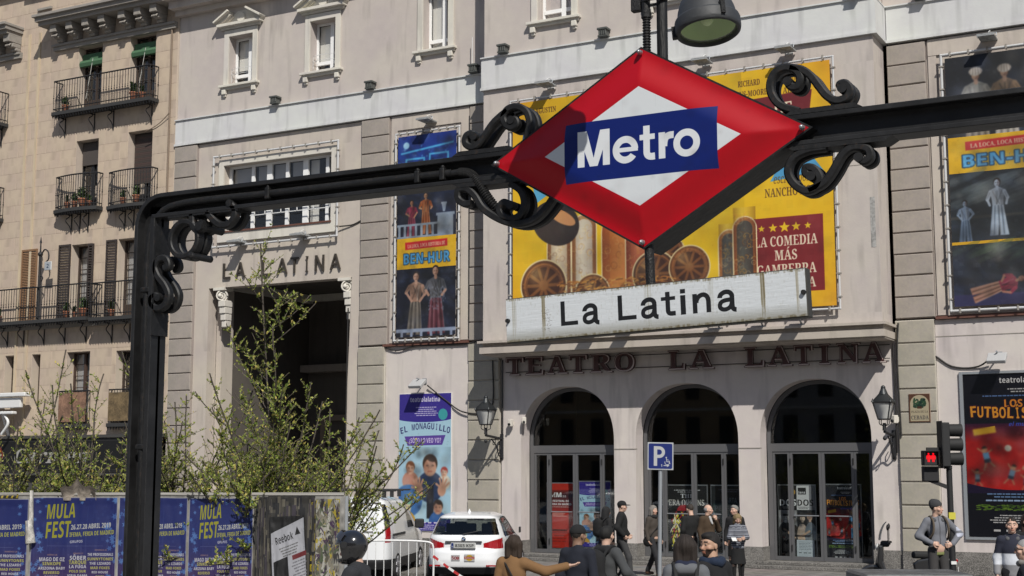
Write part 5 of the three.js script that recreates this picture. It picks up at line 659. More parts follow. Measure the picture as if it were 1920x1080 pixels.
// ================================================================ METRO ENTRANCE FRAME IN THE FOREGROUND
const ZS = 29.225;
const chipMap = dataTex(256, (u, v) => { const a = F1(u, v, 2), b = F2(u, v, 3), k = b > 0.72 && a > 0.52 ? 1 : 0; return k ? [1, 0.8, 0.66] : 0.6 + (a - 0.5) * 0.5 + (b - 0.5) * 0.3; }, true, 0.6);
const ironBlack = mat([0.02, 0.02, 0.021], 0.5, { metalness: 0.15, map: dirtMap, bumpMap: grainBump, bumpScale: 0.002 });
const ironFlat = mat([0.021, 0.021, 0.022], 0.58, { metalness: 0.1, map: chipMap, bumpMap: grainBump, bumpScale: 0.003 });
const FRX = -4.46;
const frame = thing('metro_gantry', 'black iron post and beam with scrollwork carrying the red diamond sign', 'sign frame', [FRX, 0, ZS]);
{ // I-section: outer flange, web, inner flange, turned round the corner
  const corner = (off) => { const R = 0.15, p = []; const xo = -4.55 + off, yo = 3.75 - off, r = Math.max(0.02, R - off); for (let i = 0; i <= 8; i++) { const a = Math.PI - i / 8 * Math.PI / 2; p.push([xo + r + Math.cos(a) * r, yo - r + Math.sin(a) * r]); } return p; };
  const path = (o1, o2) => { const c = corner(o1), q = corner(o2); return [[-4.55 + o1, -0.1], ...c, [0.6, 3.75 - o1], [0.6, 3.75 - o2], ...q.reverse(), [-4.55 + o2, -0.1]]; };
  const zb = ZS - 0.1;
  objW('flange', [prism(path(0, 0.02), 0.1, [], zb, 0.003)], ironBlack, frame);
  objW('post', [rbx(-4.455, -4.43, -0.1, 3.645, zb, ZS, 0.003, 1), rbx(-4.548, -4.43, -0.1, 3.7, ZS - 0.065, ZS - 0.045, 0.003, 1)], ironBlack, frame);
  objW('beam', [rbx(-4.45, 0.6, 3.637, 3.655, zb, ZS, 0.003, 1), rbx(-4.5, 0.6, 3.64, 3.74, ZS - 0.065, ZS - 0.045, 0.003, 1)], ironBlack, frame);
  for (const [x0, x1] of [[-2.85, -2.56], [-1.47, -1.19]]) { objW('tie_plate', [prism([[x0, 3.75], [x1, 3.75], [x1 - 0.03, 3.768], [x0 + 0.03, 3.768]], 0.102, [], zb - 0.001)], ironFlat, frame); objW('tie_plate', [prism([[x0 + 0.03, 3.62], [x1 - 0.03 + 0.1, 3.62], [x1 + 0.1, 3.637], [x0, 3.637]], 0.102, [], zb - 0.001)], ironFlat, frame); }
  objW('tie_plate', [bx(-4.43, -4.42, 3.1, 3.6, zb, ZS), bx(-4.35, -3.95, 3.628, 3.637, zb, ZS)], ironFlat, frame);
  // rust pits and rivets
  const rv = []; for (const y of [0.6, 1.2, 1.8, 2.4, 3.0, 3.45]) rv.push(sph(0.008, 8, 6).translate(-4.51, y, ZS - 0.042)); for (let x = -4.1; x < 0.4; x += 0.42) rv.push(sph(0.007, 8, 6).translate(x, 3.655, ZS - 0.042)); objW('rivet', rv, ironFlat, frame).userData.kind = 'stuff';
  const C = {
    S: [[-4.372, 3.402], [-4.348, 3.41], [-4.356, 3.438], [-4.383, 3.45], [-4.414, 3.438], [-4.426, 3.409], [-4.406, 3.367], [-4.365, 3.324], [-4.343, 3.282], [-4.357, 3.239], [-4.395, 3.221], [-4.434, 3.237], [-4.442, 3.268], [-4.42, 3.281], [-4.397, 3.269]],
    H1: [[-4.216, 3.636], [-4.213, 3.595], [-4.192, 3.566], [-4.162, 3.567], [-4.156, 3.59]],
    H2: [[-4.127, 3.641], [-4.096, 3.605], [-4.052, 3.575], [-4.006, 3.574], [-3.976, 3.601], [-3.972, 3.634], [-3.997, 3.666]],
    LT: [[-2.44, 3.765], [-2.507, 3.79], [-2.5, 3.851], [-2.516, 3.898], [-2.557, 3.923], [-2.6, 3.917], [-2.619, 3.889], [-2.609, 3.859], [-2.581, 3.842], [-2.56, 3.853], [-2.566, 3.871], [-2.581, 3.87]],
    LT2: [[-2.6, 3.914], [-2.663, 3.871], [-2.707, 3.82], [-2.732, 3.792], [-2.764, 3.782], [-2.793, 3.802], [-2.79, 3.83], [-2.764, 3.838], [-2.751, 3.825]],
    LB: [[-2.766, 3.554], [-2.795, 3.554], [-2.827, 3.58], [-2.824, 3.613], [-2.789, 3.615], [-2.75, 3.584], [-2.712, 3.53], [-2.656, 3.489], [-2.594, 3.461], [-2.532, 3.453], [-2.471, 3.47], [-2.4, 3.54], [-2.36, 3.61]],
    LB2: [[-2.587, 3.618], [-2.538, 3.58], [-2.525, 3.524], [-2.55, 3.482], [-2.594, 3.475], [-2.625, 3.492], [-2.637, 3.52], [-2.618, 3.543], [-2.585, 3.53]],
    RT: [[-1.42, 3.762], [-1.49, 3.796], [-1.52, 3.846], [-1.519, 3.886], [-1.497, 3.919], [-1.461, 3.929], [-1.426, 3.914], [-1.41, 3.882], [-1.423, 3.853], [-1.448, 3.859], [-1.455, 3.875]],
    RT2: [[-1.446, 3.926], [-1.406, 3.914], [-1.372, 3.886], [-1.343, 3.842], [-1.315, 3.804], [-1.281, 3.784], [-1.246, 3.792], [-1.234, 3.818], [-1.25, 3.842], [-1.269, 3.84], [-1.26, 3.824]],
    RB: [[-1.324, 3.622], [-1.394, 3.618], [-1.445, 3.595], [-1.464, 3.547], [-1.442, 3.5], [-1.403, 3.474], [-1.368, 3.48], [-1.35, 3.511], [-1.371, 3.55], [-1.398, 3.555], [-1.399, 3.535], [-1.38, 3.523]],
    RB2: [[-1.39, 3.473], [-1.338, 3.495], [-1.303, 3.535], [-1.267, 3.59], [-1.237, 3.61], [-1.204, 3.61], [-1.176, 3.595], [-1.174, 3.568], [-1.194, 3.558], [-1.21, 3.572]],
  };
  const T = 0.029, ends = { S: 1, H1: 1, H2: 1 };
  for (const k of Object.keys(C)) for (const z of [ZS - 0.018, ZS - 0.082]) {
    const e = C[k][C[k].length - 1]; objW('scroll', [ribbon(C[k], ends[k] ? T * 1.1 : T, 0.036, z, C[k].length * 7), cyl(0.017, 0.017, 0.042, 12).rotateX(Math.PI / 2).translate(e[0], e[1], z)], ironFlat, frame);
  }
  const ring = []; for (let i = 0; i <= 40; i++) { const a = i / 40 * 6.2832; ring.push([-4.258 + Math.cos(a) * 0.079, 3.527 + Math.sin(a) * 0.079]); }
  for (const z of [ZS - 0.022, ZS - 0.078]) objW('ring', [ribbon(ring, 0.025, 0.046, z, 64)], ironFlat, frame);
  objW('knob', [cyl(0.016, 0.016, 0.13, 12).rotateX(Math.PI / 2).translate(-4.2, 3.445, ZS - 0.06), sph(0.017, 10, 8).translate(-4.2, 3.445, ZS + 0.005)], ironFlat, frame); objW('knob', [cyl(0.02, 0.02, 0.16, 12).rotateX(Math.PI / 2).translate(-4.162, 3.575, ZS - 0.07)], ironFlat, frame);
  // cable conduit with its clips, ending in a ribbed hose
  const zc = ZS - 0.022, cd = [[-4.475, -0.05], [-4.475, 2.2], [-4.477, 3.3], [-4.477, 3.5], [-4.455, 3.61], [-4.39, 3.672], [-4.3, 3.692], [-3.777, 3.692], [-3.054, 3.69], [-2.86, 3.688]].map(([x, y]) => [x, y, zc]);
  objW('conduit', [tube(cd, 0.0175, 12, 120)], ironFlat, frame);
  for (const [x, y, v] of [[-4.477, 3.31, 1], [-4.475, 2.6, 1], [-4.475, 1.9, 1], [-3.79, 3.691, 0], [-3.02, 3.686, 0], [-2.9, 3.686, 0]]) objW('clip', [v ? rbx(x - 0.026, x + 0.026, y - 0.012, y + 0.012, zc - 0.03, zc + 0.023, 0.006) : rbx(x - 0.012, x + 0.012, y - 0.026, y + 0.026, zc - 0.03, zc + 0.023, 0.006), sph(0.009, 8, 6).translate(x + (v ? 0.03 : 0), y + (v ? 0 : 0.03), zc + 0.01)], ironFlat, frame);
  const hose = new THREE.CatmullRomCurve3([[-2.86, 3.686, zc], [-2.81, 3.686, zc], [-2.775, 3.675, zc], [-2.731, 3.633, zc + 0.01], [-2.694, 3.574, zc + 0.005], [-2.656, 3.519, zc - 0.02], [-2.62, 3.48, zc - 0.06]].map((p) => V(...p)));
  const hs = [new THREE.TubeGeometry(hose, 40, 0.0155, 10)]; for (let i = 5; i < 44; i++) { const p = hose.getPoint(i / 44), q = hose.getTangent(i / 44); hs.push(new THREE.TorusGeometry(0.0165, 0.0035, 6, 12).applyQuaternion(new THREE.Quaternion().setFromUnitVectors(V(0, 0, 1), q)).translate(p.x, p.y, p.z)); }
  objW('hose', hs, ironFlat, frame);
}
frame.position.z -= 0.014;
// glyphs in the manner of a plain grotesque, drawn in a box: x0..x1, on the base line b, cap height c, stem s
function glyph(x, ch, x0, x1, b, c, s, xh = 0.745) {
  const w = x1 - x0, h = c * xh; x.lineCap = 'butt'; x.lineJoin = 'miter'; x.lineWidth = s; const P = (f) => { x.beginPath(); f(); };
  if (ch === 'L') { x.fillRect(x0, b - c, s, c); x.fillRect(x0, b - s * 0.92, w, s * 0.92); }
  if (ch === 'M') { x.fillRect(x0, b - c, s * 1.1, c); x.fillRect(x1 - s * 1.1, b - c, s * 1.1, c); P(() => { x.moveTo(x0, b - c); x.lineTo(x0 + s * 1.5, b - c); x.lineTo(x0 + w / 2, b - s * 1.25); x.lineTo(x1 - s * 1.5, b - c); x.lineTo(x1, b - c); x.lineTo(x0 + w / 2 + s * 0.62, b); x.lineTo(x0 + w / 2 - s * 0.62, b); }); x.fill(); }
  if (ch === 'i') { x.fillRect(x0, b - h, w, h); x.fillRect(x0, b - c, w, s * 0.95); }
  if (ch === 't') { const m = x0 + w * 0.5, t = b - c * 0.95; x.fillRect(x0, b - h, w, s * 0.8); P(() => { x.moveTo(m - s * 0.1, t); x.lineTo(m - s * 0.1, b - s * 1.25); x.quadraticCurveTo(m - s * 0.1, b - s * 0.48, m + s * 0.75, b - s * 0.48); x.lineTo(x1, b - s * 0.5); }); x.stroke(); }
  if (ch === 'n' || ch === 'r') { x.fillRect(x0, b - h, s, h); if (ch === 'n') { P(() => { x.moveTo(x0 + s * 0.8, b - h * 0.52); x.bezierCurveTo(x0 + s * 0.8, b - h * 0.98, x1 - s / 2, b - h * 1.12, x1 - s / 2, b - h * 0.55); x.lineTo(x1 - s / 2, b); }); x.stroke(); } else { P(() => { x.moveTo(x0 + s * 0.8, b - h * 0.45); x.bezierCurveTo(x0 + s * 0.85, b - h * 0.86, x0 + w * 0.6, b - h + s * 0.48, x1, b - h + s * 0.52); }); x.stroke(); } }
  if (ch === 'o') { P(() => x.ellipse(x0 + w / 2, b - h / 2, w / 2 - s / 2, h / 2 - s * 0.46 + c * 0.012, 0, 0, 7)); x.stroke(); }
  if (ch === 'e') { const rx = w / 2 - s / 2, ry = h / 2 - s * 0.44; P(() => x.ellipse(x0 + w / 2, b - h / 2, rx, ry + c * 0.01, 0, 0.62, 6.2832 - 0.02)); x.stroke(); x.fillRect(x0 + s * 0.7, b - h * 0.5 - s * 0.02 - s * 0.3, w - s * 0.75, s * 0.64); }
  if (ch === 'a') {
    P(() => { x.moveTo(x0 + w * 0.13, b - h * 0.66); x.bezierCurveTo(x0 + w * 0.15, b - h * 1.02, x0 + w * 0.8, b - h * 1.06, x0 + w * 0.8 - s * 0.06, b - h * 0.68); x.lineTo(x0 + w * 0.8 - s * 0.06, b - h * 0.2); x.quadraticCurveTo(x0 + w * 0.8, b - s * 0.1, x1, b - s * 0.05); }); x.stroke(); x.lineWidth = s * 0.92;
    P(() => { x.moveTo(x0 + w * 0.76, b - h * 0.55); x.bezierCurveTo(x0 + w * 0.5, b - h * 0.53, x0 + s * 0.5, b - h * 0.55, x0 + s * 0.5, b - h * 0.26); x.bezierCurveTo(x0 + s * 0.5, b + h * 0.04, x0 + w * 0.76, b - h * 0.0, x0 + w * 0.76, b - h * 0.4); }); x.stroke();
  }
}
{ // the diamond: a shallow box with cushioned enamel faces
  const d = thing('metro_sign', 'red diamond sign with white lozenge and a blue band reading Metro', 'metro sign', [-2.013, 3.694, ZS]);
  const A = 0.65, B = 0.387, S = 1400, W = 2 * A * S, H = 2 * B * S;
  const X = (u) => (u + 0.03 + 2.013 + A) * S, Y = (v) => (3.694 + B - v + 0.004) * S;   // the cushion stands a little before the rim
  const t = canvasTex(Math.round(W), Math.round(H), (x) => {
    x.fillStyle = '#a20012'; x.fillRect(0, 0, W, H); x.fillStyle = '#c6cacd'; x.beginPath(); x.moveTo(X(-2.043), Y(3.925)); x.lineTo(X(-1.648), Y(3.697)); x.lineTo(X(-2.043), Y(3.471)); x.lineTo(X(-2.438), Y(3.697)); x.fill();
    x.fillStyle = '#061b60'; x.fillRect(X(-2.353), Y(3.813), 0.616 * S, 0.231 * S); x.fillStyle = x.strokeStyle = '#cccfd2';
    const b = Y(3.639), c = 0.138 * S, s = 0.0262 * S; glyph(x, 'M', X(-2.297), X(-2.163), b, c, s); glyph(x, 'e', X(-2.151), X(-2.047), b, c, s, 0.715); glyph(x, 't', X(-2.041), X(-1.98), b, c, s, 0.715); glyph(x, 'r', X(-1.965), X(-1.905), b, c, s, 0.715); glyph(x, 'o', X(-1.907), X(-1.803), b, c, s, 0.715);
    const r = rng(8); for (let i = 0; i < 30; i++) { x.strokeStyle = 'rgba(240,220,215,' + (r() * 0.1).toFixed(3) + ')'; x.lineWidth = 1 + r(); const u = r() * W, v = r() * H; x.beginPath(); x.moveTo(u, v); x.lineTo(u + (r() - 0.5) * 120, v + (r() - 0.5) * 40); x.stroke(); } for (let i = 0; i < 160; i++) { const u = r() * W, v = r() * H, q = 8 + r() * 50, g = x.createRadialGradient(u, v, 0, u, v, q); g.addColorStop(0, 'rgba(30,15,10,' + (r() * 0.1).toFixed(3) + ')'); g.addColorStop(1, 'rgba(30,15,10,0)'); x.fillStyle = g; x.fillRect(u - q, v - q, 2 * q, 2 * q); } for (let i = 0; i < 260; i++) { x.fillStyle = 'rgba(20,10,10,' + r() * 0.1 + ')'; x.fillRect(r() * W, r() * H, 2, 2 + r() * 3); } for (let i = 0; i < 40; i++) { x.fillStyle = 'rgba(30,20,20,' + r() * 0.05 + ')'; x.fillRect(r() * W, r() * H, 3, 40 + r() * 120); }
  });
  const face = (front) => {   // cushion: flat middle, sides falling to the rim, creased along the diagonals at the tips
    const N = 72, pos = [], uv = [], idx = [];
    for (let j = 0; j <= N; j++) for (let i = 0; i <= N; i++) {
      const p = i / N, q = j / N, u = p - q, v = p + q - 1; // |u| + |v| <= 1
      const e = Math.min(p, 1 - p, q, 1 - q), k = Math.min(1, Math.max(0, (e - 0.01) / 0.19)), z = 0.029 * k * k * (3 - 2 * k);
      pos.push(u * A * 0.978, v * B * 0.978, front ? z : -0.17 - z); uv.push(0.5 + (front ? 1 : -1) * u * 0.489, 0.5 + v * 0.489);
    }
    for (let j = 0; j < N; j++) for (let i = 0; i < N; i++) { const a = j * (N + 1) + i, b = a + 1, c = a + N + 1, e = c + 1; if (front) idx.push(a, b, e, a, e, c); else idx.push(a, e, b, a, c, e); }
    const g = new THREE.BufferGeometry(); g.setAttribute('position', new THREE.Float32BufferAttribute(pos, 3)); g.setAttribute('uv', new THREE.Float32BufferAttribute(uv, 2)); g.setIndex(idx); g.computeVertexNormals(); return norm(g);
  };
  const enamel = new THREE.MeshPhysicalMaterial({ map: t, roughness: 0.5, specularIntensity: 0.6, clearcoat: 0.12, clearcoatRoughness: 0.3, bumpMap: grainBump, bumpScale: 0.0004 });
  const dia = (k) => [[-A * k, 0], [0, -B * k], [A * k, 0], [0, B * k]];
  obj('enamel_face', [face(true)], enamel, d); obj('enamel_face', [face(false)], enamel, d);
  obj('casing', [prism(dia(1), 0.17, [dia(0.978)], -0.17), prism(dia(0.977), 0.1, [], -0.14)], ironFlat, d);
  for (const [x, y] of [[-A + 0.035, 0], [A - 0.035, 0], [0, B - 0.025], [0, -B + 0.025]]) obj('bolt', [cyl(0.011, 0.009, 0.016, 6).rotateX(Math.PI / 2).translate(x, y, 0.016), sph(0.007, 8, 6).translate(x, y, 0.026)], M.steel, d);
}
{ // mast over the diamond, with a lamp to each side
  const m = thing('sign_mast', 'black double mast with ribbed cable sleeve behind the tip of the diamond sign', 'mast', [-1.985, 3.9, ZS - 0.1]);
  obj('mast_tube', [cyl(0.021, 0.021, 1.0, 16).translate(0.018, 0.55, 0)], ironFlat, m);
  obj('cable_sleeve', [cyl(0.017, 0.017, 0.7, 14).translate(-0.04, 0.7, 0.02), cyl(0.013, 0.013, 0.28, 12).translate(-0.038, 0.22, 0.02), ...Array.from({ length: 12 }, (_, i) => new THREE.TorusGeometry(0.0135, 0.0032, 6, 14).rotateX(Math.PI / 2).translate(-0.038, 0.19 + i * 0.011, 0.02)), cyl(0.02, 0.018, 0.035, 12).translate(-0.039, 0.335, 0.02)], ironFlat, m);
  obj('strap', [new THREE.TorusGeometry(0.032, 0.0055, 8, 24).rotateX(Math.PI / 2).scale(1.5, 1, 1).translate(-0.012, 0.382, 0.008), rbx(-0.1, -0.06, 0.35, 0.42, 0.0, 0.03, 0.004)], ironFlat, m);
  const lamp = thing('bell_lamp', 'dark bell-shaped lamp with a greenish glass, hanging right of the mast above the diamond', 'lamp', [-1.905, 4.24, ZS - 0.44]);
  const prof = [[0.002, 0.25], [0.03, 0.248], [0.034, 0.2], [0.05, 0.188], [0.08, 0.17], [0.102, 0.14], [0.115, 0.1], [0.121, 0.066], [0.124, 0.062], [0.13, 0.06], [0.133, 0.052], [0.133, 0.02], [0.13, 0.006], [0.122, 0], [0.116, 0.004], [0.114, 0.02], [0.11, 0.06], [0.09, 0.13], [0.05, 0.17], [0.002, 0.18]];
  const tilt = (g) => g.rotateZ(0.14).rotateX(-0.12);
  obj('shade', [tilt(new THREE.LatheGeometry(prof.map((p) => new THREE.Vector2(...p)), 48))], mat([0.035, 0.037, 0.04], 0.6, { bumpMap: grainBump, bumpScale: 0.002 }), lamp);
  obj('glass', [tilt(new THREE.LatheGeometry([[0.0, 0.016], [0.06, 0.014], [0.1, 0.013], [0.115, 0.015]].map((p) => new THREE.Vector2(...p)), 40))], new THREE.MeshPhysicalMaterial({ color: col(0.85, 0.95, 0.72), roughness: 0.2, transmission: 0.95, thickness: 0 }), lamp);
  obj('reflector', [tilt(new THREE.LatheGeometry([[0.0, 0.165], [0.05, 0.15], [0.085, 0.11], [0.105, 0.05], [0.11, 0.025]].map((p) => new THREE.Vector2(...p)), 36))], mat([0.6, 0.72, 0.42], 0.4, { side: THREE.DoubleSide }), lamp);
  obj('bulb', [tilt(new THREE.SphereGeometry(0.03, 14, 10).scale(1, 1.5, 1).translate(0, 0.08, 0))], mat([0.9, 0.92, 0.75], 0.3), lamp);
  obj('latch', [tilt(merge([bx(0.0, 0.018, 0.02, 0.085, 0.128, 0.142), bar([0.009, 0.03, 0.14], [0.009, 0.095, 0.13], 0.005)]).rotateY(0.75)), tilt(bx(-0.012, 0.012, 0.0, 0.05, 0.126, 0.146).rotateY(-1.3))], ironFlat, lamp);
  obj('arm', [tube([[-0.02, 0.24, 0.0], [-0.05, 0.3, 0.06], [-0.07, 0.42, 0.18], [-0.07, 0.5, 0.33]], 0.02, 10), rbx(-0.05, 0.03, 0.18, 0.26, -0.04, 0.05, 0.01)], ironFlat, lamp);
  const l2 = copy(lamp, [-2.02, 4.25, ZS + 0.47], Math.PI, 'dark bell-shaped lamp just above the picture, shading the left of the diamond');
}
{ // station name plate
  const p = thing('station_plate', 'weathered white plate reading La Latina with brown rust runs, hung under the diamond', 'station sign', [-1.996, 3.09, ZS]);
  p.rotation.z = 0.0355;
  const W = 1.196, H = 0.174, S = 1650, t = canvasTex(Math.round(W * S), Math.round(H * S), (x, w, h) => {
    x.fillStyle = '#c3c7ca'; x.fillRect(0, 0, w, h); const r = rng(15), X = (u) => (u + 1.996 + W / 2) * S;
    for (let i = 0; i < 2600; i++) { x.fillStyle = 'rgba(' + (r() < 0.6 ? '120,115,100' : '240,243,246') + ',' + (r() * 0.11).toFixed(3) + ')'; x.fillRect(r() * w, r() * h, 1 + r() * 9, 1 + r() * 22); }
    for (let i = 0; i < 700; i++) { const u = r() * w; x.fillStyle = 'rgba(82,70,40,' + (r() * 0.3).toFixed(3) + ')'; x.fillRect(u, 0, 2 + r() * 10, 3 + r() * 14); if (r() < 0.7) x.fillRect(u, h - 3 - r() * 14, 4 + r() * 20, 20); }
    for (const [u, a, wd] of [[-2.432, 0.75, 22], [-1.556, 1, 26], [-2.0, 0.3, 50], [-1.43, 0.3, 16], [-2.56, 0.25, 30], [-1.75, 0.15, 40]]) for (let i = 0; i < 46; i++) { const q = X(u) + (r() - 0.5) * wd; x.fillStyle = 'rgba(84,70,34,' + (r() * a * 0.24).toFixed(3) + ')'; x.fillRect(q, 0, 2 + r() * 6, h * (0.5 + r() * 0.5)); }
    x.strokeStyle = 'rgba(60,55,48,.5)'; x.lineWidth = 2; for (let i = 0; i < 60; i++) { const u = X(-2.44) + r() * 60, v = h * (0.25 + r() * 0.6); x.beginPath(); x.moveTo(u, v); x.lineTo(u + (r() - 0.3) * 34, v + (r() - 0.6) * 16); x.stroke(); }
    const g = x.createLinearGradient(0, h * 0.7, 0, h); g.addColorStop(0, 'rgba(70,66,52,0)'); g.addColorStop(1, 'rgba(70,62,40,.45)'); x.fillStyle = g; x.fillRect(0, h * 0.7, w, h * 0.3);
    x.fillStyle = x.strokeStyle = '#17181a'; const b = h * 0.735, c = 0.098 * S, s = 0.0178 * S;
    for (const [ch, a, e] of [['L', -2.357, -2.285], ['a', -2.266, -2.196], ['L', -2.118, -2.044], ['a', -2.026, -1.956], ['t', -1.944, -1.888], ['i', -1.868, -1.848], ['n', -1.821, -1.751], ['a', -1.726, -1.655]]) glyph(x, ch, X(a), X(e), b, c, s, 0.76);
  });
  obj('plate_face', [new THREE.PlaneGeometry(W - 0.008, H - 0.008).translate(0, 0, 0.0035)], new THREE.MeshPhysicalMaterial({ map: t, roughness: 0.45, clearcoat: 0.15, bumpMap: grainBump, bumpScale: 0.001 }), p);
  obj('plate_face', [new THREE.PlaneGeometry(W - 0.008, H - 0.008).rotateY(Math.PI).translate(0, 0, -0.0535)], M.whitePaint, p);
  obj('casing', [rbx(-W / 2, W / 2, -H / 2, H / 2, -0.05, 0, 0.004, 1)], mat([0.03, 0.028, 0.022], 0.6), p);
  for (const x of [-W / 2 + 0.012, W / 2 - 0.012]) obj('bolt', [cyl(0.0095, 0.008, 0.014, 10).rotateX(Math.PI / 2).translate(x, 0, 0.008)], ironFlat, p);
  const rod = obj('hanger', [cyl(0.018, 0.018, 0.18, 14).translate(0.003, 0.17, -0.025)], ironFlat, p);
}

// ================================================================ STREET THINGS
const CAMX = 0, CAMZ = 33.947, FX = -Math.sin(YAW), FZ = -Math.cos(YAW), RX = Math.cos(YAW), RZ = -Math.sin(YAW);
const at = (right, ahead) => [RX * right + FX * ahead, CAMZ + RZ * right + FZ * ahead];      // metres right of and ahead of the viewpoint
// ---------------------------------------------------------------- hoarding covered in posters
const [hx, hz] = at(0, 20.2);
const board = thing('hoarding', 'long grey street hoarding covered with posters, in front of the young trees', 'hoarding', [hx, 0, hz], YAW);
const sheetGrey = mat([0.3, 0.29, 0.27], 0.8, { map: dirtMap });
for (let i = 0; i < 6; i++) { const a = -10.6 + i * 1.37 + 0.006; obj('sheet_panel', [rbx(a, a + 1.356, -0.1, 2.13, -0.05, 0, 0.006, 1)], sheetGrey, board); }
obj('top_rail', [rbx(-10.62, -2.4, 2.13, 2.17, -0.06, 0.015, 0.006, 1)], mat([0.42, 0.4, 0.37], 0.7, { map: dirtMap }), board);
for (let i = 0; i < 7; i++) obj('post', [bx(-10.6 + i * 1.37 - 0.03, -10.6 + i * 1.37 + 0.03, -0.1, 2.12, -0.13, -0.052)], M.galv, board);
function star(x, px, py, q, r) { x.save(); x.translate(px, py); x.rotate(r() * 2); x.fillStyle = 'rgba(90,135,205,' + (0.55 + r() * 0.4) + ')'; for (let k = 0; k < 6; k++) { x.rotate(Math.PI / 3); x.beginPath(); x.moveTo(0, -q); x.lineTo(q * 0.24, -q * 0.3); x.lineTo(-q * 0.24, -q * 0.3); x.fill(); } x.beginPath(); x.arc(0, 0, q * 0.4, 0, 7); x.fill(); x.restore(); }
const mula = (seed) => canvasTex(720, 1000, (x, w, h) => {
  const r = rng(seed), g = x.createLinearGradient(0, 0, 0, h); g.addColorStop(0, '#0e2272'); g.addColorStop(0.32, '#11287a'); g.addColorStop(0.55, '#33296e'); g.addColorStop(0.85, '#5f2860'); g.addColorStop(1, '#3a1d46'); x.fillStyle = g; x.fillRect(0, 0, w, h);
  for (let i = 0; i < 46; i++) { const e = r(); star(x, e < 0.45 ? r() * 90 : e < 0.9 ? w - r() * 90 : r() * w, r() * h * (e < 0.9 ? 1 : 0.35), 16 + r() * 20, r); }
  x.save(); x.transform(1, -0.06, 0, 1, 0, 20); text(x, 'MULA', 240, 110, 170, '#b0ae28', { w: 250, sk: -0.06 }); text(x, 'FEST', 220, 265, 190, '#b0ae28', { w: 220, sk: -0.06 }); text(x, '26.27.28 ABRIL 2019', 500, 250, 56, '#d9d8d0', { w: 340 }); text(x, 'IFEMA, FERIA DE MADRID', 510, 312, 50, '#c2c050', { w: 380 }); text(x, 'GRUPOS', 380, 372, 30, '#cfcfe0', { w: 110 });
  x.restore(); x.fillStyle = 'rgba(220,220,240,.4)'; x.fillRect(130, 405, 480, 2);
  const colu = (cx, y0, ls) => ls.forEach(([s, c, q, ww], i) => text(x, s, cx, y0 + i * 37, q ?? 30, c, { w: ww }));
  const W1 = '#e0dfe6', Y1c = '#cfcb6a'; colu(180, 480, [['VIERNES 26', '#a88', 16], ['MAGO DE OZ', W1, 44, 220], ['SINKOPE', Y1c, 38], ['ARIZONA BABY', W1, 32], ['REVERSO', Y1c, 32], ['DAWLIA', W1, 30], ['REY LOBO', Y1c, 30], ['MALACARA', W1, 28], ['NORTE', Y1c, 26]]);
  colu(400, 468, [['SÁBADO 27', '#a88', 16], ['SÔBER', W1, 46, 140], ['TARQUE', Y1c, 44, 150], ['LA FUGA', W1, 36], ['POLO SUR', Y1c, 30], ['VIEJA DAMA', W1, 30], ['MAR NEGRO', Y1c, 28], ['LUNES', W1, 28], ['ECOS', Y1c, 26]]); colu(590, 440, [['DOMINGO 28', '#a88', 16], ['THE PROFESSIONALS', W1, 34, 220], ['SUNNYTONES', Y1c, 34], ['THE LIZARDS', W1, 30], ['MAD FOXES', Y1c, 30], ['RED HOUSE', W1, 26], ['OESTE', Y1c, 26]]);
  for (let i = 0; i < 40; i++) { x.fillStyle = ['#8a3a2a', '#c9a52a', '#2a6a7a', '#b0532a'][i % 4]; x.beginPath(); x.ellipse(360 + (r() - 0.5) * 260, 950 + r() * 60, 14 + r() * 18, 20 + r() * 20, r() * 3, 0, 7); x.fill(); }
  x.strokeStyle = 'rgba(255,255,255,.07)'; for (let i = 0; i < 34; i++) { x.lineWidth = 1 + r() * 5; const u = r() * w; x.beginPath(); x.moveTo(u, r() * h); x.bezierCurveTo(u + 40 * (r() - .5), h * r(), u + 60 * (r() - .5), h * r(), u + 40 * (r() - .5), h * r()); x.stroke(); } x.strokeStyle = 'rgba(205,205,215,.8)'; x.lineWidth = 6; x.strokeRect(1, 1, w - 2, h - 2); grain(x, w, h, seed, 500, 0.06);
});
const mulaT = [mula(3), mula(8)];
function pasted(label, t, x0, x1, y0, y1, seed, wr = 0.012, tilt = 0) {   // paper with wrinkles, glued to the hoarding
  const p = thing('poster', label, 'poster', [hx, 0, hz], YAW, null), n = fbm(seed), g = new THREE.PlaneGeometry(x1 - x0, y1 - y0, 30, 40), q = g.attributes.position, r = rng(seed);
  for (let i = 0; i < q.count; i++) { const u = q.getX(i) / (x1 - x0) + 0.5, v = q.getY(i) / (y1 - y0) + 0.5, e = Math.max(Math.abs(u - 0.5), Math.abs(v - 0.5)) * 2; q.setZ(i, 0.008 + wr * 1.6 * Math.abs(n(u * 0.6, v * 0.25) - 0.5) * 2 + (e > 0.93 ? 0.015 * n(u * 0.3, v * 0.3 + 0.5) : 0)); q.setX(i, q.getX(i) + 0.01 * (n(v * 0.4, 0.2) - 0.5)); q.setY(i, q.getY(i) + 0.016 * (n(u * 0.4, 0.7) - 0.5)); }
  g.rotateZ(tilt); g.computeVertexNormals(); g.translate((x0 + x1) / 2, (y0 + y1) / 2, 0); obj('print', [g], print(t, { roughness: 0.55, color: col(0.44, 0.44, 0.44), side: THREE.DoubleSide }), p); return p;
}
const px = (x) => (x - 960) / 131;
pasted('blue and purple concert poster at the far left edge of the hoarding', mulaT[0], px(-108), px(56), 0.4, 2.08, 5);
const pm = pasted('blue and purple concert poster left of the black post, beside a torn paper curl', mulaT[1], px(64), px(222), 0.42, 2.1, 9, 0.02);
pasted('blue concert poster just right of the black post, half shaded by leaves', mulaT[0], px(226), px(353), 0.42, 2.1, 14);
pasted('blue concert poster in dappled shade right of the middle of the hoarding', mulaT[1], px(357), px(476), 0.42, 2.09, 17);
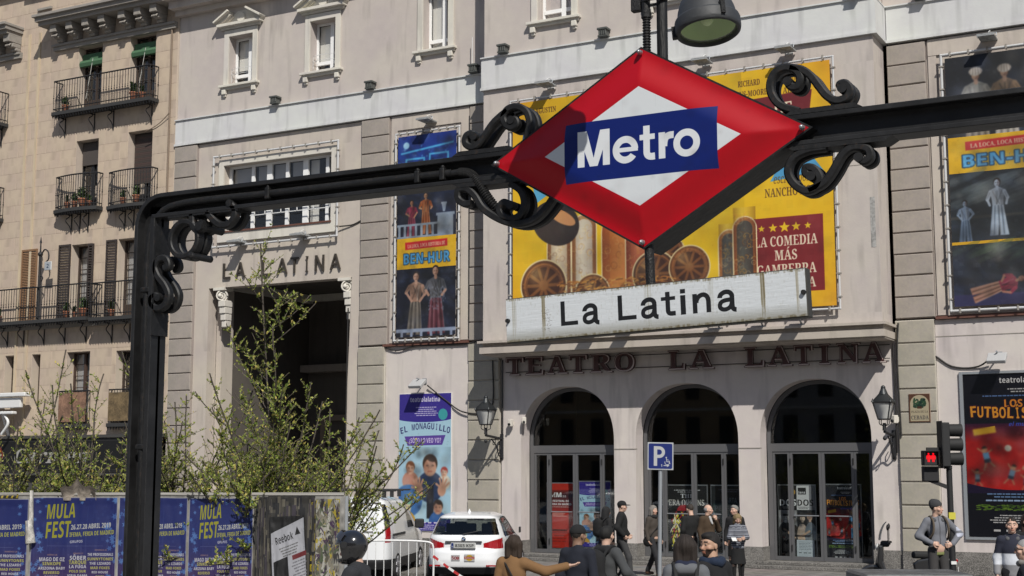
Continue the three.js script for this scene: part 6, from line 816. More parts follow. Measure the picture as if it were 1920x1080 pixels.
const reebok = canvasTex(420, 640, (x, w, h) => { x.fillStyle = '#121215'; x.fillRect(0, 0, w, h); const r = rng(4); x.fillStyle = '#c9cad2'; x.beginPath(); x.moveTo(14, 120); x.lineTo(w - 12, 14); x.lineTo(w - 10, h); x.lineTo(10, h); x.fill(); x.fillStyle = '#17171b'; x.beginPath(); x.moveTo(30, 330); x.lineTo(200, 290); x.lineTo(220, h); x.lineTo(30, h); x.fill(); x.save(); x.rotate(-0.2); text(x, 'Reebok', 130, 190, 74, '#1a1a1e', { w: 220 }); x.fillStyle = '#1a1a1e'; x.beginPath(); x.moveTo(262, 196); x.lineTo(300, 140); x.lineTo(330, 200); x.fill(); lines(x, 170, 250, 240, 4, 20, '#777', 4); x.fillStyle = '#7c1f26'; x.fillRect(190, 330, 170, 34); lines(x, 260, 380, 190, 6, 22, '#8a8a92', 6); x.restore(); grain(x, w, h, 4, 300, 0.1); });
pasted('white and black slanted poster near the right end of the hoarding', reebok, px(512), px(578), 0.6, 1.84, 22, 0.03, 0.06).position.add(V(FX, 0, FZ).multiplyScalar(-0.035));
const dark = canvasTex(300, 800, (x, w, h) => { const r = rng(12); x.fillStyle = '#3a3834'; x.fillRect(0, 0, w, h); for (let i = 0; i < 260; i++) { x.fillStyle = ['#57534a', '#26262a', '#6d675a', '#1a1b22', '#463f4a', '#7a7466'][Math.floor(r() * 6)]; x.fillRect(r() * w, r() * h, 4 + r() * 24, 30 + r() * 160); } });
pasted('strip of dark layered paper between the concert posters and the slanted poster', dark, px(478), px(510), 0.3, 2.11, 51, 0.02);
pasted('dark torn poster around and above the slanted white poster', dark, px(504), px(592), 0.5, 2.12, 53, 0.02);
const torn = canvasTex(300, 900, (x, w, h) => { const r = rng(66); x.fillStyle = '#8d8b80'; x.fillRect(0, 0, w, h); for (let i = 0; i < 420; i++) { x.fillStyle = ['#d2cfc4', '#5d6a4c', '#b9b6aa', '#3c3a3a', '#a19a86', '#6f6a5a', '#4a2f52', '#c9b53a'][Math.floor(r() * 8)]; const px0 = r() * w, py0 = r() * h; x.beginPath(); x.moveTo(px0, py0); for (let k = 0; k < 6; k++) x.lineTo(px0 + (r() - 0.5) * 90, py0 + (r() - 0.3) * 120); x.fill(); } });
pasted('torn layers of pale and greenish paper at the right end of the hoarding', torn, px(594), px(638), 0.4, 2.08, 31, 0.03);
const yel = canvasTex(90, 700, (x, w, h) => { const r = rng(7); x.fillStyle = '#181814'; x.fillRect(0, 0, w, h); for (let i = 0; i < 12; i++) { x.save(); x.translate(45, 30 + i * 58); x.rotate(0.3 * (r() - 0.5)); x.fillStyle = '#c9b51a'; x.fillRect(-38, -22, 76, 40); text(x, 'TOROS'[i % 5], 0, 0, 40, '#1a1a10'); x.restore(); } });
pasted('narrow strip of yellow and black lettered paper on the hoarding', yel, px(583), px(593), 0.3, 2.06, 40);
pasted('yellow and black torn strip along the top left of the hoarding', canvasTex(500, 80, (x, w, h) => { x.fillStyle = '#3a3530'; x.fillRect(0, 0, w, h); for (let i = 0; i < 12; i++) { x.fillStyle = i % 2 ? '#c2a81c' : '#1b1b18'; x.save(); x.translate(20 + i * 42, 30); x.rotate(0.5); x.fillRect(-14, -24, 28, 48); x.restore(); } grain(x, w, h, 5, 80, 0.2); }), px(-20), px(36), 2.06, 2.15, 44);
{ // curled paper
  const c = thing('torn_paper', 'rolled curl of white torn paper hanging from the poster edge left of the black post', 'paper', [hx, 0, hz], YAW);
  obj('curl', [new THREE.CylinderGeometry(0.05, 0.07, 0.32, 14, 3, true, 0, 5).rotateZ(0.12).translate(px(62), 1.62, 0.06), new THREE.CylinderGeometry(0.035, 0.045, 0.5, 10, 3, true, 0, 4).rotateZ(0.02).translate(px(61), 1.95, 0.04)], mat([0.6, 0.58, 0.54], 0.85, { side: THREE.DoubleSide, map: dirtMap }), c);
  const d = thing('torn_paper', 'flap of brownish paper peeling over the top of the hoarding left of the black post', 'paper', [hx, 0, hz], YAW);
  const g = new THREE.PlaneGeometry(0.5, 0.22, 12, 6), q = g.attributes.position; for (let i = 0; i < q.count; i++) { const u = q.getX(i) / 0.5, v = q.getY(i) / 0.22 + 0.5; q.setZ(i, 0.02 + 0.12 * v * v + 0.03 * Math.sin(u * 14)); q.setY(i, q.getY(i) + 0.1 * v * Math.exp(-30 * u * u) - 0.05 * v * Math.abs(Math.sin(u * 9))); } g.computeVertexNormals();
  obj('flap', [g.translate(px(150), 2.17, 0)], mat([0.42, 0.36, 0.3], 0.85, { side: THREE.DoubleSide, map: dirtMap }), d);
}
// ---------------------------------------------------------------- young trees behind the hoarding
const leafMat = new THREE.MeshPhysicalMaterial({ vertexColors: true, roughness: 0.75, specularIntensity: 0.35, transmission: 0.35, thickness: 0, side: THREE.DoubleSide });
const barkMat = mat([0.085, 0.07, 0.055], 0.9, { map: dirtMap }), twigMat = mat([0.16, 0.13, 0.1], 0.85);
function youngTree(label, right, ahead, o) {
  const [X, Z] = at(right, ahead), r = rng(o.seed), t = thing('young_tree', label, 'tree', [X, 0, Z], YAW, 'young trees behind the hoarding');
  const LP = [], LC = [], branches = [], twigs = [];
  const leaf = (p, d, size) => {
    const a = V(r() - 0.5, r() - 0.3, r() - 0.5).normalize(), b = d.clone().multiplyScalar(0.6).add(a).normalize(), s = V(r() - 0.5, r() - 0.5, r() - 0.5).cross(b).normalize().multiplyScalar(size * 0.24), m = p.clone().addScaledVector(b, size * 0.45), e = p.clone().addScaledVector(b, size), up = b.clone().cross(s).normalize().multiplyScalar(size * 0.06);
    const q = r(), c = q < 0.32 ? [0.11, 0.16, 0.025] : q < 0.66 ? [0.22, 0.26, 0.05] : q < 0.9 ? [0.36, 0.37, 0.1] : [0.44, 0.36, 0.1], k = 0.85 + r() * 0.6;
    for (const v of [p, m.clone().add(s).add(up), e, p, e, m.clone().sub(s).add(up)]) { LP.push(v.x, v.y, v.z); LC.push(c[0] * k, c[1] * k, c[2] * k); }
  };
  const shoot = (p0, az, inc, L, rad, dens, depth) => {
    const pts = [p0.clone()], n = Math.max(4, Math.round(L / 0.16)); let d = V(Math.cos(az) * Math.sin(inc), Math.cos(inc), Math.sin(az) * Math.sin(inc)), p = p0.clone();
    for (let i = 0; i < n; i++) { d.add(V((r() - 0.5) * 0.16, o.lift * (depth ? 0.5 : 1) * 0.06 + (r() - 0.5) * 0.1, (r() - 0.5) * 0.16)).normalize(); p = p.clone().addScaledVector(d, L / n); pts.push(p); }
    (depth ? twigs : branches).push(new THREE.TubeGeometry(new THREE.CatmullRomCurve3(pts), n * 2, rad, depth ? 3 : 5));
    pts.forEach((q, i) => {
      const f = i / n; if (f < 0.12 && !depth) return;
      const c = Math.round(dens * (depth ? 7 : 3.4) * (0.4 + 1.2 * r())); for (let k = 0; k < c; k++) if (i < n) leaf(q.clone().lerp(pts[Math.min(i + 1, n)], r()), d, (0.034 + r() * r() * 0.06) * (1 - f * 0.25));
      if (!depth && f < 0.94) for (let k = 0; k < 2; k++) if (r() < 0.85) shoot(q, r() * 6.28, 0.5 + r() * 0.75, (0.22 + r() * 0.5) * (1.15 - f * 0.85), 0.004, dens, 1);
    });
  };
  const trunkTop = o.trunk; obj('trunk', [tube([[0, -0.15, 0], [0.03, trunkTop * 0.4, 0.02], [o.bend * 0.4, trunkTop, 0]], 0.05, 8), ...(o.leader ? [new THREE.TubeGeometry(new THREE.CatmullRomCurve3([V(o.bend * 0.4, trunkTop, 0), V(o.bend * 0.6, trunkTop + (o.h - trunkTop) * 0.4, 0.03), V(o.bend * 0.85, trunkTop + (o.h - trunkTop) * 0.75, 0), V(o.bend, o.h, 0)]), 30, 0.014, 6)] : [])], barkMat, t);
  if (o.leader) { const n = 17; for (let i = 0; i < n; i++) { const f = i / n, y = trunkTop + (o.h - trunkTop) * f, x = o.bend * (0.4 + 0.6 * f); const p = V(x, y, 0); shoot(p, r() * 6.28, 0.75 + 0.35 * (1 - f) + r() * 0.25, Math.max(0.25, (1 - f * 0.9) * 2.0 * (0.55 + r() * 0.6)), 0.008, 0.6 + 0.3 * (1 - f), 0); } }
  for (let i = 0; i < o.shoots; i++) { const f = i / o.shoots; shoot(V(o.bend * 0.3 + (r() - 0.5) * 0.1, trunkTop * (0.55 + 0.5 * r()), (r() - 0.5) * 0.1), r() * 6.28, o.inc[0] + (o.inc[1] - o.inc[0]) * r(), o.len * (0.6 + 0.6 * r()), 0.011, o.dens, 0); }
  for (let i = 0; i < (o.low ?? 0); i++) shoot(V((r() - 0.5) * 0.2, trunkTop * (0.75 + 0.35 * r()), (r() - 0.5) * 0.2), r() * 6.28, 0.7 + r() * 0.9, 0.75 + r() * 0.7, 0.009, 1.05, 0);
  obj('branch', branches, barkMat, t); obj('twigs', twigs, twigMat, t); twigs.length && (t.children[t.children.length - 1].userData.kind = 'stuff');
  const g = new THREE.BufferGeometry(); g.setAttribute('position', new THREE.Float32BufferAttribute(LP, 3)); g.setAttribute('color', new THREE.Float32BufferAttribute(LC, 3)); g.computeVertexNormals(); obj('crown', [g], leafMat, t); t.children[t.children.length - 1].userData.kind = 'stuff';
  return t;
}
youngTree('tallest young tree, its thin leader standing before the dark portal', px(535) * 1.05, 21.0, { seed: 5, h: 5.9, trunk: 2.0, bend: -0.42, leader: 1, shoots: 26, inc: [0.35, 1.3], len: 2.3, dens: 0.62, low: 14, lift: 1.2 });
youngTree('leafy young tree with upright shoots just right of the black post', px(330) * 1.08, 21.7, { seed: 16, h: 5, trunk: 2.1, bend: 0.15, shoots: 15, inc: [0.1, 1.0], len: 2.3, dens: 0.5, low: 16, lift: 1.1 });
youngTree('young tree with loose upright shoots left of the black post', px(165) * 1.08, 21.8, { seed: 27, h: 4.8, trunk: 1.9, bend: 0.1, shoots: 13, inc: [0.1, 1.0], len: 2.3, dens: 0.42, low: 15, lift: 1 });
youngTree('young tree with leaning dark stems at the left edge', px(20) * 1.09, 21.9, { seed: 38, h: 4.7, trunk: 1.9, bend: -0.1, shoots: 12, inc: [0.1, 1.0], len: 2.3, dens: 0.4, low: 15, lift: 1 });
youngTree('low spreading young tree reaching to the pale pilaster beside the van', px(630) * 1.1, 22.2, { seed: 49, h: 3.6, trunk: 1.8, bend: 0.1, shoots: 26, inc: [0.3, 1.35], len: 1.7, dens: 0.7, lift: 1 });
youngTree('bushy low young tree filling the gap above the middle of the hoarding', px(450) * 1.02, 20.55, { seed: 60, h: 3.4, trunk: 2.1, bend: 0, shoots: 34, inc: [0.5, 1.85], len: 1.15, dens: 1.1, lift: 0.2 });

// ---------------------------------------------------------------- vehicles: bodies lofted from stacked plan outlines
const ease = (tab, y) => { for (let i = 0; i + 1 < tab.length; i++) if (y <= tab[i + 1][0]) { const t = (y - tab[i][0]) / (tab[i + 1][0] - tab[i][0]); return tab[i][1] + (tab[i + 1][1] - tab[i][1]) * t; } return tab[tab.length - 1][1]; };
function smoothTab(tab) { return (y) => { let s = 0, w = 0; for (let k = -3; k <= 3; k++) { const q = 1 - Math.abs(k) / 4; s += q * ease(tab, y + k * 0.016); w += q; } return s / w; }; }
function loftBody(o, classify) {
  const zr = smoothTab(o.zr), zf = smoothTab(o.zf), w = smoothTab(o.w), NL = o.levels ?? 110, pos = [], per = [];
  [[-1, -1, 1, -1, 64], [1, -1, 1, 1, 60], [1, 1, -1, 1, 26], [-1, 1, -1, -1, 60]].forEach(([a, b, c, d, n]) => { for (let i = 0; i < n; i++) per.push([a + (c - a) * i / n, b + (d - b) * i / n]); });
  const NP = per.length, n = o.n ?? 6;
  for (let l = 0; l <= NL; l++) { const y = o.y0 + (o.y1 - o.y0) * l / NL; for (const [X, Z] of per) { const k = Math.pow(Math.pow(Math.abs(X), n) + Math.pow(Math.abs(Z), n), -1 / n), a = zr(y), b = zf(y); pos.push(X * k * w(y) * (1 - (o.nose ?? 0.06) * Math.pow(Math.max(0, Z * k), 3)), y, (a + b) / 2 + Z * k * (b - a) / 2); } }
  const top = pos.length / 3, yt = o.y1; pos.push(0, yt + 0.012, (zr(yt) + zf(yt)) / 2);
  const idx = []; for (let l = 0; l < NL; l++) for (let i = 0; i < NP; i++) { const a = l * NP + i, b = l * NP + (i + 1) % NP, c = a + NP, d = b + NP; idx.push(a, c, b, b, c, d); } for (let i = 0; i < NP; i++) idx.push(NL * NP + i, top, NL * NP + (i + 1) % NP);
  const g = new THREE.BufferGeometry(); g.setAttribute('position', new THREE.Float32BufferAttribute(pos, 3)); g.setIndex(idx); g.computeVertexNormals();
  const P = g.attributes.position, Nn = g.attributes.normal, groups = {};
  for (let f = 0; f < idx.length; f += 3) { let c = [0, 0, 0], m = [0, 0, 0]; for (let k = 0; k < 3; k++) { const q = idx[f + k]; c[0] += P.getX(q) / 3; c[1] += P.getY(q) / 3; c[2] += P.getZ(q) / 3; m[0] += Nn.getX(q) / 3; m[1] += Nn.getY(q) / 3; m[2] += Nn.getZ(q) / 3; } (groups[classify(c, m)] ??= []).push(idx[f], idx[f + 1], idx[f + 2]); }
  const out = {}; for (const k of Object.keys(groups)) { const h = g.clone(); h.setIndex(groups[k]); out[k] = norm(h); } return out;
}
const paintWhite = new THREE.MeshPhysicalMaterial({ color: col(0.72, 0.73, 0.74), roughness: 0.35, clearcoat: 1, clearcoatRoughness: 0.05 });
const plastic = mat([0.03, 0.03, 0.032], 0.6), lampRed = new THREE.MeshPhysicalMaterial({ color: col(0.32, 0.006, 0.01), roughness: 0.15, clearcoat: 1 }), darkGlass = new THREE.MeshPhysicalMaterial({ color: col(0.012, 0.014, 0.016), roughness: 0.05, clearcoat: 1 }), tintGlass = new THREE.MeshPhysicalMaterial({ color: col(0.55, 0.6, 0.6), roughness: 0.03, transmission: 1, thickness: 0, side: THREE.DoubleSide });
const tyreMat = mat([0.02, 0.02, 0.02], 0.85), rimMat = mat([0.4, 0.4, 0.42], 0.35, { metalness: 0.7 });
function wheel(parent, x, z, R, w) { const t = obj('wheel', [new THREE.TorusGeometry(R * 0.8, R * 0.2, 12, 32).scale(1, 1, w / (R * 0.4)).rotateY(Math.PI / 2).translate(x, R, z)], tyreMat, parent); const s = Math.sign(x) || 1; obj('rim', [cyl(R * 0.66, R * 0.66, 0.05, 24).rotateZ(Math.PI / 2).translate(x + s * w * 0.3, R, z), ...[0, 1, 2, 3, 4].map((k) => rbx(-0.02, 0.02, 0, R * 0.62, -0.04, 0.04, 0.01).rotateX(k * 1.2566).translate(x + s * w * 0.42, R, z))], rimMat, t); }
const plateTex = (s) => canvasTex(416, 88, (x, w, h) => { x.fillStyle = '#d9dcda'; x.fillRect(0, 0, w, h); x.fillStyle = '#153a8a'; x.fillRect(0, 0, 40, h); text(x, 'E', 20, 62, 30, '#fff'); text(x, s, 230, 46, 70, '#18181a', { w: 330 }); });
const HEAD = Math.PI + 0.46;      // both vehicles point up the street, away from the camera
{
  const [X, Z] = at((869 - 960) / 82, 32.2), c = thing('white_hatchback', 'white hatchback seen from behind, with red tail lights and a rear plate', 'car', [X, -0.12, Z], HEAD);
  c.rotation.y = Math.PI + 0.375; c.scale.setScalar(1.05);
  const g = loftBody({ y0: 0.24, y1: 1.55, n: 5, zr: [[0.24, 0.16], [0.4, 0.02], [0.55, 0], [0.74, 0.03], [0.78, 0.07], [0.98, 0.08], [1.04, 0.1], [1.2, 0.24], [1.42, 0.46], [1.46, 0.42], [1.5, 0.46], [1.55, 1.0]], zf: [[0.24, 4.2], [0.5, 4.3], [0.75, 4.2], [0.92, 3.9], [1.0, 3.2], [1.2, 2.8], [1.45, 2.3], [1.52, 2.1], [1.55, 1.7]], w: [[0.24, 0.84], [0.4, 0.9], [0.85, 0.9], [1.0, 0.87], [1.1, 0.82], [1.3, 0.74], [1.45, 0.66], [1.52, 0.55], [1.55, 0.36]] }, ([x, y, z], m) => {
    const ax = Math.abs(x), rear = m[2] < -0.35;
    if (y < 0.4 && (y < 0.33 || (rear && ax < 0.55 + y))) return 'bumper';
    if (rear && y > 1.08 && y < 1.425 && ax < 0.79 - (y - 1.08) * 0.42) return 'rear_window';
    if (m[2] > 0.35 && y > 1.02 && y < 1.47 && ax < 0.72) return 'windscreen';
    if (!rear && Math.abs(m[0]) > 0.5 && y > 1.03 && y < 1.44 - Math.max(0, 1.1 - z) * 0.14 && z > 0.62 + (y - 1.03) * 0.4 && z < 3.15 - (y - 1.0) * 1.6) return x > 0 ? 'side_window' : 'side_window_far';
    if (z < 0.42 && y > 0.79 + Math.max(0, 0.66 - ax) * 0.1 && y < 1.02 - Math.max(0, 0.82 - ax) * 0.3 && ax > 0.43) return x > 0 ? 'tail_light' : 'tail_light_other';
    return 'body';
  });
  obj('body', [g.body], paintWhite, c); obj('bumper', [g.bumper], plastic, c); for (const k of ['rear_window', 'windscreen', 'side_window', 'side_window_far']) if (g[k]) obj(k.replace('_far', ''), [g[k]], tintGlass, c); for (const k of ['tail_light', 'tail_light_other']) if (g[k]) obj('tail_light', [g[k]], lampRed, c);
  obj('cabin', [bx(-0.78, 0.78, 0.3, 0.94, 0.4, 3.3), ...[[-0.4, 0.95], [0.4, 0.95], [0, 0.95], [-0.38, 2.0], [0.38, 2.0]].flatMap(([x, z]) => [rbx(x - 0.14, x + 0.14, 1.1, 1.3, z, z + 0.1, 0.03), rbx(x - 0.24, x + 0.24, 0.9, 1.1, z, z + 0.12, 0.04)]), rbx(-0.12, 0.12, 1.33, 1.4, 2.3, 2.34, 0.02)], mat([0.02, 0.02, 0.021], 0.8), c);
  obj('number_plate', [rbx(-0.27, 0.27, 0.8, 0.92, 0.0, 0.06, 0.008)], M.whitePaint, c); obj('plate_print', [new THREE.PlaneGeometry(0.52, 0.11).rotateY(Math.PI).translate(0, 0.86, -0.004)], print(plateTex('8303 KSP'), { roughness: 0.4 }), c.children[c.children.length - 1]);
  obj('plate_recess', [bx(-0.4, 0.4, 0.925, 0.955, 0.03, 0.1)], mat([0.06, 0.06, 0.06], 0.4), c); obj('badge', [cyl(0.045, 0.045, 0.02, 20).rotateX(Math.PI / 2).translate(0, 1.0, 0.06)], M.black, c);
  obj('badge_face', [new THREE.CircleGeometry(0.033, 16).rotateY(Math.PI).translate(0, 1.0, 0.048)], print(canvasTex(64, 64, (x) => { x.fillStyle = '#d9dde0'; x.fillRect(0, 0, 64, 64); x.fillStyle = '#2a62a8'; x.fillRect(0, 0, 32, 32); x.fillRect(32, 32, 32, 32); })), c.children[c.children.length - 1]);
  obj('sticker', [new THREE.PlaneGeometry(0.19, 0.12).rotateY(Math.PI).translate(0.165, 0.6, -0.012)], print(canvasTex(128, 80, (x, w, h) => { x.fillStyle = '#cfd0d2'; x.fillRect(0, 0, w, h); x.strokeStyle = '#9c1c24'; x.lineWidth = 11; text(x, '5', 24, 42, 70, '#9c1c24'); x.beginPath(); x.ellipse(64, 44, 16, 17, 0, 0, 7); x.ellipse(98, 44, 16, 17, 0, 0, 7); x.stroke(); })), c);
  obj('sticker', [new THREE.PlaneGeometry(0.23, 0.15).rotateY(Math.PI).translate(-0.14, 0.6, -0.012)], print(canvasTex(150, 100, (x, w, h) => { x.fillStyle = '#cfd0d2'; x.fillRect(0, 0, w, h); x.fillStyle = '#d9b51c'; x.beginPath(); x.ellipse(75, 50, 50, 44, 0, 0, 7); x.fill(); x.fillStyle = '#b01c1c'; x.fillRect(2, 32, 146, 36); text(x, 'Radiotaxi', 75, 50, 26, '#f0e6d0', { w: 130 }); })), c);
  obj('rear_wiper', [bar([0.02, 1.1, 0.1], [-0.3, 1.16, 0.16], 0.012)], M.black, c); obj('aerial', [new THREE.ConeGeometry(0.05, 0.1, 8).translate(0, 1.58, 0.9)], paintWhite, c);
  for (const s of [-1, 1]) { obj('mirror', [rbx(s * 0.9 - 0.02, s * 0.9 + 0.2 * s + (s < 0 ? 0.22 : 0), 1.02, 1.16, 2.75, 2.9, 0.04)], s > 0 ? M.black : M.black, c); obj('reflector', [bx(s * 0.62 - 0.12, s * 0.62 + 0.12, 0.42, 0.45, 0.0, 0.03)], lampRed, c); wheel(c, s * 0.8, 0.78, 0.32, 0.2); wheel(c, s * 0.8, 3.45, 0.32, 0.2); }
}
{
  const [X, Z] = at(px(660) * 131 / 79, 33.2), c = thing('white_van', 'white panel van with black roof bars parked behind the crowd barrier', 'van', [X, -0.12, Z], HEAD);
  c.rotation.y = Math.PI + 0.37; c.scale.setScalar(1.06);
  const g = loftBody({ y0: 0.28, y1: 1.86, n: 9, nose: 0.05, zr: [[0.28, 0.1], [0.45, 0], [1.0, 0.02], [1.6, 0.09], [1.76, 0.14], [1.82, 0.2], [1.86, 0.5]], zf: [[0.28, 4.35], [0.6, 4.4], [0.95, 4.2], [1.1, 3.6], [1.5, 2.9], [1.75, 2.4], [1.86, 1.9]], w: [[0.28, 0.86], [0.5, 0.91], [1.0, 0.91], [1.4, 0.85], [1.7, 0.77], [1.8, 0.7], [1.86, 0.5]] }, ([x, y, z], m) => {
    const ax = Math.abs(x), rear = m[2] < -0.3;
    if (y < 0.5) return 'bumper';
    if (z < 0.26 && ax > ease([[0.5, 0.78], [1.0, 0.78], [1.4, 0.73], [1.7, 0.66]], y) && y > 0.86 && y < 1.7) return y < 1.22 ? (x > 0 ? 'tail_light' : 'tail_light_other') : 'corner_panel';
    if (m[2] > 0.35 && y > 1.12 && y < 1.74 && ax < 0.74) return 'windscreen';
    if (Math.abs(m[0]) > 0.6 && y > 1.12 && y < 1.62 && z > 2.0 && z < 3.4 - (y - 1.1) * 1.45) return 'side_window';
    return 'body';
  });
  obj('body', [g.body], paintWhite, c); obj('bumper', [g.bumper], plastic, c); obj('windscreen', [g.windscreen], darkGlass, c); obj('side_window', [g.side_window], darkGlass, c); obj('corner_panel', [g.corner_panel], darkGlass, c); for (const k of ['tail_light', 'tail_light_other']) obj('tail_light', [g[k]], lampRed, c);
  obj('door_seam', [bx(-0.006, 0.006, 0.55, 1.72, -0.006, 0.13), bx(-0.66, 0.66, 1.735, 1.745, 0.1, 0.2)], mat([0.2, 0.2, 0.2], 0.7), c); obj('door_handle', [rbx(-0.12, 0.12, 0.92, 0.98, -0.02, 0.04, 0.01)], plastic, c); obj('lettering', [new THREE.PlaneGeometry(0.24, 0.035).rotateY(Math.PI).translate(-0.4, 1.1, 0.018)], print(canvasTex(160, 24, (x, w, h) => { x.fillStyle = '#c9cacc'; x.fillRect(0, 0, w, h); text(x, 'DOKKER', 80, 13, 22, '#555', { w: 130 }); })), c); obj('side_trim', [bx(-0.925, -0.9, 1.0, 1.05, 0.3, 1.6)], plastic, c);
  for (const z of [0.35, 1.15, 1.95]) obj('roof_bar', [rbx(-0.95, 0.95, 1.98, 2.02, z, z + 0.06, 0.01), bx(-0.72, -0.64, 1.84, 1.98, z, z + 0.06), bx(0.64, 0.72, 1.84, 1.98, z, z + 0.06)], M.black, c);
  for (const s of [-1, 1]) { obj('mirror', [rbx(s > 0 ? 0.9 : -1.12, s > 0 ? 1.12 : -0.9, 1.08, 1.3, 2.75, 2.88, 0.04)], M.black, c); wheel(c, s * 0.82, 0.85, 0.32, 0.2); wheel(c, s * 0.82, 3.5, 0.32, 0.2); }
}
{ // crowd barrier and warning tape
  const [X, Z] = at(px(724) * 131 / 89, 29.4), b = thing('crowd_barrier', 'white steel crowd barrier in front of the white van', 'barrier', [X, -0.12, Z], YAW + 0.05), w = 1.02;
  obj('frame', [tube([[-w, 0.02, 0], [-w, 1.0, 0], [-w + 0.02, 1.08, 0], [-w + 0.1, 1.12, 0], [w - 0.1, 1.12, 0], [w - 0.02, 1.08, 0], [w, 1.0, 0], [w, 0.02, 0]], 0.021, 8, 70), bar([-w, 0.3, 0], [w, 0.3, 0], 0.018, 8)], M.whitePaint, b);
  const g = cyl(0.009, 0.009, 0.82, 6); for (let i = 1; i < 12; i++) { const m = meshOf('bar', g, M.whitePaint, b); m.position.set(-w + i * 2 * w / 12, 0.71, 0); }
  for (const x of [-0.8, 0.8]) obj('foot', [tube([[x, 0.03, -0.3], [x, 0.1, 0], [x, 0.03, 0.3]], 0.02, 6)], M.whitePaint, b);
  const t = thing('warning_tape', 'red and white warning tape sagging from the barrier corner towards the ground', 'tape', [X, 0, Z], YAW + 0.05);
  const A = V(1.02, 0.72, 0.02), B = V(2.5, -0.05, 0.9), pcs = [[], []]; for (let i = 0; i < 14; i++) { const a = A.clone().lerp(B, i / 14), c = A.clone().lerp(B, (i + 1) / 14); a.y -= 0.1 * Math.sin(Math.PI * i / 14); c.y -= 0.1 * Math.sin(Math.PI * (i + 1) / 14); const d = c.clone().sub(a), n = new THREE.BoxGeometry(d.length() * 1.01, 0.05, 0.003); n.applyQuaternion(new THREE.Quaternion().setFromUnitVectors(V(1, 0, 0), d.normalize())); n.translate((a.x + c.x) / 2, (a.y + c.y) / 2, (a.z + c.z) / 2); pcs[i % 2].push(n); }
  obj('red_band', pcs[0], mat([0.42, 0.03, 0.03], 0.6), t); obj('white_band', pcs[1], M.whitePaint, t);
}
// ---------------------------------------------------------------- scooters
function scooter(label, X, Z, turn, body = [0.015, 0.015, 0.016]) {
  const s = thing('scooter', label, 'scooter', [X, -0.01, Z], turn), bm = new THREE.MeshPhysicalMaterial({ color: col(...body), roughness: 0.35, clearcoat: 0.8 });
  for (const z of [-0.68, 0.68]) { const t = obj('wheel', [new THREE.TorusGeometry(0.2, 0.062, 10, 28).rotateY(Math.PI / 2).translate(0, 0.26, z)], tyreMat, s); obj('rim', [cyl(0.15, 0.15, 0.06, 20).rotateZ(Math.PI / 2).translate(0, 0.26, z)], rimMat, t); }
  const sideShape = (p, w, z0 = 0) => prism(p, w, [], -w / 2, 0.04).rotateY(-Math.PI / 2);
  obj('tail_body', [sideShape([[-0.95, 0.72], [-0.9, 0.5], [-0.6, 0.38], [-0.15, 0.34], [-0.1, 0.62], [-0.2, 0.7], [-0.6, 0.78]], 0.3)], bm, s);
  obj('seat', [rbx(-0.16, 0.16, 0.72, 0.86, -0.9, -0.08, 0.06, 3), rbx(-0.15, 0.15, 0.8, 0.93, -0.92, -0.45, 0.05, 3)], mat([0.014, 0.014, 0.014], 0.8), s);
  obj('floorboard', [rbx(-0.19, 0.19, 0.26, 0.36, -0.2, 0.4, 0.03)], bm, s);
  obj('leg_shield', [sideShape([[0.34, 0.3], [0.42, 0.3], [0.6, 0.62], [0.56, 0.98], [0.46, 0.98], [0.46, 0.66]], 0.42)], bm, s); obj('front_fender', [new THREE.TorusGeometry(0.27, 0.06, 8, 16, 2.4).rotateZ(0.4).rotateY(-Math.PI / 2).translate(0, 0.26, 0.68)], bm, s);
  obj('fork', [bar([0, 0.3, 0.68], [0, 0.98, 0.5], 0.035)], M.black, s); obj('headlight', [sph(0.085, 12, 8).scale(1, 0.9, 0.6).translate(0, 0.93, 0.58)], M.lampGlass, s);
  obj('windscreen', [new THREE.SphereGeometry(0.34, 18, 12, Math.PI / 2 - 0.62, 1.24, 0.55, 1.15).scale(0.95, 1.15, 0.7).rotateX(-0.12).translate(0, 1.1, 0.32)], new THREE.MeshPhysicalMaterial({ color: col(0.3, 0.32, 0.34), roughness: 0.1, transmission: 0.75, thickness: 0, side: THREE.DoubleSide }), s);
  obj('handlebar', [bar([-0.34, 1.02, 0.34], [0.34, 1.02, 0.34], 0.017), bar([-0.36, 1.02, 0.33], [-0.22, 1.02, 0.35], 0.025, 8), bar([0.36, 1.02, 0.33], [0.22, 1.02, 0.35], 0.025, 8), rbx(-0.14, 0.14, 0.94, 1.06, 0.34, 0.52, 0.04)], M.black, s);
  for (const k of [-1, 1]) { const m = obj('mirror', [bar([k * 0.24, 1.04, 0.36], [k * 0.33, 1.3, 0.36], 0.008), sph(0.07, 12, 8).scale(1, 0.9, 0.35).translate(k * 0.34, 1.34, 0.36)], M.black, s); obj('mirror_glass', [new THREE.CircleGeometry(0.058, 16).rotateY(Math.PI).translate(k * 0.34, 1.34, 0.332)], mat([0.12, 0.18, 0.4], 0.08, { metalness: 0.9 }), m); }
  obj('exhaust', [bar([0.2, 0.3, -0.4], [0.22, 0.36, -0.95], 0.05, 10)], M.steel, s); obj('tail_lamp', [rbx(-0.08, 0.08, 0.66, 0.72, -0.98, -0.93, 0.01)], lampRed, s); obj('stand', [bar([-0.12, 0.32, -0.1], [-0.18, 0.02, -0.06], 0.012)], M.steel, s); obj('number_plate', [bx(-0.1, 0.1, 0.42, 0.56, -0.985, -0.975)], M.whitePaint, s);
  return s;
}
{ const [X, Z] = at((1692 - 960) / 91, 28.9); scooter('black scooter with windscreen and blue-tinted mirror parked behind the grey cabinet', X, Z, YAW - Math.PI / 2 - 0.3); }
{ const [X, Z] = at((676 - 960) / 190, 13.55); scooter('dark scooter ridden by the helmeted rider at the bottom edge', X, Z, YAW - Math.PI / 2 - 0.25, [0.03, 0.025, 0.022]); }
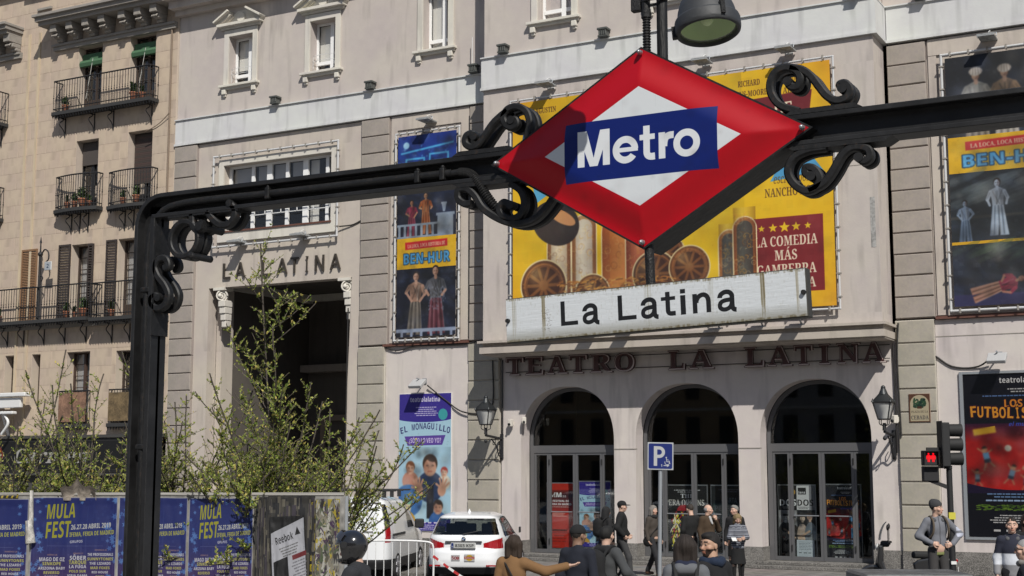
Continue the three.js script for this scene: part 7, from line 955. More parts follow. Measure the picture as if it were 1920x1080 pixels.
// ---------------------------------------------------------------- parking sign, traffic light, cabinet
{
  const [X, Z] = at((1229 - 960) / 110, 23.7), s = thing('parking_sign', 'blue square parking sign with white P and wheelchair on a thin grey pole', 'road sign', [X, 0, Z], YAW - 0.12);
  s.rotation.z = -0.02;
  obj('pole', [cyl(0.034, 0.034, 2.94, 14).translate(0, 1.35, 0)], M.galv, s); obj('board', [rbx(-0.218, 0.218, 2.49, 2.95, 0.036, 0.05, 0.006)], M.galv, s);
  const t = canvasTex(240, 256, (x, w, h) => { x.fillStyle = '#d7dbe0'; x.fillRect(0, 0, w, h); x.fillStyle = '#0e2c86'; x.beginPath(); x.roundRect(9, 9, w - 18, h - 18, 14); x.fill(); const c = '#dde0e4'; x.strokeStyle = x.fillStyle = c; x.fillRect(58, 34, 32, 186); x.lineWidth = 30; x.beginPath(); x.moveTo(74, 50); x.lineTo(110, 50); x.arc(108, 90, 40, -Math.PI / 2, Math.PI / 2); x.lineTo(74, 130); x.stroke();
    x.lineWidth = 6; x.beginPath(); x.arc(184, 186, 22, -0.9, Math.PI * 1.15); x.stroke(); x.beginPath(); x.moveTo(176, 146); x.lineTo(180, 180); x.lineTo(200, 180); x.lineTo(212, 200); x.moveTo(178, 162); x.lineTo(196, 162); x.stroke(); x.beginPath(); x.arc(175, 140, 7, 0, 7); x.fill(); text(x, '1', 132, 216, 34, c); x.fillRect(150, 212, 34, 8); x.beginPath(); x.moveTo(182, 202); x.lineTo(206, 216); x.lineTo(182, 230); x.fill(); });
  obj('print', [new THREE.PlaneGeometry(0.428, 0.452).translate(0, 2.72, 0.054)], print(t, { roughness: 0.45 }), s); obj('clamp', [bx(-0.05, 0.05, 2.6, 2.64, -0.04, 0.036), bx(-0.05, 0.05, 2.82, 2.86, -0.04, 0.036)], M.galv, s);
}
{
  const [X, Z] = at((1768 - 960) / 96, 27.2), s = thing('traffic_light', 'black traffic light with three hooded lamps and a lit red pedestrian signal', 'traffic light', [X, 0, Z], YAW);
  const bk = mat([0.011, 0.011, 0.012], 0.65);
  obj('pole', [cyl(0.062, 0.055, 2.6, 16).translate(0.02, 1.25, 0), cyl(0.09, 0.09, 0.12, 16).translate(0.02, 0.06, 0), cyl(0.08, 0.08, 0.06, 16).translate(0.0, 2.54, 0)], bk, s);
  const hd = obj('signal_head', [rbx(-0.13, 0.02, 2.55, 3.4, -0.15, 0.15, 0.02), bx(-0.14, -0.13, 2.52, 3.43, -0.17, 0.17)], bk, s);
  for (let k = 0; k < 3; k++) { const y = 2.7 + k * 0.275; obj('hood', [new THREE.CylinderGeometry(0.125, 0.118, 0.26, 20, 1, true, -1.9, 4.4).rotateZ(-Math.PI / 2).translate(0.15, y, 0), cyl(0.12, 0.1, 0.05, 18).rotateZ(-Math.PI / 2).translate(0.03, y, 0)], mat([0.01, 0.01, 0.01], 0.75, { side: THREE.DoubleSide }), hd); }
  const ph = obj('pedestrian_signal', [rbx(-0.49, -0.19, 2.57, 2.86, -0.1, 0.06, 0.02), rbx(-0.49, -0.19, 2.27, 2.56, -0.1, 0.06, 0.02), bx(-0.4, -0.1, 2.86, 2.92, -0.04, 0.02), prism([[-0.4, 2.27], [-0.02, 2.12], [-0.02, 2.2], [-0.3, 2.3]], 0.05, [], -0.03)], bk, s);
  obj('hood', [bx(-0.48, -0.2, 2.845, 2.855, 0.06, 0.16), bx(-0.48, -0.47, 2.6, 2.845, 0.06, 0.14), bx(-0.21, -0.2, 2.6, 2.845, 0.06, 0.14), bx(-0.48, -0.2, 2.545, 2.555, 0.06, 0.16)], bk, ph);
  const fig = (x) => [cyl(0.018, 0.018, 0.004, 12).rotateX(Math.PI / 2).translate(x, 2.795, 0.066), bx(x - 0.026, x + 0.026, 2.71, 2.772, 0.064, 0.068), bx(x - 0.02, x - 0.004, 2.64, 2.71, 0.064, 0.068), bx(x + 0.004, x + 0.02, 2.64, 2.71, 0.064, 0.068), bx(x - 0.042, x - 0.03, 2.69, 2.765, 0.064, 0.068), bx(x + 0.03, x + 0.042, 2.69, 2.765, 0.064, 0.068)];
  obj('red_figure', fig(-0.385), new THREE.MeshStandardMaterial({ color: 0x300000, emissive: 0xff1020, emissiveIntensity: 1.3 }), ph); obj('red_figure', fig(-0.295), new THREE.MeshStandardMaterial({ color: 0x300000, emissive: 0xff1020, emissiveIntensity: 1.3 }), ph);
  obj('sticker', [bx(-0.04, 0.09, 1.55, 1.68, 0.05, 0.07)], mat([0.5, 0.45, 0.05], 0.7), s); obj('sticker', [bx(-0.03, 0.07, 0.7, 0.76, 0.055, 0.075)], M.whitePaint, s);
}
{ const [X, Z] = at((1678 - 960) / 165, 15.6); const c = thing('street_cabinet', 'flat dark grey top of a street cabinet at the bottom edge before the scooter', 'cabinet', [X, 0, Z], YAW);
  obj('body', [rbx(-0.6, 0.6, 0, 1.3, -0.42, 0.42, 0.02)], mat([0.07, 0.072, 0.075], 0.6, { map: dirtMap }), c); obj('lid', [prism([[-0.59, 1.3], [0.59, 1.3], [0.59, 1.36], [0.56, 1.385], [-0.56, 1.385], [-0.59, 1.36]], 0.86, [], -0.43, 0.012)], mat([0.115, 0.118, 0.122], 0.55, { map: dirtMap }), c); obj('door', [bx(-0.55, -0.01, 0.1, 1.24, 0.42, 0.435), bx(0.01, 0.55, 0.1, 1.24, 0.42, 0.435)], mat([0.08, 0.082, 0.085], 0.6), c); }

// ================================================================ PEOPLE: bodies meshed from distance fields
function surfaceNet(f, lo, hi, h) {
  const nx = Math.ceil((hi[0] - lo[0]) / h) + 1, ny = Math.ceil((hi[1] - lo[1]) / h) + 1, nz = Math.ceil((hi[2] - lo[2]) / h) + 1, F = new Float32Array(nx * ny * nz), at3 = (i, j, k) => (k * ny + j) * nx + i;
  for (let k = 0; k < nz; k++) for (let j = 0; j < ny; j++) for (let i = 0; i < nx; i++) F[at3(i, j, k)] = f(lo[0] + i * h, lo[1] + j * h, lo[2] + k * h);
  const id = new Int32Array(nx * ny * nz).fill(-1), pos = [], idx = [], E = [[0, 1], [0, 2], [0, 4], [1, 3], [1, 5], [2, 3], [2, 6], [3, 7], [4, 5], [4, 6], [5, 7], [6, 7]];
  for (let k = 0; k < nz - 1; k++) for (let j = 0; j < ny - 1; j++) for (let i = 0; i < nx - 1; i++) {
    const v = []; let n = 0; for (let c = 0; c < 8; c++) { v[c] = F[at3(i + (c & 1), j + ((c >> 1) & 1), k + (c >> 2))]; if (v[c] < 0) n++; }
    if (n === 0 || n === 8) continue; let x = 0, y = 0, z = 0, m = 0;
    for (const [a, b] of E) if ((v[a] < 0) !== (v[b] < 0)) { const t = v[a] / (v[a] - v[b]); x += (a & 1) + ((b & 1) - (a & 1)) * t; y += ((a >> 1) & 1) + (((b >> 1) & 1) - ((a >> 1) & 1)) * t; z += (a >> 2) + ((b >> 2) - (a >> 2)) * t; m++; }
    id[at3(i, j, k)] = pos.length / 3; pos.push(lo[0] + (i + x / m) * h, lo[1] + (j + y / m) * h, lo[2] + (k + z / m) * h);
  }
  for (let k = 1; k < nz - 1; k++) for (let j = 1; j < ny - 1; j++) for (let i = 1; i < nx - 1; i++) {
    const a = F[at3(i, j, k)] < 0, q = (A, B, C, D, flip) => { const p = [id[at3(...A)], id[at3(...B)], id[at3(...C)], id[at3(...D)]]; if (p.includes(-1)) return; flip ? idx.push(p[0], p[2], p[1], p[0], p[3], p[2]) : idx.push(p[0], p[1], p[2], p[0], p[2], p[3]); };
    if (a !== F[at3(i + 1, j, k)] < 0) q([i, j - 1, k - 1], [i, j, k - 1], [i, j, k], [i, j - 1, k], !a);
    if (a !== F[at3(i, j + 1, k)] < 0) q([i - 1, j, k - 1], [i - 1, j, k], [i, j, k], [i, j, k - 1], !a);
    if (a !== F[at3(i, j, k + 1)] < 0) q([i - 1, j - 1, k], [i, j - 1, k], [i, j, k], [i - 1, j, k], !a);
  }
  const g = new THREE.BufferGeometry(); g.setAttribute('position', new THREE.Float32BufferAttribute(pos, 3)); g.setIndex(idx); g.computeVertexNormals(); return g;
}
const smin = (a, b, k) => { const h = Math.max(k - Math.abs(a - b), 0) / k; return Math.min(a, b) - h * h * k * 0.25; };
const cap = (a, b, r0, r1 = r0, sx = 1) => ({ a, b, r0, r1, sx });
function dcap(c, x, y, z) { const [ax, ay, az] = c.a, dx = c.b[0] - ax, dy = c.b[1] - ay, dz = c.b[2] - az, px = x - ax, py = y - ay, pz = z - az, l = dx * dx + dy * dy + dz * dz, t = l ? Math.max(0, Math.min(1, (px * dx + py * dy + pz * dz) / l)) : 0, ex = px - dx * t, ey = py - dy * t, ez = (pz - dz * t) * c.sx; return Math.sqrt(ex * ex + ey * ey + ez * ez) - (c.r0 + (c.r1 - c.r0) * t); }
const ell = (c, r) => ({ c, r }), dell = (e, x, y, z) => { const p = (x - e.c[0]) / e.r[0], q = (y - e.c[1]) / e.r[1], s = (z - e.c[2]) / e.r[2], k0 = Math.sqrt(p * p + q * q + s * s), k1 = Math.sqrt((p / e.r[0]) ** 2 + (q / e.r[1]) ** 2 + (s / e.r[2]) ** 2); return k1 ? k0 * (k0 - 1) / k1 : -Math.min(...e.r); };
const dist = (s, x, y, z) => s.c ? dell(s, x, y, z) : dcap(s, x, y, z);
const field = (shapes, k = 0.03, wob) => (x, y, z) => { let d = 9; for (const s of shapes) d = smin(d, dist(s, x, y, z), s.k ?? k); return wob ? d + wob(x, y, z) : d; };
function bounds(shapes, m = 0.03) { const lo = [9, 9, 9], hi = [-9, -9, -9]; for (const s of shapes) for (let i = 0; i < 3; i++) { const pts = s.c ? [[s.c[i], s.r[i]]] : [[s.a[i], s.r0 / (i === 2 ? s.sx : 1)], [s.b[i], s.r1 / (i === 2 ? s.sx : 1)]]; for (const [p, r] of pts) { lo[i] = Math.min(lo[i], p - r - m); hi[i] = Math.max(hi[i], p + r + m); } } return [lo, hi]; }
const net = (shapes, h, k, wob, clip) => { const [lo, hi] = bounds(shapes), f = field(shapes, k, wob); return surfaceNet(clip ? (x, y, z) => Math.max(f(x, y, z), clip(x, y, z)) : f, lo, hi, h); };
const paint = (g, f) => { const p = g.attributes.position, c = new Float32Array(p.count * 3); for (let i = 0; i < p.count; i++) c.set(f(p.getX(i), p.getY(i), p.getZ(i)), i * 3); g.setAttribute('color', new THREE.BufferAttribute(c, 3)); return g; };
const clothMat = (c, rough = 0.9) => mat(c, rough, { map: dirtMap, bumpMap: grainBump, bumpScale: 0.002 });
const skinMat = new THREE.MeshPhysicalMaterial({ vertexColors: true, roughness: 0.6 });
const add = (a, b) => [a[0] + b[0], a[1] + b[1], a[2] + b[2]], mul = (a, k) => a.map((x) => x * k);
const SKIN = { light: [0.5, 0.32, 0.24], tan: [0.38, 0.23, 0.155], dark: [0.2, 0.115, 0.075] };
function headGeo(skin, o, cell) {      // in a frame with the chin about -0.115 and the crown at 0.12; the face looks along +z
  const S = [ell([0, 0.025, -0.015], [0.077, 0.096, 0.096]), ell([0, -0.035, 0.02], [0.06, 0.075, 0.07]), ell([0, -0.088, 0.045], [0.03, 0.026, 0.03]), { ...cap([0, 0.01, 0.078], [0, -0.025, 0.1], 0.009, 0.014), k: 0.012 }, ell([0.05, -0.022, 0.055], [0.024, 0.02, 0.022]), ell([-0.05, -0.022, 0.055], [0.024, 0.02, 0.022]), ell([0, 0.032, 0.065], [0.056, 0.016, 0.018]),
    { ...ell([0.078, -0.005, -0.005], [0.012, 0.032, 0.02]), k: 0.01 }, { ...ell([-0.078, -0.005, -0.005], [0.012, 0.032, 0.02]), k: 0.01 }, { ...ell([0, -0.056, 0.082], [0.024, 0.007, 0.009]), k: 0.008 }, { ...ell([0, -0.067, 0.08], [0.02, 0.007, 0.009]), k: 0.008 }, cap([0, -0.03, -0.02], [0, -0.17, -0.035], 0.055, 0.058)];
  const base = field(S, 0.022), eyes = [[0.031, 0.012], [-0.031, 0.012]], f = (x, y, z) => { let d = base(x, y, z); for (const [ex, ey] of eyes) d = Math.max(d, -(Math.hypot((x - ex) / 1.5, y - ey, z - 0.1) - 0.013)); for (const [ex, ey] of eyes) d = smin(d, Math.hypot(x - ex, y - ey, z - 0.073) - 0.0125, 0.003); return d; };
  const g = surfaceNet(f, [-0.1, -0.16, -0.125], [0.1, 0.135, 0.13], cell), beard = o.beard;
  return paint(g, (x, y, z) => {
    for (const [ex, ey] of eyes) { const q = Math.hypot((x - ex), (y - ey) * 1.5); if (z > 0.07 && q < 0.007) return [0.015, 0.01, 0.008]; if (z > 0.07 && q < 0.013) return [skin[0] * 0.8, skin[1] * 0.95, skin[2] * 1.1]; if (z > 0.055 && Math.abs(y - ey - 0.026) < 0.006 && Math.abs(x - ex) < 0.02) return mul(o.hairColor ?? [0.02, 0.015, 0.01], 0.9); }
    if (z > 0.07 && Math.abs(x) < 0.024 && y > -0.074 && y < -0.049) return [skin[0] * 0.85, skin[1] * 0.55, skin[2] * 0.5];
    if (beard && y < -0.028 && z > -0.01 && !(Math.abs(x) < 0.03 && y > -0.042 && z > 0.06)) return mul(beard, 1);
    const red = z > 0.05 && y < 0.0 && y > -0.045 ? 1 : 0; return [skin[0], skin[1] * (1 - 0.08 * red), skin[2] * (1 - 0.08 * red)];
  });
}
function handShapes(w, dir, palm, open) {       // wrist point, direction of the hand, palm normal, how open
  const d = V(...dir).normalize(), n = V(...palm).addScaledVector(d, -V(...palm).dot(d)).normalize(), s = d.clone().cross(n), P = (a, b, c) => add(w, d.clone().multiplyScalar(a).addScaledVector(s, b).addScaledVector(n, c).toArray());
  const out = [{ ...cap(P(0, 0, 0), P(0.035, 0, 0), 0.024, 0.026), k: 0.02 }];
  for (let i = 0; i < 4; i++) { const b = -0.03 + i * 0.02; out.push({ ...cap(P(0.03, b * 0.7, 0), P(0.085, b, 0.002), 0.014, 0.0115), k: 0.012 }); }
  const L = [0.068, 0.078, 0.072, 0.056], curl = 1 - open; for (let i = 0; i < 4; i++) { const b = -0.03 + i * 0.02, l = L[i], a1 = 0.35 + curl * 1.0, a2 = a1 + 0.3 + curl * 1.0, p0 = [0.085, b, 0.002], p1 = [p0[0] + Math.cos(a1 * 0.6) * l * 0.5, b * (1 + open * 0.2), p0[2] + Math.sin(a1 * 0.6) * l * 0.5], p2 = [p1[0] + Math.cos(a2 * 0.8) * l * 0.55, b * (1 + open * 0.3), p1[2] + Math.sin(a2 * 0.8) * l * 0.55]; out.push({ ...cap(P(...p0), P(...p1), 0.0105, 0.0092), k: 0.004 }, { ...cap(P(...p1), P(...p2), 0.0092, 0.008), k: 0.004 }); }
  out.push({ ...cap(P(0.025, -0.028, 0.005), P(0.055, -0.052 - open * 0.012, 0.018), 0.014, 0.011), k: 0.008 }, { ...cap(P(0.055, -0.052 - open * 0.012, 0.018), P(0.088, -0.058 - open * 0.02, 0.024), 0.0105, 0.009), k: 0.004 }); return out;
}
function person(label, X, Z, face, o) {
  const H = (o.h ?? 1.74), q = H / 1.74, t = thing('person', label, 'person', [X, o.y ?? 0, Z], face), fat = o.fat ?? 1, fem = o.fem ? 0.9 : 1;
  t.scale.setScalar(q);
  const lean = o.lean ?? 0, rot = (p) => { const y = p[1] - 0.92, c = Math.cos(lean), s = Math.sin(lean); return [p[0], 0.92 + y * c - p[2] * s, y * s + p[2] * c]; };   // upper body bent forward from the hips
  const neck = rot([0, 1.46, -0.015]), headC = rot([0, 1.625, 0.02]), sh = [-1, 1].map((s) => rot([s * 0.172 * fem, 1.405, -0.01])), hip = [-1, 1].map((s) => [s * 0.088, 0.9, 0]);
  const arms = [o.armR ?? [[-0.06, -0.27, -0.03], [-0.07, -0.51, 0.05]], o.armL ?? [[0.06, -0.27, -0.03], [0.07, -0.51, 0.05]]].map((a, i) => [sh[i], add(sh[i], a[0]), add(sh[i], a[1])]);
  const legs = [o.legR ?? [[-0.015, -0.43, 0.02], [-0.02, -0.83, -0.02]], o.legL ?? [[0.015, -0.43, 0.02], [0.02, -0.83, -0.02]]].map((a, i) => [hip[i], add(hip[i], a[0]), add(hip[i], a[1])]);
  const far = o.far ?? false, hc = far ? 0.0075 : 0.005, bc = far ? 0.022 : 0.016, skin = o.skin ?? SKIN.light;
  // body: one skin under everything
  const handDir = arms.map((a, i) => { const d = V(...a[2]).sub(V(...a[1])).normalize(); return (o.handDir && o.handDir[i]) ? V(...o.handDir[i]).normalize().toArray() : d.toArray(); }), palms = arms.map((_, i) => o.palm?.[i] ?? [i ? -1 : 1, 0, 0.2]);
  const body = [ell(rot([0, 1.26, 0.0]), [0.15 * fem, 0.2, 0.095]), ell([0, 0.96, 0], [0.14, 0.12, 0.1]), cap(rot([0, 1.1, 0]), [0, 0.95, 0], 0.11, 0.12), cap(neck, headC, 0.056, 0.052), cap(sh[0], sh[1], 0.055), ...arms.flatMap((a) => [cap(a[0], a[1], 0.047, 0.038), cap(a[1], a[2], 0.037, 0.025)]), ...legs.flatMap((l) => [cap(l[0], l[1], 0.078, 0.052), cap(l[1], l[2], 0.05, 0.034)])];
  const parts = [paint(net(body, bc, 0.04), () => skin)];
  const hd = headGeo(skin, { ...o, hairColor: o.hairColor }, hc).applyMatrix4(new THREE.Matrix4().makeRotationFromEuler(new THREE.Euler(lean * 0.4 + (o.nod ?? 0), o.look ?? 0, o.tilt ?? 0, 'YXZ'))).translate(...headC);
  parts.push(hd); arms.forEach((a, i) => parts.push(paint(net(handShapes(a[2], handDir[i], palms[i], o.open?.[i] ?? 0.35), far ? 0.0075 : 0.0055, 0.01), () => skin)));
  obj('body', parts, skinMat, t);
  const n1 = fbm(Math.round(X * 31 + Z * 17) & 1023), fold = (amp) => (x, y, z) => amp * (n1(x * 0.3 + z * 0.3 + y * 0.12, y * 0.42 - x * 0.2, 0) - 0.5) * 2 + amp * 0.6 * (n1(x * 0.7 + z * 0.5, y * 0.6 + x * 0.3, 1) - 0.5);
  // coat or jumper
  const T = o.coat ?? 0.02, len = o.coatLen ?? 0.9, topS = [ell(rot([0, 1.27, -0.005]), [(0.152 * fem + T * 0.7) * fat, 0.19 + T, 0.097 + T * 0.8]), ell(rot([0, 1.06, 0.0]), [(0.135 + T * 0.8) * fat, 0.2, 0.1 * fat + T * 0.7]), cap(rot([0, 1.1, 0]), [0, len, 0], 0.105 * fat + T * 0.8, 0.118 * fat + T * 0.9, 1.25), cap(add(sh[0], [0.02, 0, 0]), add(sh[1], [-0.02, 0, 0]), 0.054 + T * 0.5), cap(add(neck, [0, -0.03, 0]), add(neck, [0, 0.015, 0.005]), 0.072, 0.068), ...arms.flatMap((a) => [cap(a[0], a[1], 0.05 + T * 0.6, 0.042 + T * 0.55), cap(a[1], V(...a[1]).lerp(V(...a[2]), 0.95).toArray(), 0.041 + T * 0.55, 0.031 + T * 0.5)])];
  const tg = net(topS, far ? 0.02 : 0.014, 0.035, fold(0.013), (x, y, z) => len - 0.06 - y); if (o.topPaint) paint(tg, o.topPaint);
  obj(o.topName ?? 'jacket', [tg], o.topPaint ? mat([1, 1, 1], 0.9, { vertexColors: true }) : clothMat(o.top ?? [0.03, 0.03, 0.035]), t);
  if (o.hood) obj('hood', [net([cap(add(neck, [-0.06, -0.02, -0.075]), add(neck, [0.06, -0.02, -0.075]), 0.06), cap(add(neck, [-0.09, -0.01, -0.02]), add(neck, [-0.07, -0.04, 0.06]), 0.04), cap(add(neck, [0.09, -0.01, -0.02]), add(neck, [0.07, -0.04, 0.06]), 0.04)], 0.013, 0.05, fold(0.008))], clothMat(o.hood), t);
  if (o.scarf) obj('scarf', [net([0, 1, 2, 3, 4, 5, 6, 7].map((i) => { const a = i * 0.785, b = a + 0.785, p = (c, y) => add(neck, [Math.cos(c) * 0.085, 0.01 + y, Math.sin(c) * 0.085 + 0.01]); return cap(p(a, 0.012 * (i % 2)), p(b, 0.012 * ((i + 1) % 2)), 0.04); }), 0.012, 0.02, fold(0.012))], clothMat(o.scarf), t);
  if (o.collar) obj('shirt', [net([cap(rot([0, 1.44, 0.05]), rot([0, 1.3, 0.135 + T * 0.5]), 0.05, 0.018)], 0.01, 0.02)], clothMat(o.collar), t);
  if (o.skirt) obj('skirt', [net([cap([0, 0.95, 0], [0, o.skirtLen ?? 0.52, 0], 0.145 * fat, 0.185 * fat, 1.25)], 0.02, 0.03, fold(0.01), (x, y) => (o.skirtLen ?? 0.52) - y)], clothMat(o.skirt), t);
  obj(o.skirt ? 'stockings' : 'trousers', [net([...(o.skirt ? [] : [ell([0, 0.95, -0.005], [0.155 * fat, 0.12, 0.118 * fat])]), ...legs.flatMap((l) => o.skirt ? [cap(l[0], l[1], 0.07, 0.05), cap(l[1], l[2], 0.052, 0.04)] : [cap(l[0], l[1], 0.095 * fat, 0.07), cap(l[1], add(l[2], [0, 0.02, 0]), 0.068, 0.062)])], bc, 0.04, fold(0.008))], clothMat(o.bottom ?? [0.03, 0.03, 0.035]), t);
  const fd = o.feet ?? [0.12, -0.12]; obj('shoes', [net(legs.flatMap((l, i) => { const a = l[2], c = Math.cos(fd[i] * -1), s = Math.sin(fd[i] * -1), tip = o.toeDown?.[i] ?? 0; return [cap(add(a, [0, -0.005, -0.02]), add(a, [0, -0.03, -0.02]), 0.042), cap(add(a, [-s * 0.02, -0.03, -c * 0.02]), add(a, [s * 0.15, -0.045 - tip, c * 0.15]), 0.04, 0.036)]; }), 0.012, 0.03)], mat(o.shoes ?? [0.02, 0.018, 0.016], 0.6), t);
  // hair and headgear, in the frame of the head
  const head = (g) => g.applyMatrix4(new THREE.Matrix4().makeRotationFromEuler(new THREE.Euler(lean * 0.4 + (o.nod ?? 0), o.look ?? 0, o.tilt ?? 0, 'YXZ'))).translate(...headC), hm = mat(o.hairColor ?? [0.02, 0.014, 0.01], 0.8, { map: dirtMap }), hw = (a) => (x, y, z) => { const w = Math.atan2(x, z + 0.02) * 0.16; return a * (n1(x * 2.2 + 0.3, z * 2.2 + y * 0.4) - 0.5) * 1.6 + a * 0.9 * (n1(w * 4, y * 0.35 + 0.2, 1) - 0.5); };
  const faceCut = (lim, back = 0.0) => (x, y, z) => Math.min(0.03, Math.min(z - back, lim - y)) ;
  if (o.hair === 'short' || o.hair === 'crop') obj('hair', [head(net([ell([0, 0.032, -0.018], o.hair === 'short' ? [0.085, 0.1, 0.102] : [0.081, 0.096, 0.099]), ...(o.hair === 'short' ? [ell([0, 0.092, 0.03], [0.06, 0.036, 0.058])] : [])], hc, 0.02, hw(0.008), (x, y, z) => Math.max(-0.05 - y, Math.min(z - 0.005 + Math.max(0, y - 0.03) * -1.6, 0.07 - y + 0.02 * (n1(x * 3, 0.3, 1) - 0.5)) )))], hm, t);
  if (o.hair === 'bald') obj('hair', [head(net([ell([0, 0.01, -0.02], [0.083, 0.08, 0.1])], hc, 0.02, hw(0.005), (x, y, z) => Math.max(-0.055 - y, Math.min(z - 0.01, 0.5), y - 0.055 + z * 0.3)))], hm, t);
  if (o.hair === 'bob' || o.hair === 'long') { const b = o.hair === 'bob' ? -0.13 : -0.2; obj('hair', [head(net([ell([0, 0.035, -0.02], [0.093, 0.104, 0.108]), ...[-1, 0, 1].map((s) => cap([s * 0.062, 0.02, -0.045], [s * 0.07, b, -0.055], 0.052, 0.04)), cap([0.078, 0.02, 0.0], [0.082, b + 0.02, 0.005], 0.03, 0.024), cap([-0.078, 0.02, 0.0], [-0.082, b + 0.02, 0.005], 0.03, 0.024)], hc, 0.03, hw(0.013), (x, y, z) => Math.min(z - 0.03 - Math.max(0, y - 0.02) * 1.2, 0.075 - y + (Math.abs(x) > 0.062 ? 9 : 0), 0.062 - Math.abs(x) + (y > 0.06 ? 9 : 0)) ))], hm, t); }
  if (o.hat === 'cap') { obj('cap', [head(net([ell([0, 0.05, -0.015], [0.092, 0.09, 0.108])], hc, 0.02, null, (x, y, z) => 0.03 - y))], clothMat(o.hatColor ?? [0.012, 0.012, 0.013]), t); obj('cap_brim', [head(net([ell([0, 0.036, 0.1], [0.07, 0.012, 0.085])], 0.006, 0.01, null, (x, y, z) => 0.05 - z))], clothMat(o.hatColor ?? [0.012, 0.012, 0.013]), t); }
  if (o.hat === 'beanie') obj('beanie', [head(net([ell([0, 0.055, -0.025], [0.093, 0.1, 0.11]), ell([0, 0.1, -0.07], [0.06, 0.06, 0.07])], hc, 0.03, hw(0.008), (x, y, z) => 0.025 - y + z * 0.25))], clothMat(o.hatColor), t);
  if (o.hat === 'hoodUp') obj('hood', [head(net([ell([0, 0.03, -0.02], [0.105, 0.12, 0.12]), cap([0, -0.06, -0.05], [0, -0.14, -0.05], 0.1, 0.1)], 0.012, 0.04, hw(0.01), (x, y, z) => Math.min(z - 0.05, 0.1 - Math.hypot(x, y * 0.8) + 0.0) * 1))], clothMat(o.hatColor ?? [0.02, 0.02, 0.022]), t);
  if (o.hat === 'helmet') { const gl = new THREE.MeshPhysicalMaterial({ color: col(0.012, 0.012, 0.013), roughness: 0.15, clearcoat: 1, clearcoatRoughness: 0.05 }); obj('helmet', [head(net([ell([0, 0.035, -0.01], [0.128, 0.138, 0.15]), ell([0, -0.06, 0.03], [0.11, 0.07, 0.12])], 0.008, 0.04, null, (x, y, z) => Math.max(-0.13 - y, Math.min(z - 0.07, 0.062 - Math.abs(y - 0.002)))))], gl, t); obj('visor', [head(new THREE.SphereGeometry(0.15, 24, 8, 0.45, 2.25, 1.0, 0.5).scale(0.92, 1, 1.05).rotateX(-0.62).translate(0, 0.045, -0.005))], new THREE.MeshPhysicalMaterial({ color: col(0.03, 0.03, 0.035), roughness: 0.08, clearcoat: 1, side: THREE.DoubleSide }), t); for (const s of [-1, 1]) obj('visor_pivot', [head(cyl(0.03, 0.03, 0.012, 16).rotateZ(Math.PI / 2).translate(s * 0.129, 0.05, 0.02))], M.black, t); }
  if (o.glasses) obj('glasses', [head(merge([[0.032, 1], [-0.032, 1]].map(([x]) => new THREE.TorusGeometry(0.021, 0.004, 6, 18).translate(x, 0.01, 0.098)).concat([bar([-0.012, 0.014, 0.1], [0.012, 0.014, 0.1], 0.003), bar([0.052, 0.014, 0.095], [0.082, 0.014, -0.01], 0.004), bar([-0.052, 0.014, 0.095], [-0.082, 0.014, -0.01], 0.004)])))], M.black, t);
  if (o.pack) { const k = o.packK ?? 1, c = rot([o.packX ?? 0, 1.22 - (1 - k) * 0.35, -0.22 - T + (1 - k) * 0.08]); obj('backpack', [net([ell(c, [0.15 * k, 0.24 * k, 0.1 * k]), cap(add(c, [-0.09 * k, -0.15 * k, 0.02]), add(c, [0.09 * k, -0.15 * k, 0.02]), 0.08 * k), cap(add(c, [-0.06 * k, 0.13 * k, 0.03]), add(c, [0.06 * k, 0.13 * k, 0.03]), 0.07 * k)], 0.014, 0.06, fold(0.01))], clothMat(o.pack), t);
    for (const s of [-1, 1]) obj('strap', [tube([rot([s * 0.09, 1.3, -0.2 - T]), rot([s * 0.1, 1.42, -0.13 - T * 0.5]), rot([s * 0.115, 1.475 + T * 0.5, -0.02]), rot([s * 0.125, 1.4, 0.1 + T]), rot([s * 0.14, 1.22, 0.115 + T]), rot([s * 0.17, 1.1, 0.0]), rot([s * 0.12, 1.1, -0.17 - T])], 0.02, 8, 40)], clothMat(o.strap ?? o.pack), t); }
  if (o.bag) { obj('bag', [net([ell([-0.2, 0.86, -0.02], [0.06, 0.13, 0.14])], 0.014, 0.02, fold(0.008))], clothMat(o.bag), t); obj('strap', [tube([rot([0.13, 1.45, -0.03]), rot([0.0, 1.32, -0.13 - T]), [-0.16, 1.0, -0.1]], 0.012, 6), tube([rot([0.13, 1.45, -0.03]), rot([0.05, 1.32, 0.14 + T]), [-0.17, 1.0, 0.06]], 0.012, 6)], clothMat(o.bag), t); }
  return t;
}
// where each stands: picture column, pixels per metre there
const spot = (pxx, s) => at((pxx - 960) / s, 2640 / s * 0.992), toCam = YAW, P0 = (x, s) => spot(x, s);
const WALK = { legR: [[-0.01, -0.41, 0.16], [-0.01, -0.81, 0.2]], legL: [[0.01, -0.42, -0.1], [0.01, -0.77, -0.32]], toeDown: [0, 0.03] };
const put1 = (label, x, s, turn, o) => { const [X, Z] = P0(x, s); return person(label, X, Z, toCam + turn, o); };
put1('scooter rider in a glossy black helmet with raised visor and dark grey jacket', 684, 196, -1.75, { h: 1.82, y: 0.06, hat: 'helmet', top: [0.035, 0.038, 0.045], coat: 0.035, bottom: [0.02, 0.02, 0.025], nod: 0.15, armR: [[-0.08, -0.22, 0.16], [-0.1, -0.32, 0.4]], armL: [[0.08, -0.22, 0.16], [0.06, -0.32, 0.4]], legR: [[-0.13, -0.4, 0.12], [-0.16, -0.83, 0.02]], legL: [[0.13, -0.4, 0.12], [0.16, -0.83, 0.02]], lean: 0.12 });
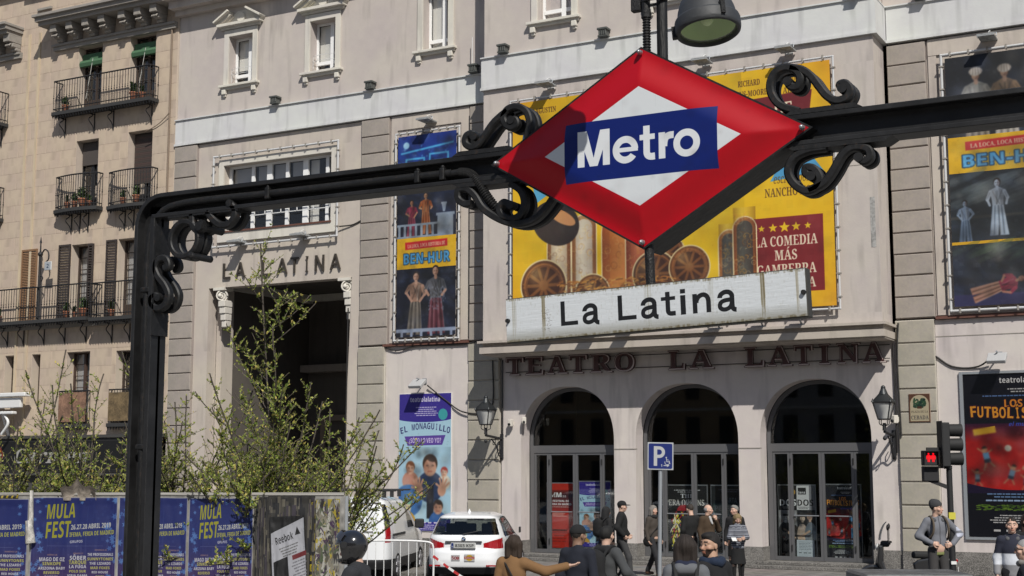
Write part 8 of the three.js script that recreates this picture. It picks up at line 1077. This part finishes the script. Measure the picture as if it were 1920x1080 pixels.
put1('woman in a tan jacket with brown hair, pointing with her open right hand', 963, 150, Math.PI - 0.35, { h: 1.68, fem: 1, hair: 'bob', hairColor: [0.05, 0.028, 0.015], top: [0.34, 0.18, 0.07], coat: 0.035, bottom: [0.03, 0.035, 0.06], bag: [0.02, 0.018, 0.016], armR: [[-0.24, -0.1, 0.1], [-0.5, -0.03, 0.2]], handDir: [[-1, 0.08, 0.3], null], palm: [[0, 1, 0.3], null], open: [1, 0.3], look: 0.2 });
put1('man in a navy jumper and black cap, seen from behind', 1082, 145, Math.PI - 0.5, { h: 1.78, skin: SKIN.dark, hat: 'cap', hair: 'crop', top: [0.012, 0.016, 0.032], topName: 'jumper', coat: 0.028, bottom: [0.03, 0.03, 0.04], look: -0.45, fat: 1.06 });
put1('dark-haired person in grey with a black rucksack beside the man in navy', 1134, 139, Math.PI - 0.7, { h: 1.74, hair: 'short', hairColor: [0.01, 0.009, 0.008], hood: [0.012, 0.012, 0.014], top: [0.09, 0.095, 0.1], coat: 0.035, bottom: [0.02, 0.02, 0.025], pack: [0.012, 0.012, 0.013], armR: [[-0.14, -0.24, 0.02], [-0.18, -0.36, 0.22]], armL: [[0.12, -0.24, 0.02], [0.05, -0.36, 0.22]] });
put1('walking man in black jacket, black cap and grey trousers between the arches', 1163, 80, Math.PI / 2 - 0.15, { h: 1.76, far: 1, hat: 'cap', hair: 'crop', top: [0.012, 0.012, 0.013], coat: 0.05, coatLen: 0.85, bottom: [0.075, 0.075, 0.078], shoes: [0.015, 0.015, 0.015], ...WALK, armR: [[-0.1, -0.24, -0.08], [-0.06, -0.42, 0.08]], armL: [[0.08, -0.25, 0.02], [0.04, -0.42, 0.14]] });
put1('hooded figure in dark clothes with a black rucksack walking at the left doors', 1131, 78, Math.PI / 2 + 0.6, { h: 1.6, far: 1, hat: 'hoodUp', top: [0.02, 0.02, 0.022], coat: 0.035, bottom: [0.03, 0.033, 0.06], pack: [0.01, 0.01, 0.011], ...WALK, lean: 0.08 });
put1('grey-haired woman in a brown quilted jacket walking behind the parking sign pole', 1221, 78, 0.75, { h: 1.64, far: 1, fem: 1, hair: 'bob', hairColor: [0.34, 0.31, 0.28], top: [0.1, 0.08, 0.065], coat: 0.035, bottom: [0.03, 0.03, 0.035], bag: [0.015, 0.015, 0.015], shoes: [0.07, 0.035, 0.02], legR: [[0.0, -0.41, 0.18], [0.02, -0.82, 0.22]], legL: [[0.0, -0.42, -0.08], [0.0, -0.79, -0.28]], scarf: [0.02, 0.02, 0.022] });
put1('man in a black leather jacket facing the doors, close-cropped hair', 1290, 79, Math.PI + 0.4, { h: 1.68, far: 1, hair: 'crop', hairColor: [0.06, 0.045, 0.035], top: [0.012, 0.012, 0.013], coat: 0.035, bottom: [0.02, 0.02, 0.03], armR: [[-0.1, -0.24, 0.05], [-0.02, -0.3, 0.26]], nod: 0.2 });
put1('white-haired man in a brown coat with his hand to his chin', 1323, 80, 0.55, { h: 1.68, far: 1, hair: 'bald', hairColor: [0.5, 0.49, 0.47], top: [0.1, 0.06, 0.03], coat: 0.045, coatLen: 0.78, collar: [0.7, 0.7, 0.7], bottom: [0.05, 0.045, 0.04], armL: [[0.1, -0.25, 0.06], [-0.06, -0.02, 0.17]], palm: [null, [0, 0, -1]], look: 0.6 });
put1('grey-haired woman in a dark coat standing at the right end of the middle doors', 1372, 79.5, -0.4, { h: 1.66, far: 1, fem: 1, hair: 'short', hairColor: [0.36, 0.35, 0.33], top: [0.014, 0.014, 0.016], coat: 0.04, coatLen: 0.8, skirt: [0.012, 0.012, 0.013], bottom: [0.012, 0.012, 0.013], look: -0.6 });
put1('fair-haired woman in a striped navy jacket and black skirt reading a leaflet', 1377, 83, 0.1, { h: 1.5, far: 1, fem: 1, fat: 1.08, hair: 'bob', hairColor: [0.38, 0.27, 0.13], topPaint: (x, y) => (Math.sin(y * 120) > 0.2 ? [0.022, 0.024, 0.035] : [0.2, 0.21, 0.24]), coat: 0.04, skirt: [0.012, 0.012, 0.013], skirtLen: 0.48, bottom: [0.012, 0.012, 0.013], armR: [[-0.08, -0.25, 0.05], [0.06, -0.28, 0.26]], armL: [[0.08, -0.25, 0.05], [-0.04, -0.26, 0.26]], nod: 0.45 });
put1('woman with long dark hair in a grey hooded top with a yellow rucksack', 1280, 184, Math.PI - 0.1, { h: 1.83, fem: 1, hair: 'long', hairColor: [0.03, 0.018, 0.012], hood: [0.2, 0.21, 0.23], top: [0.2, 0.21, 0.23], coat: 0.03, bottom: [0.03, 0.03, 0.05], scarf: [0.012, 0.02, 0.06], pack: [0.5, 0.45, 0.05], packK: 0.62, packX: -0.1, strap: [0.02, 0.02, 0.02] });
put1('bearded man in a black jacket and blue scarf, his face turned to the left', 1328, 181, Math.PI + 0.8, { h: 1.85, skin: SKIN.tan, hair: 'short', hairColor: [0.014, 0.01, 0.008], beard: [0.035, 0.02, 0.013], top: [0.012, 0.012, 0.014], coat: 0.04, scarf: [0.012, 0.03, 0.075], bottom: [0.02, 0.02, 0.03], look: 1.4 });
put1('young man in grey jacket and beanie, hand on hip beside the traffic light', 1746, 104, 0.15, { h: 1.81, y: 0.12, hat: 'beanie', hair: 'crop', hatColor: [0.07, 0.07, 0.075], hood: [0.13, 0.135, 0.15], topPaint: (x, y, z) => y < 0.92 ? [0.2, 0.22, 0.08] : Math.abs(x) < 0.006 && z > 0.05 ? [0.04, 0.04, 0.045] : x > 0.33 && z > -0.02 && y > 1.12 && Math.sin(y * 60) > -0.3 ? [0.4, 0.42, 0.5] : [0.14, 0.145, 0.165], coat: 0.025, bottom: [0.085, 0.08, 0.08], pack: [0.013, 0.012, 0.014], strap: [0.13, 0.1, 0.07], armL: [[0.24, -0.22, -0.02], [0.03, -0.38, 0.14]], armR: [[-0.16, -0.25, -0.02], [-0.0, -0.36, 0.16]], palm: [[0, -0.3, -1], [-0.2, 0, -1]], handDir: [[1, -0.1, 0.3], [-1, -0.25, 0.1]], look: 0.75 });
put1('boy in a navy and white hooded top standing before the red poster', 1884, 119, -0.25, { h: 1.75, hair: 'crop', hairColor: [0.03, 0.02, 0.014], topPaint: (x, y) => y > 1.2 ? [0.014, 0.016, 0.03] : y > 1.03 ? [0.5, 0.52, 0.56] : [0.2, 0.2, 0.21], hood: [0.16, 0.16, 0.17], coat: 0.03, bottom: [0.014, 0.014, 0.018] });
put1('person with dark reddish hair behind the boy at the right edge', 1914, 111, -0.3, { h: 1.76, far: 1, fem: 1, hair: 'long', hairColor: [0.05, 0.02, 0.014], top: [0.014, 0.014, 0.016], bottom: [0.02, 0.02, 0.02] });
put1('white-haired man in dark glasses and dark blue jacket at the right corner', 1908, 162, -2.0, { h: 1.7, hair: 'crop', hairColor: [0.5, 0.49, 0.48], glasses: 1, top: [0.018, 0.02, 0.032], coat: 0.035, scarf: [0.35, 0.33, 0.3], bottom: [0.03, 0.03, 0.035], skin: SKIN.light, look: 0.1 });
{ const [X, Z] = P0(1372, 86); const l = thing('leaflet', 'white leaflet held by the fair-haired woman in the striped jacket', 'leaflet', [X, 0.98, Z], toCam + 0.1); obj('sheet', [new THREE.BoxGeometry(0.1, 0.004, 0.14).rotateX(0.5).translate(-0.02, 0.03, 0.0)], M.whitePaint, l); }
renderer.render(scene, camera);
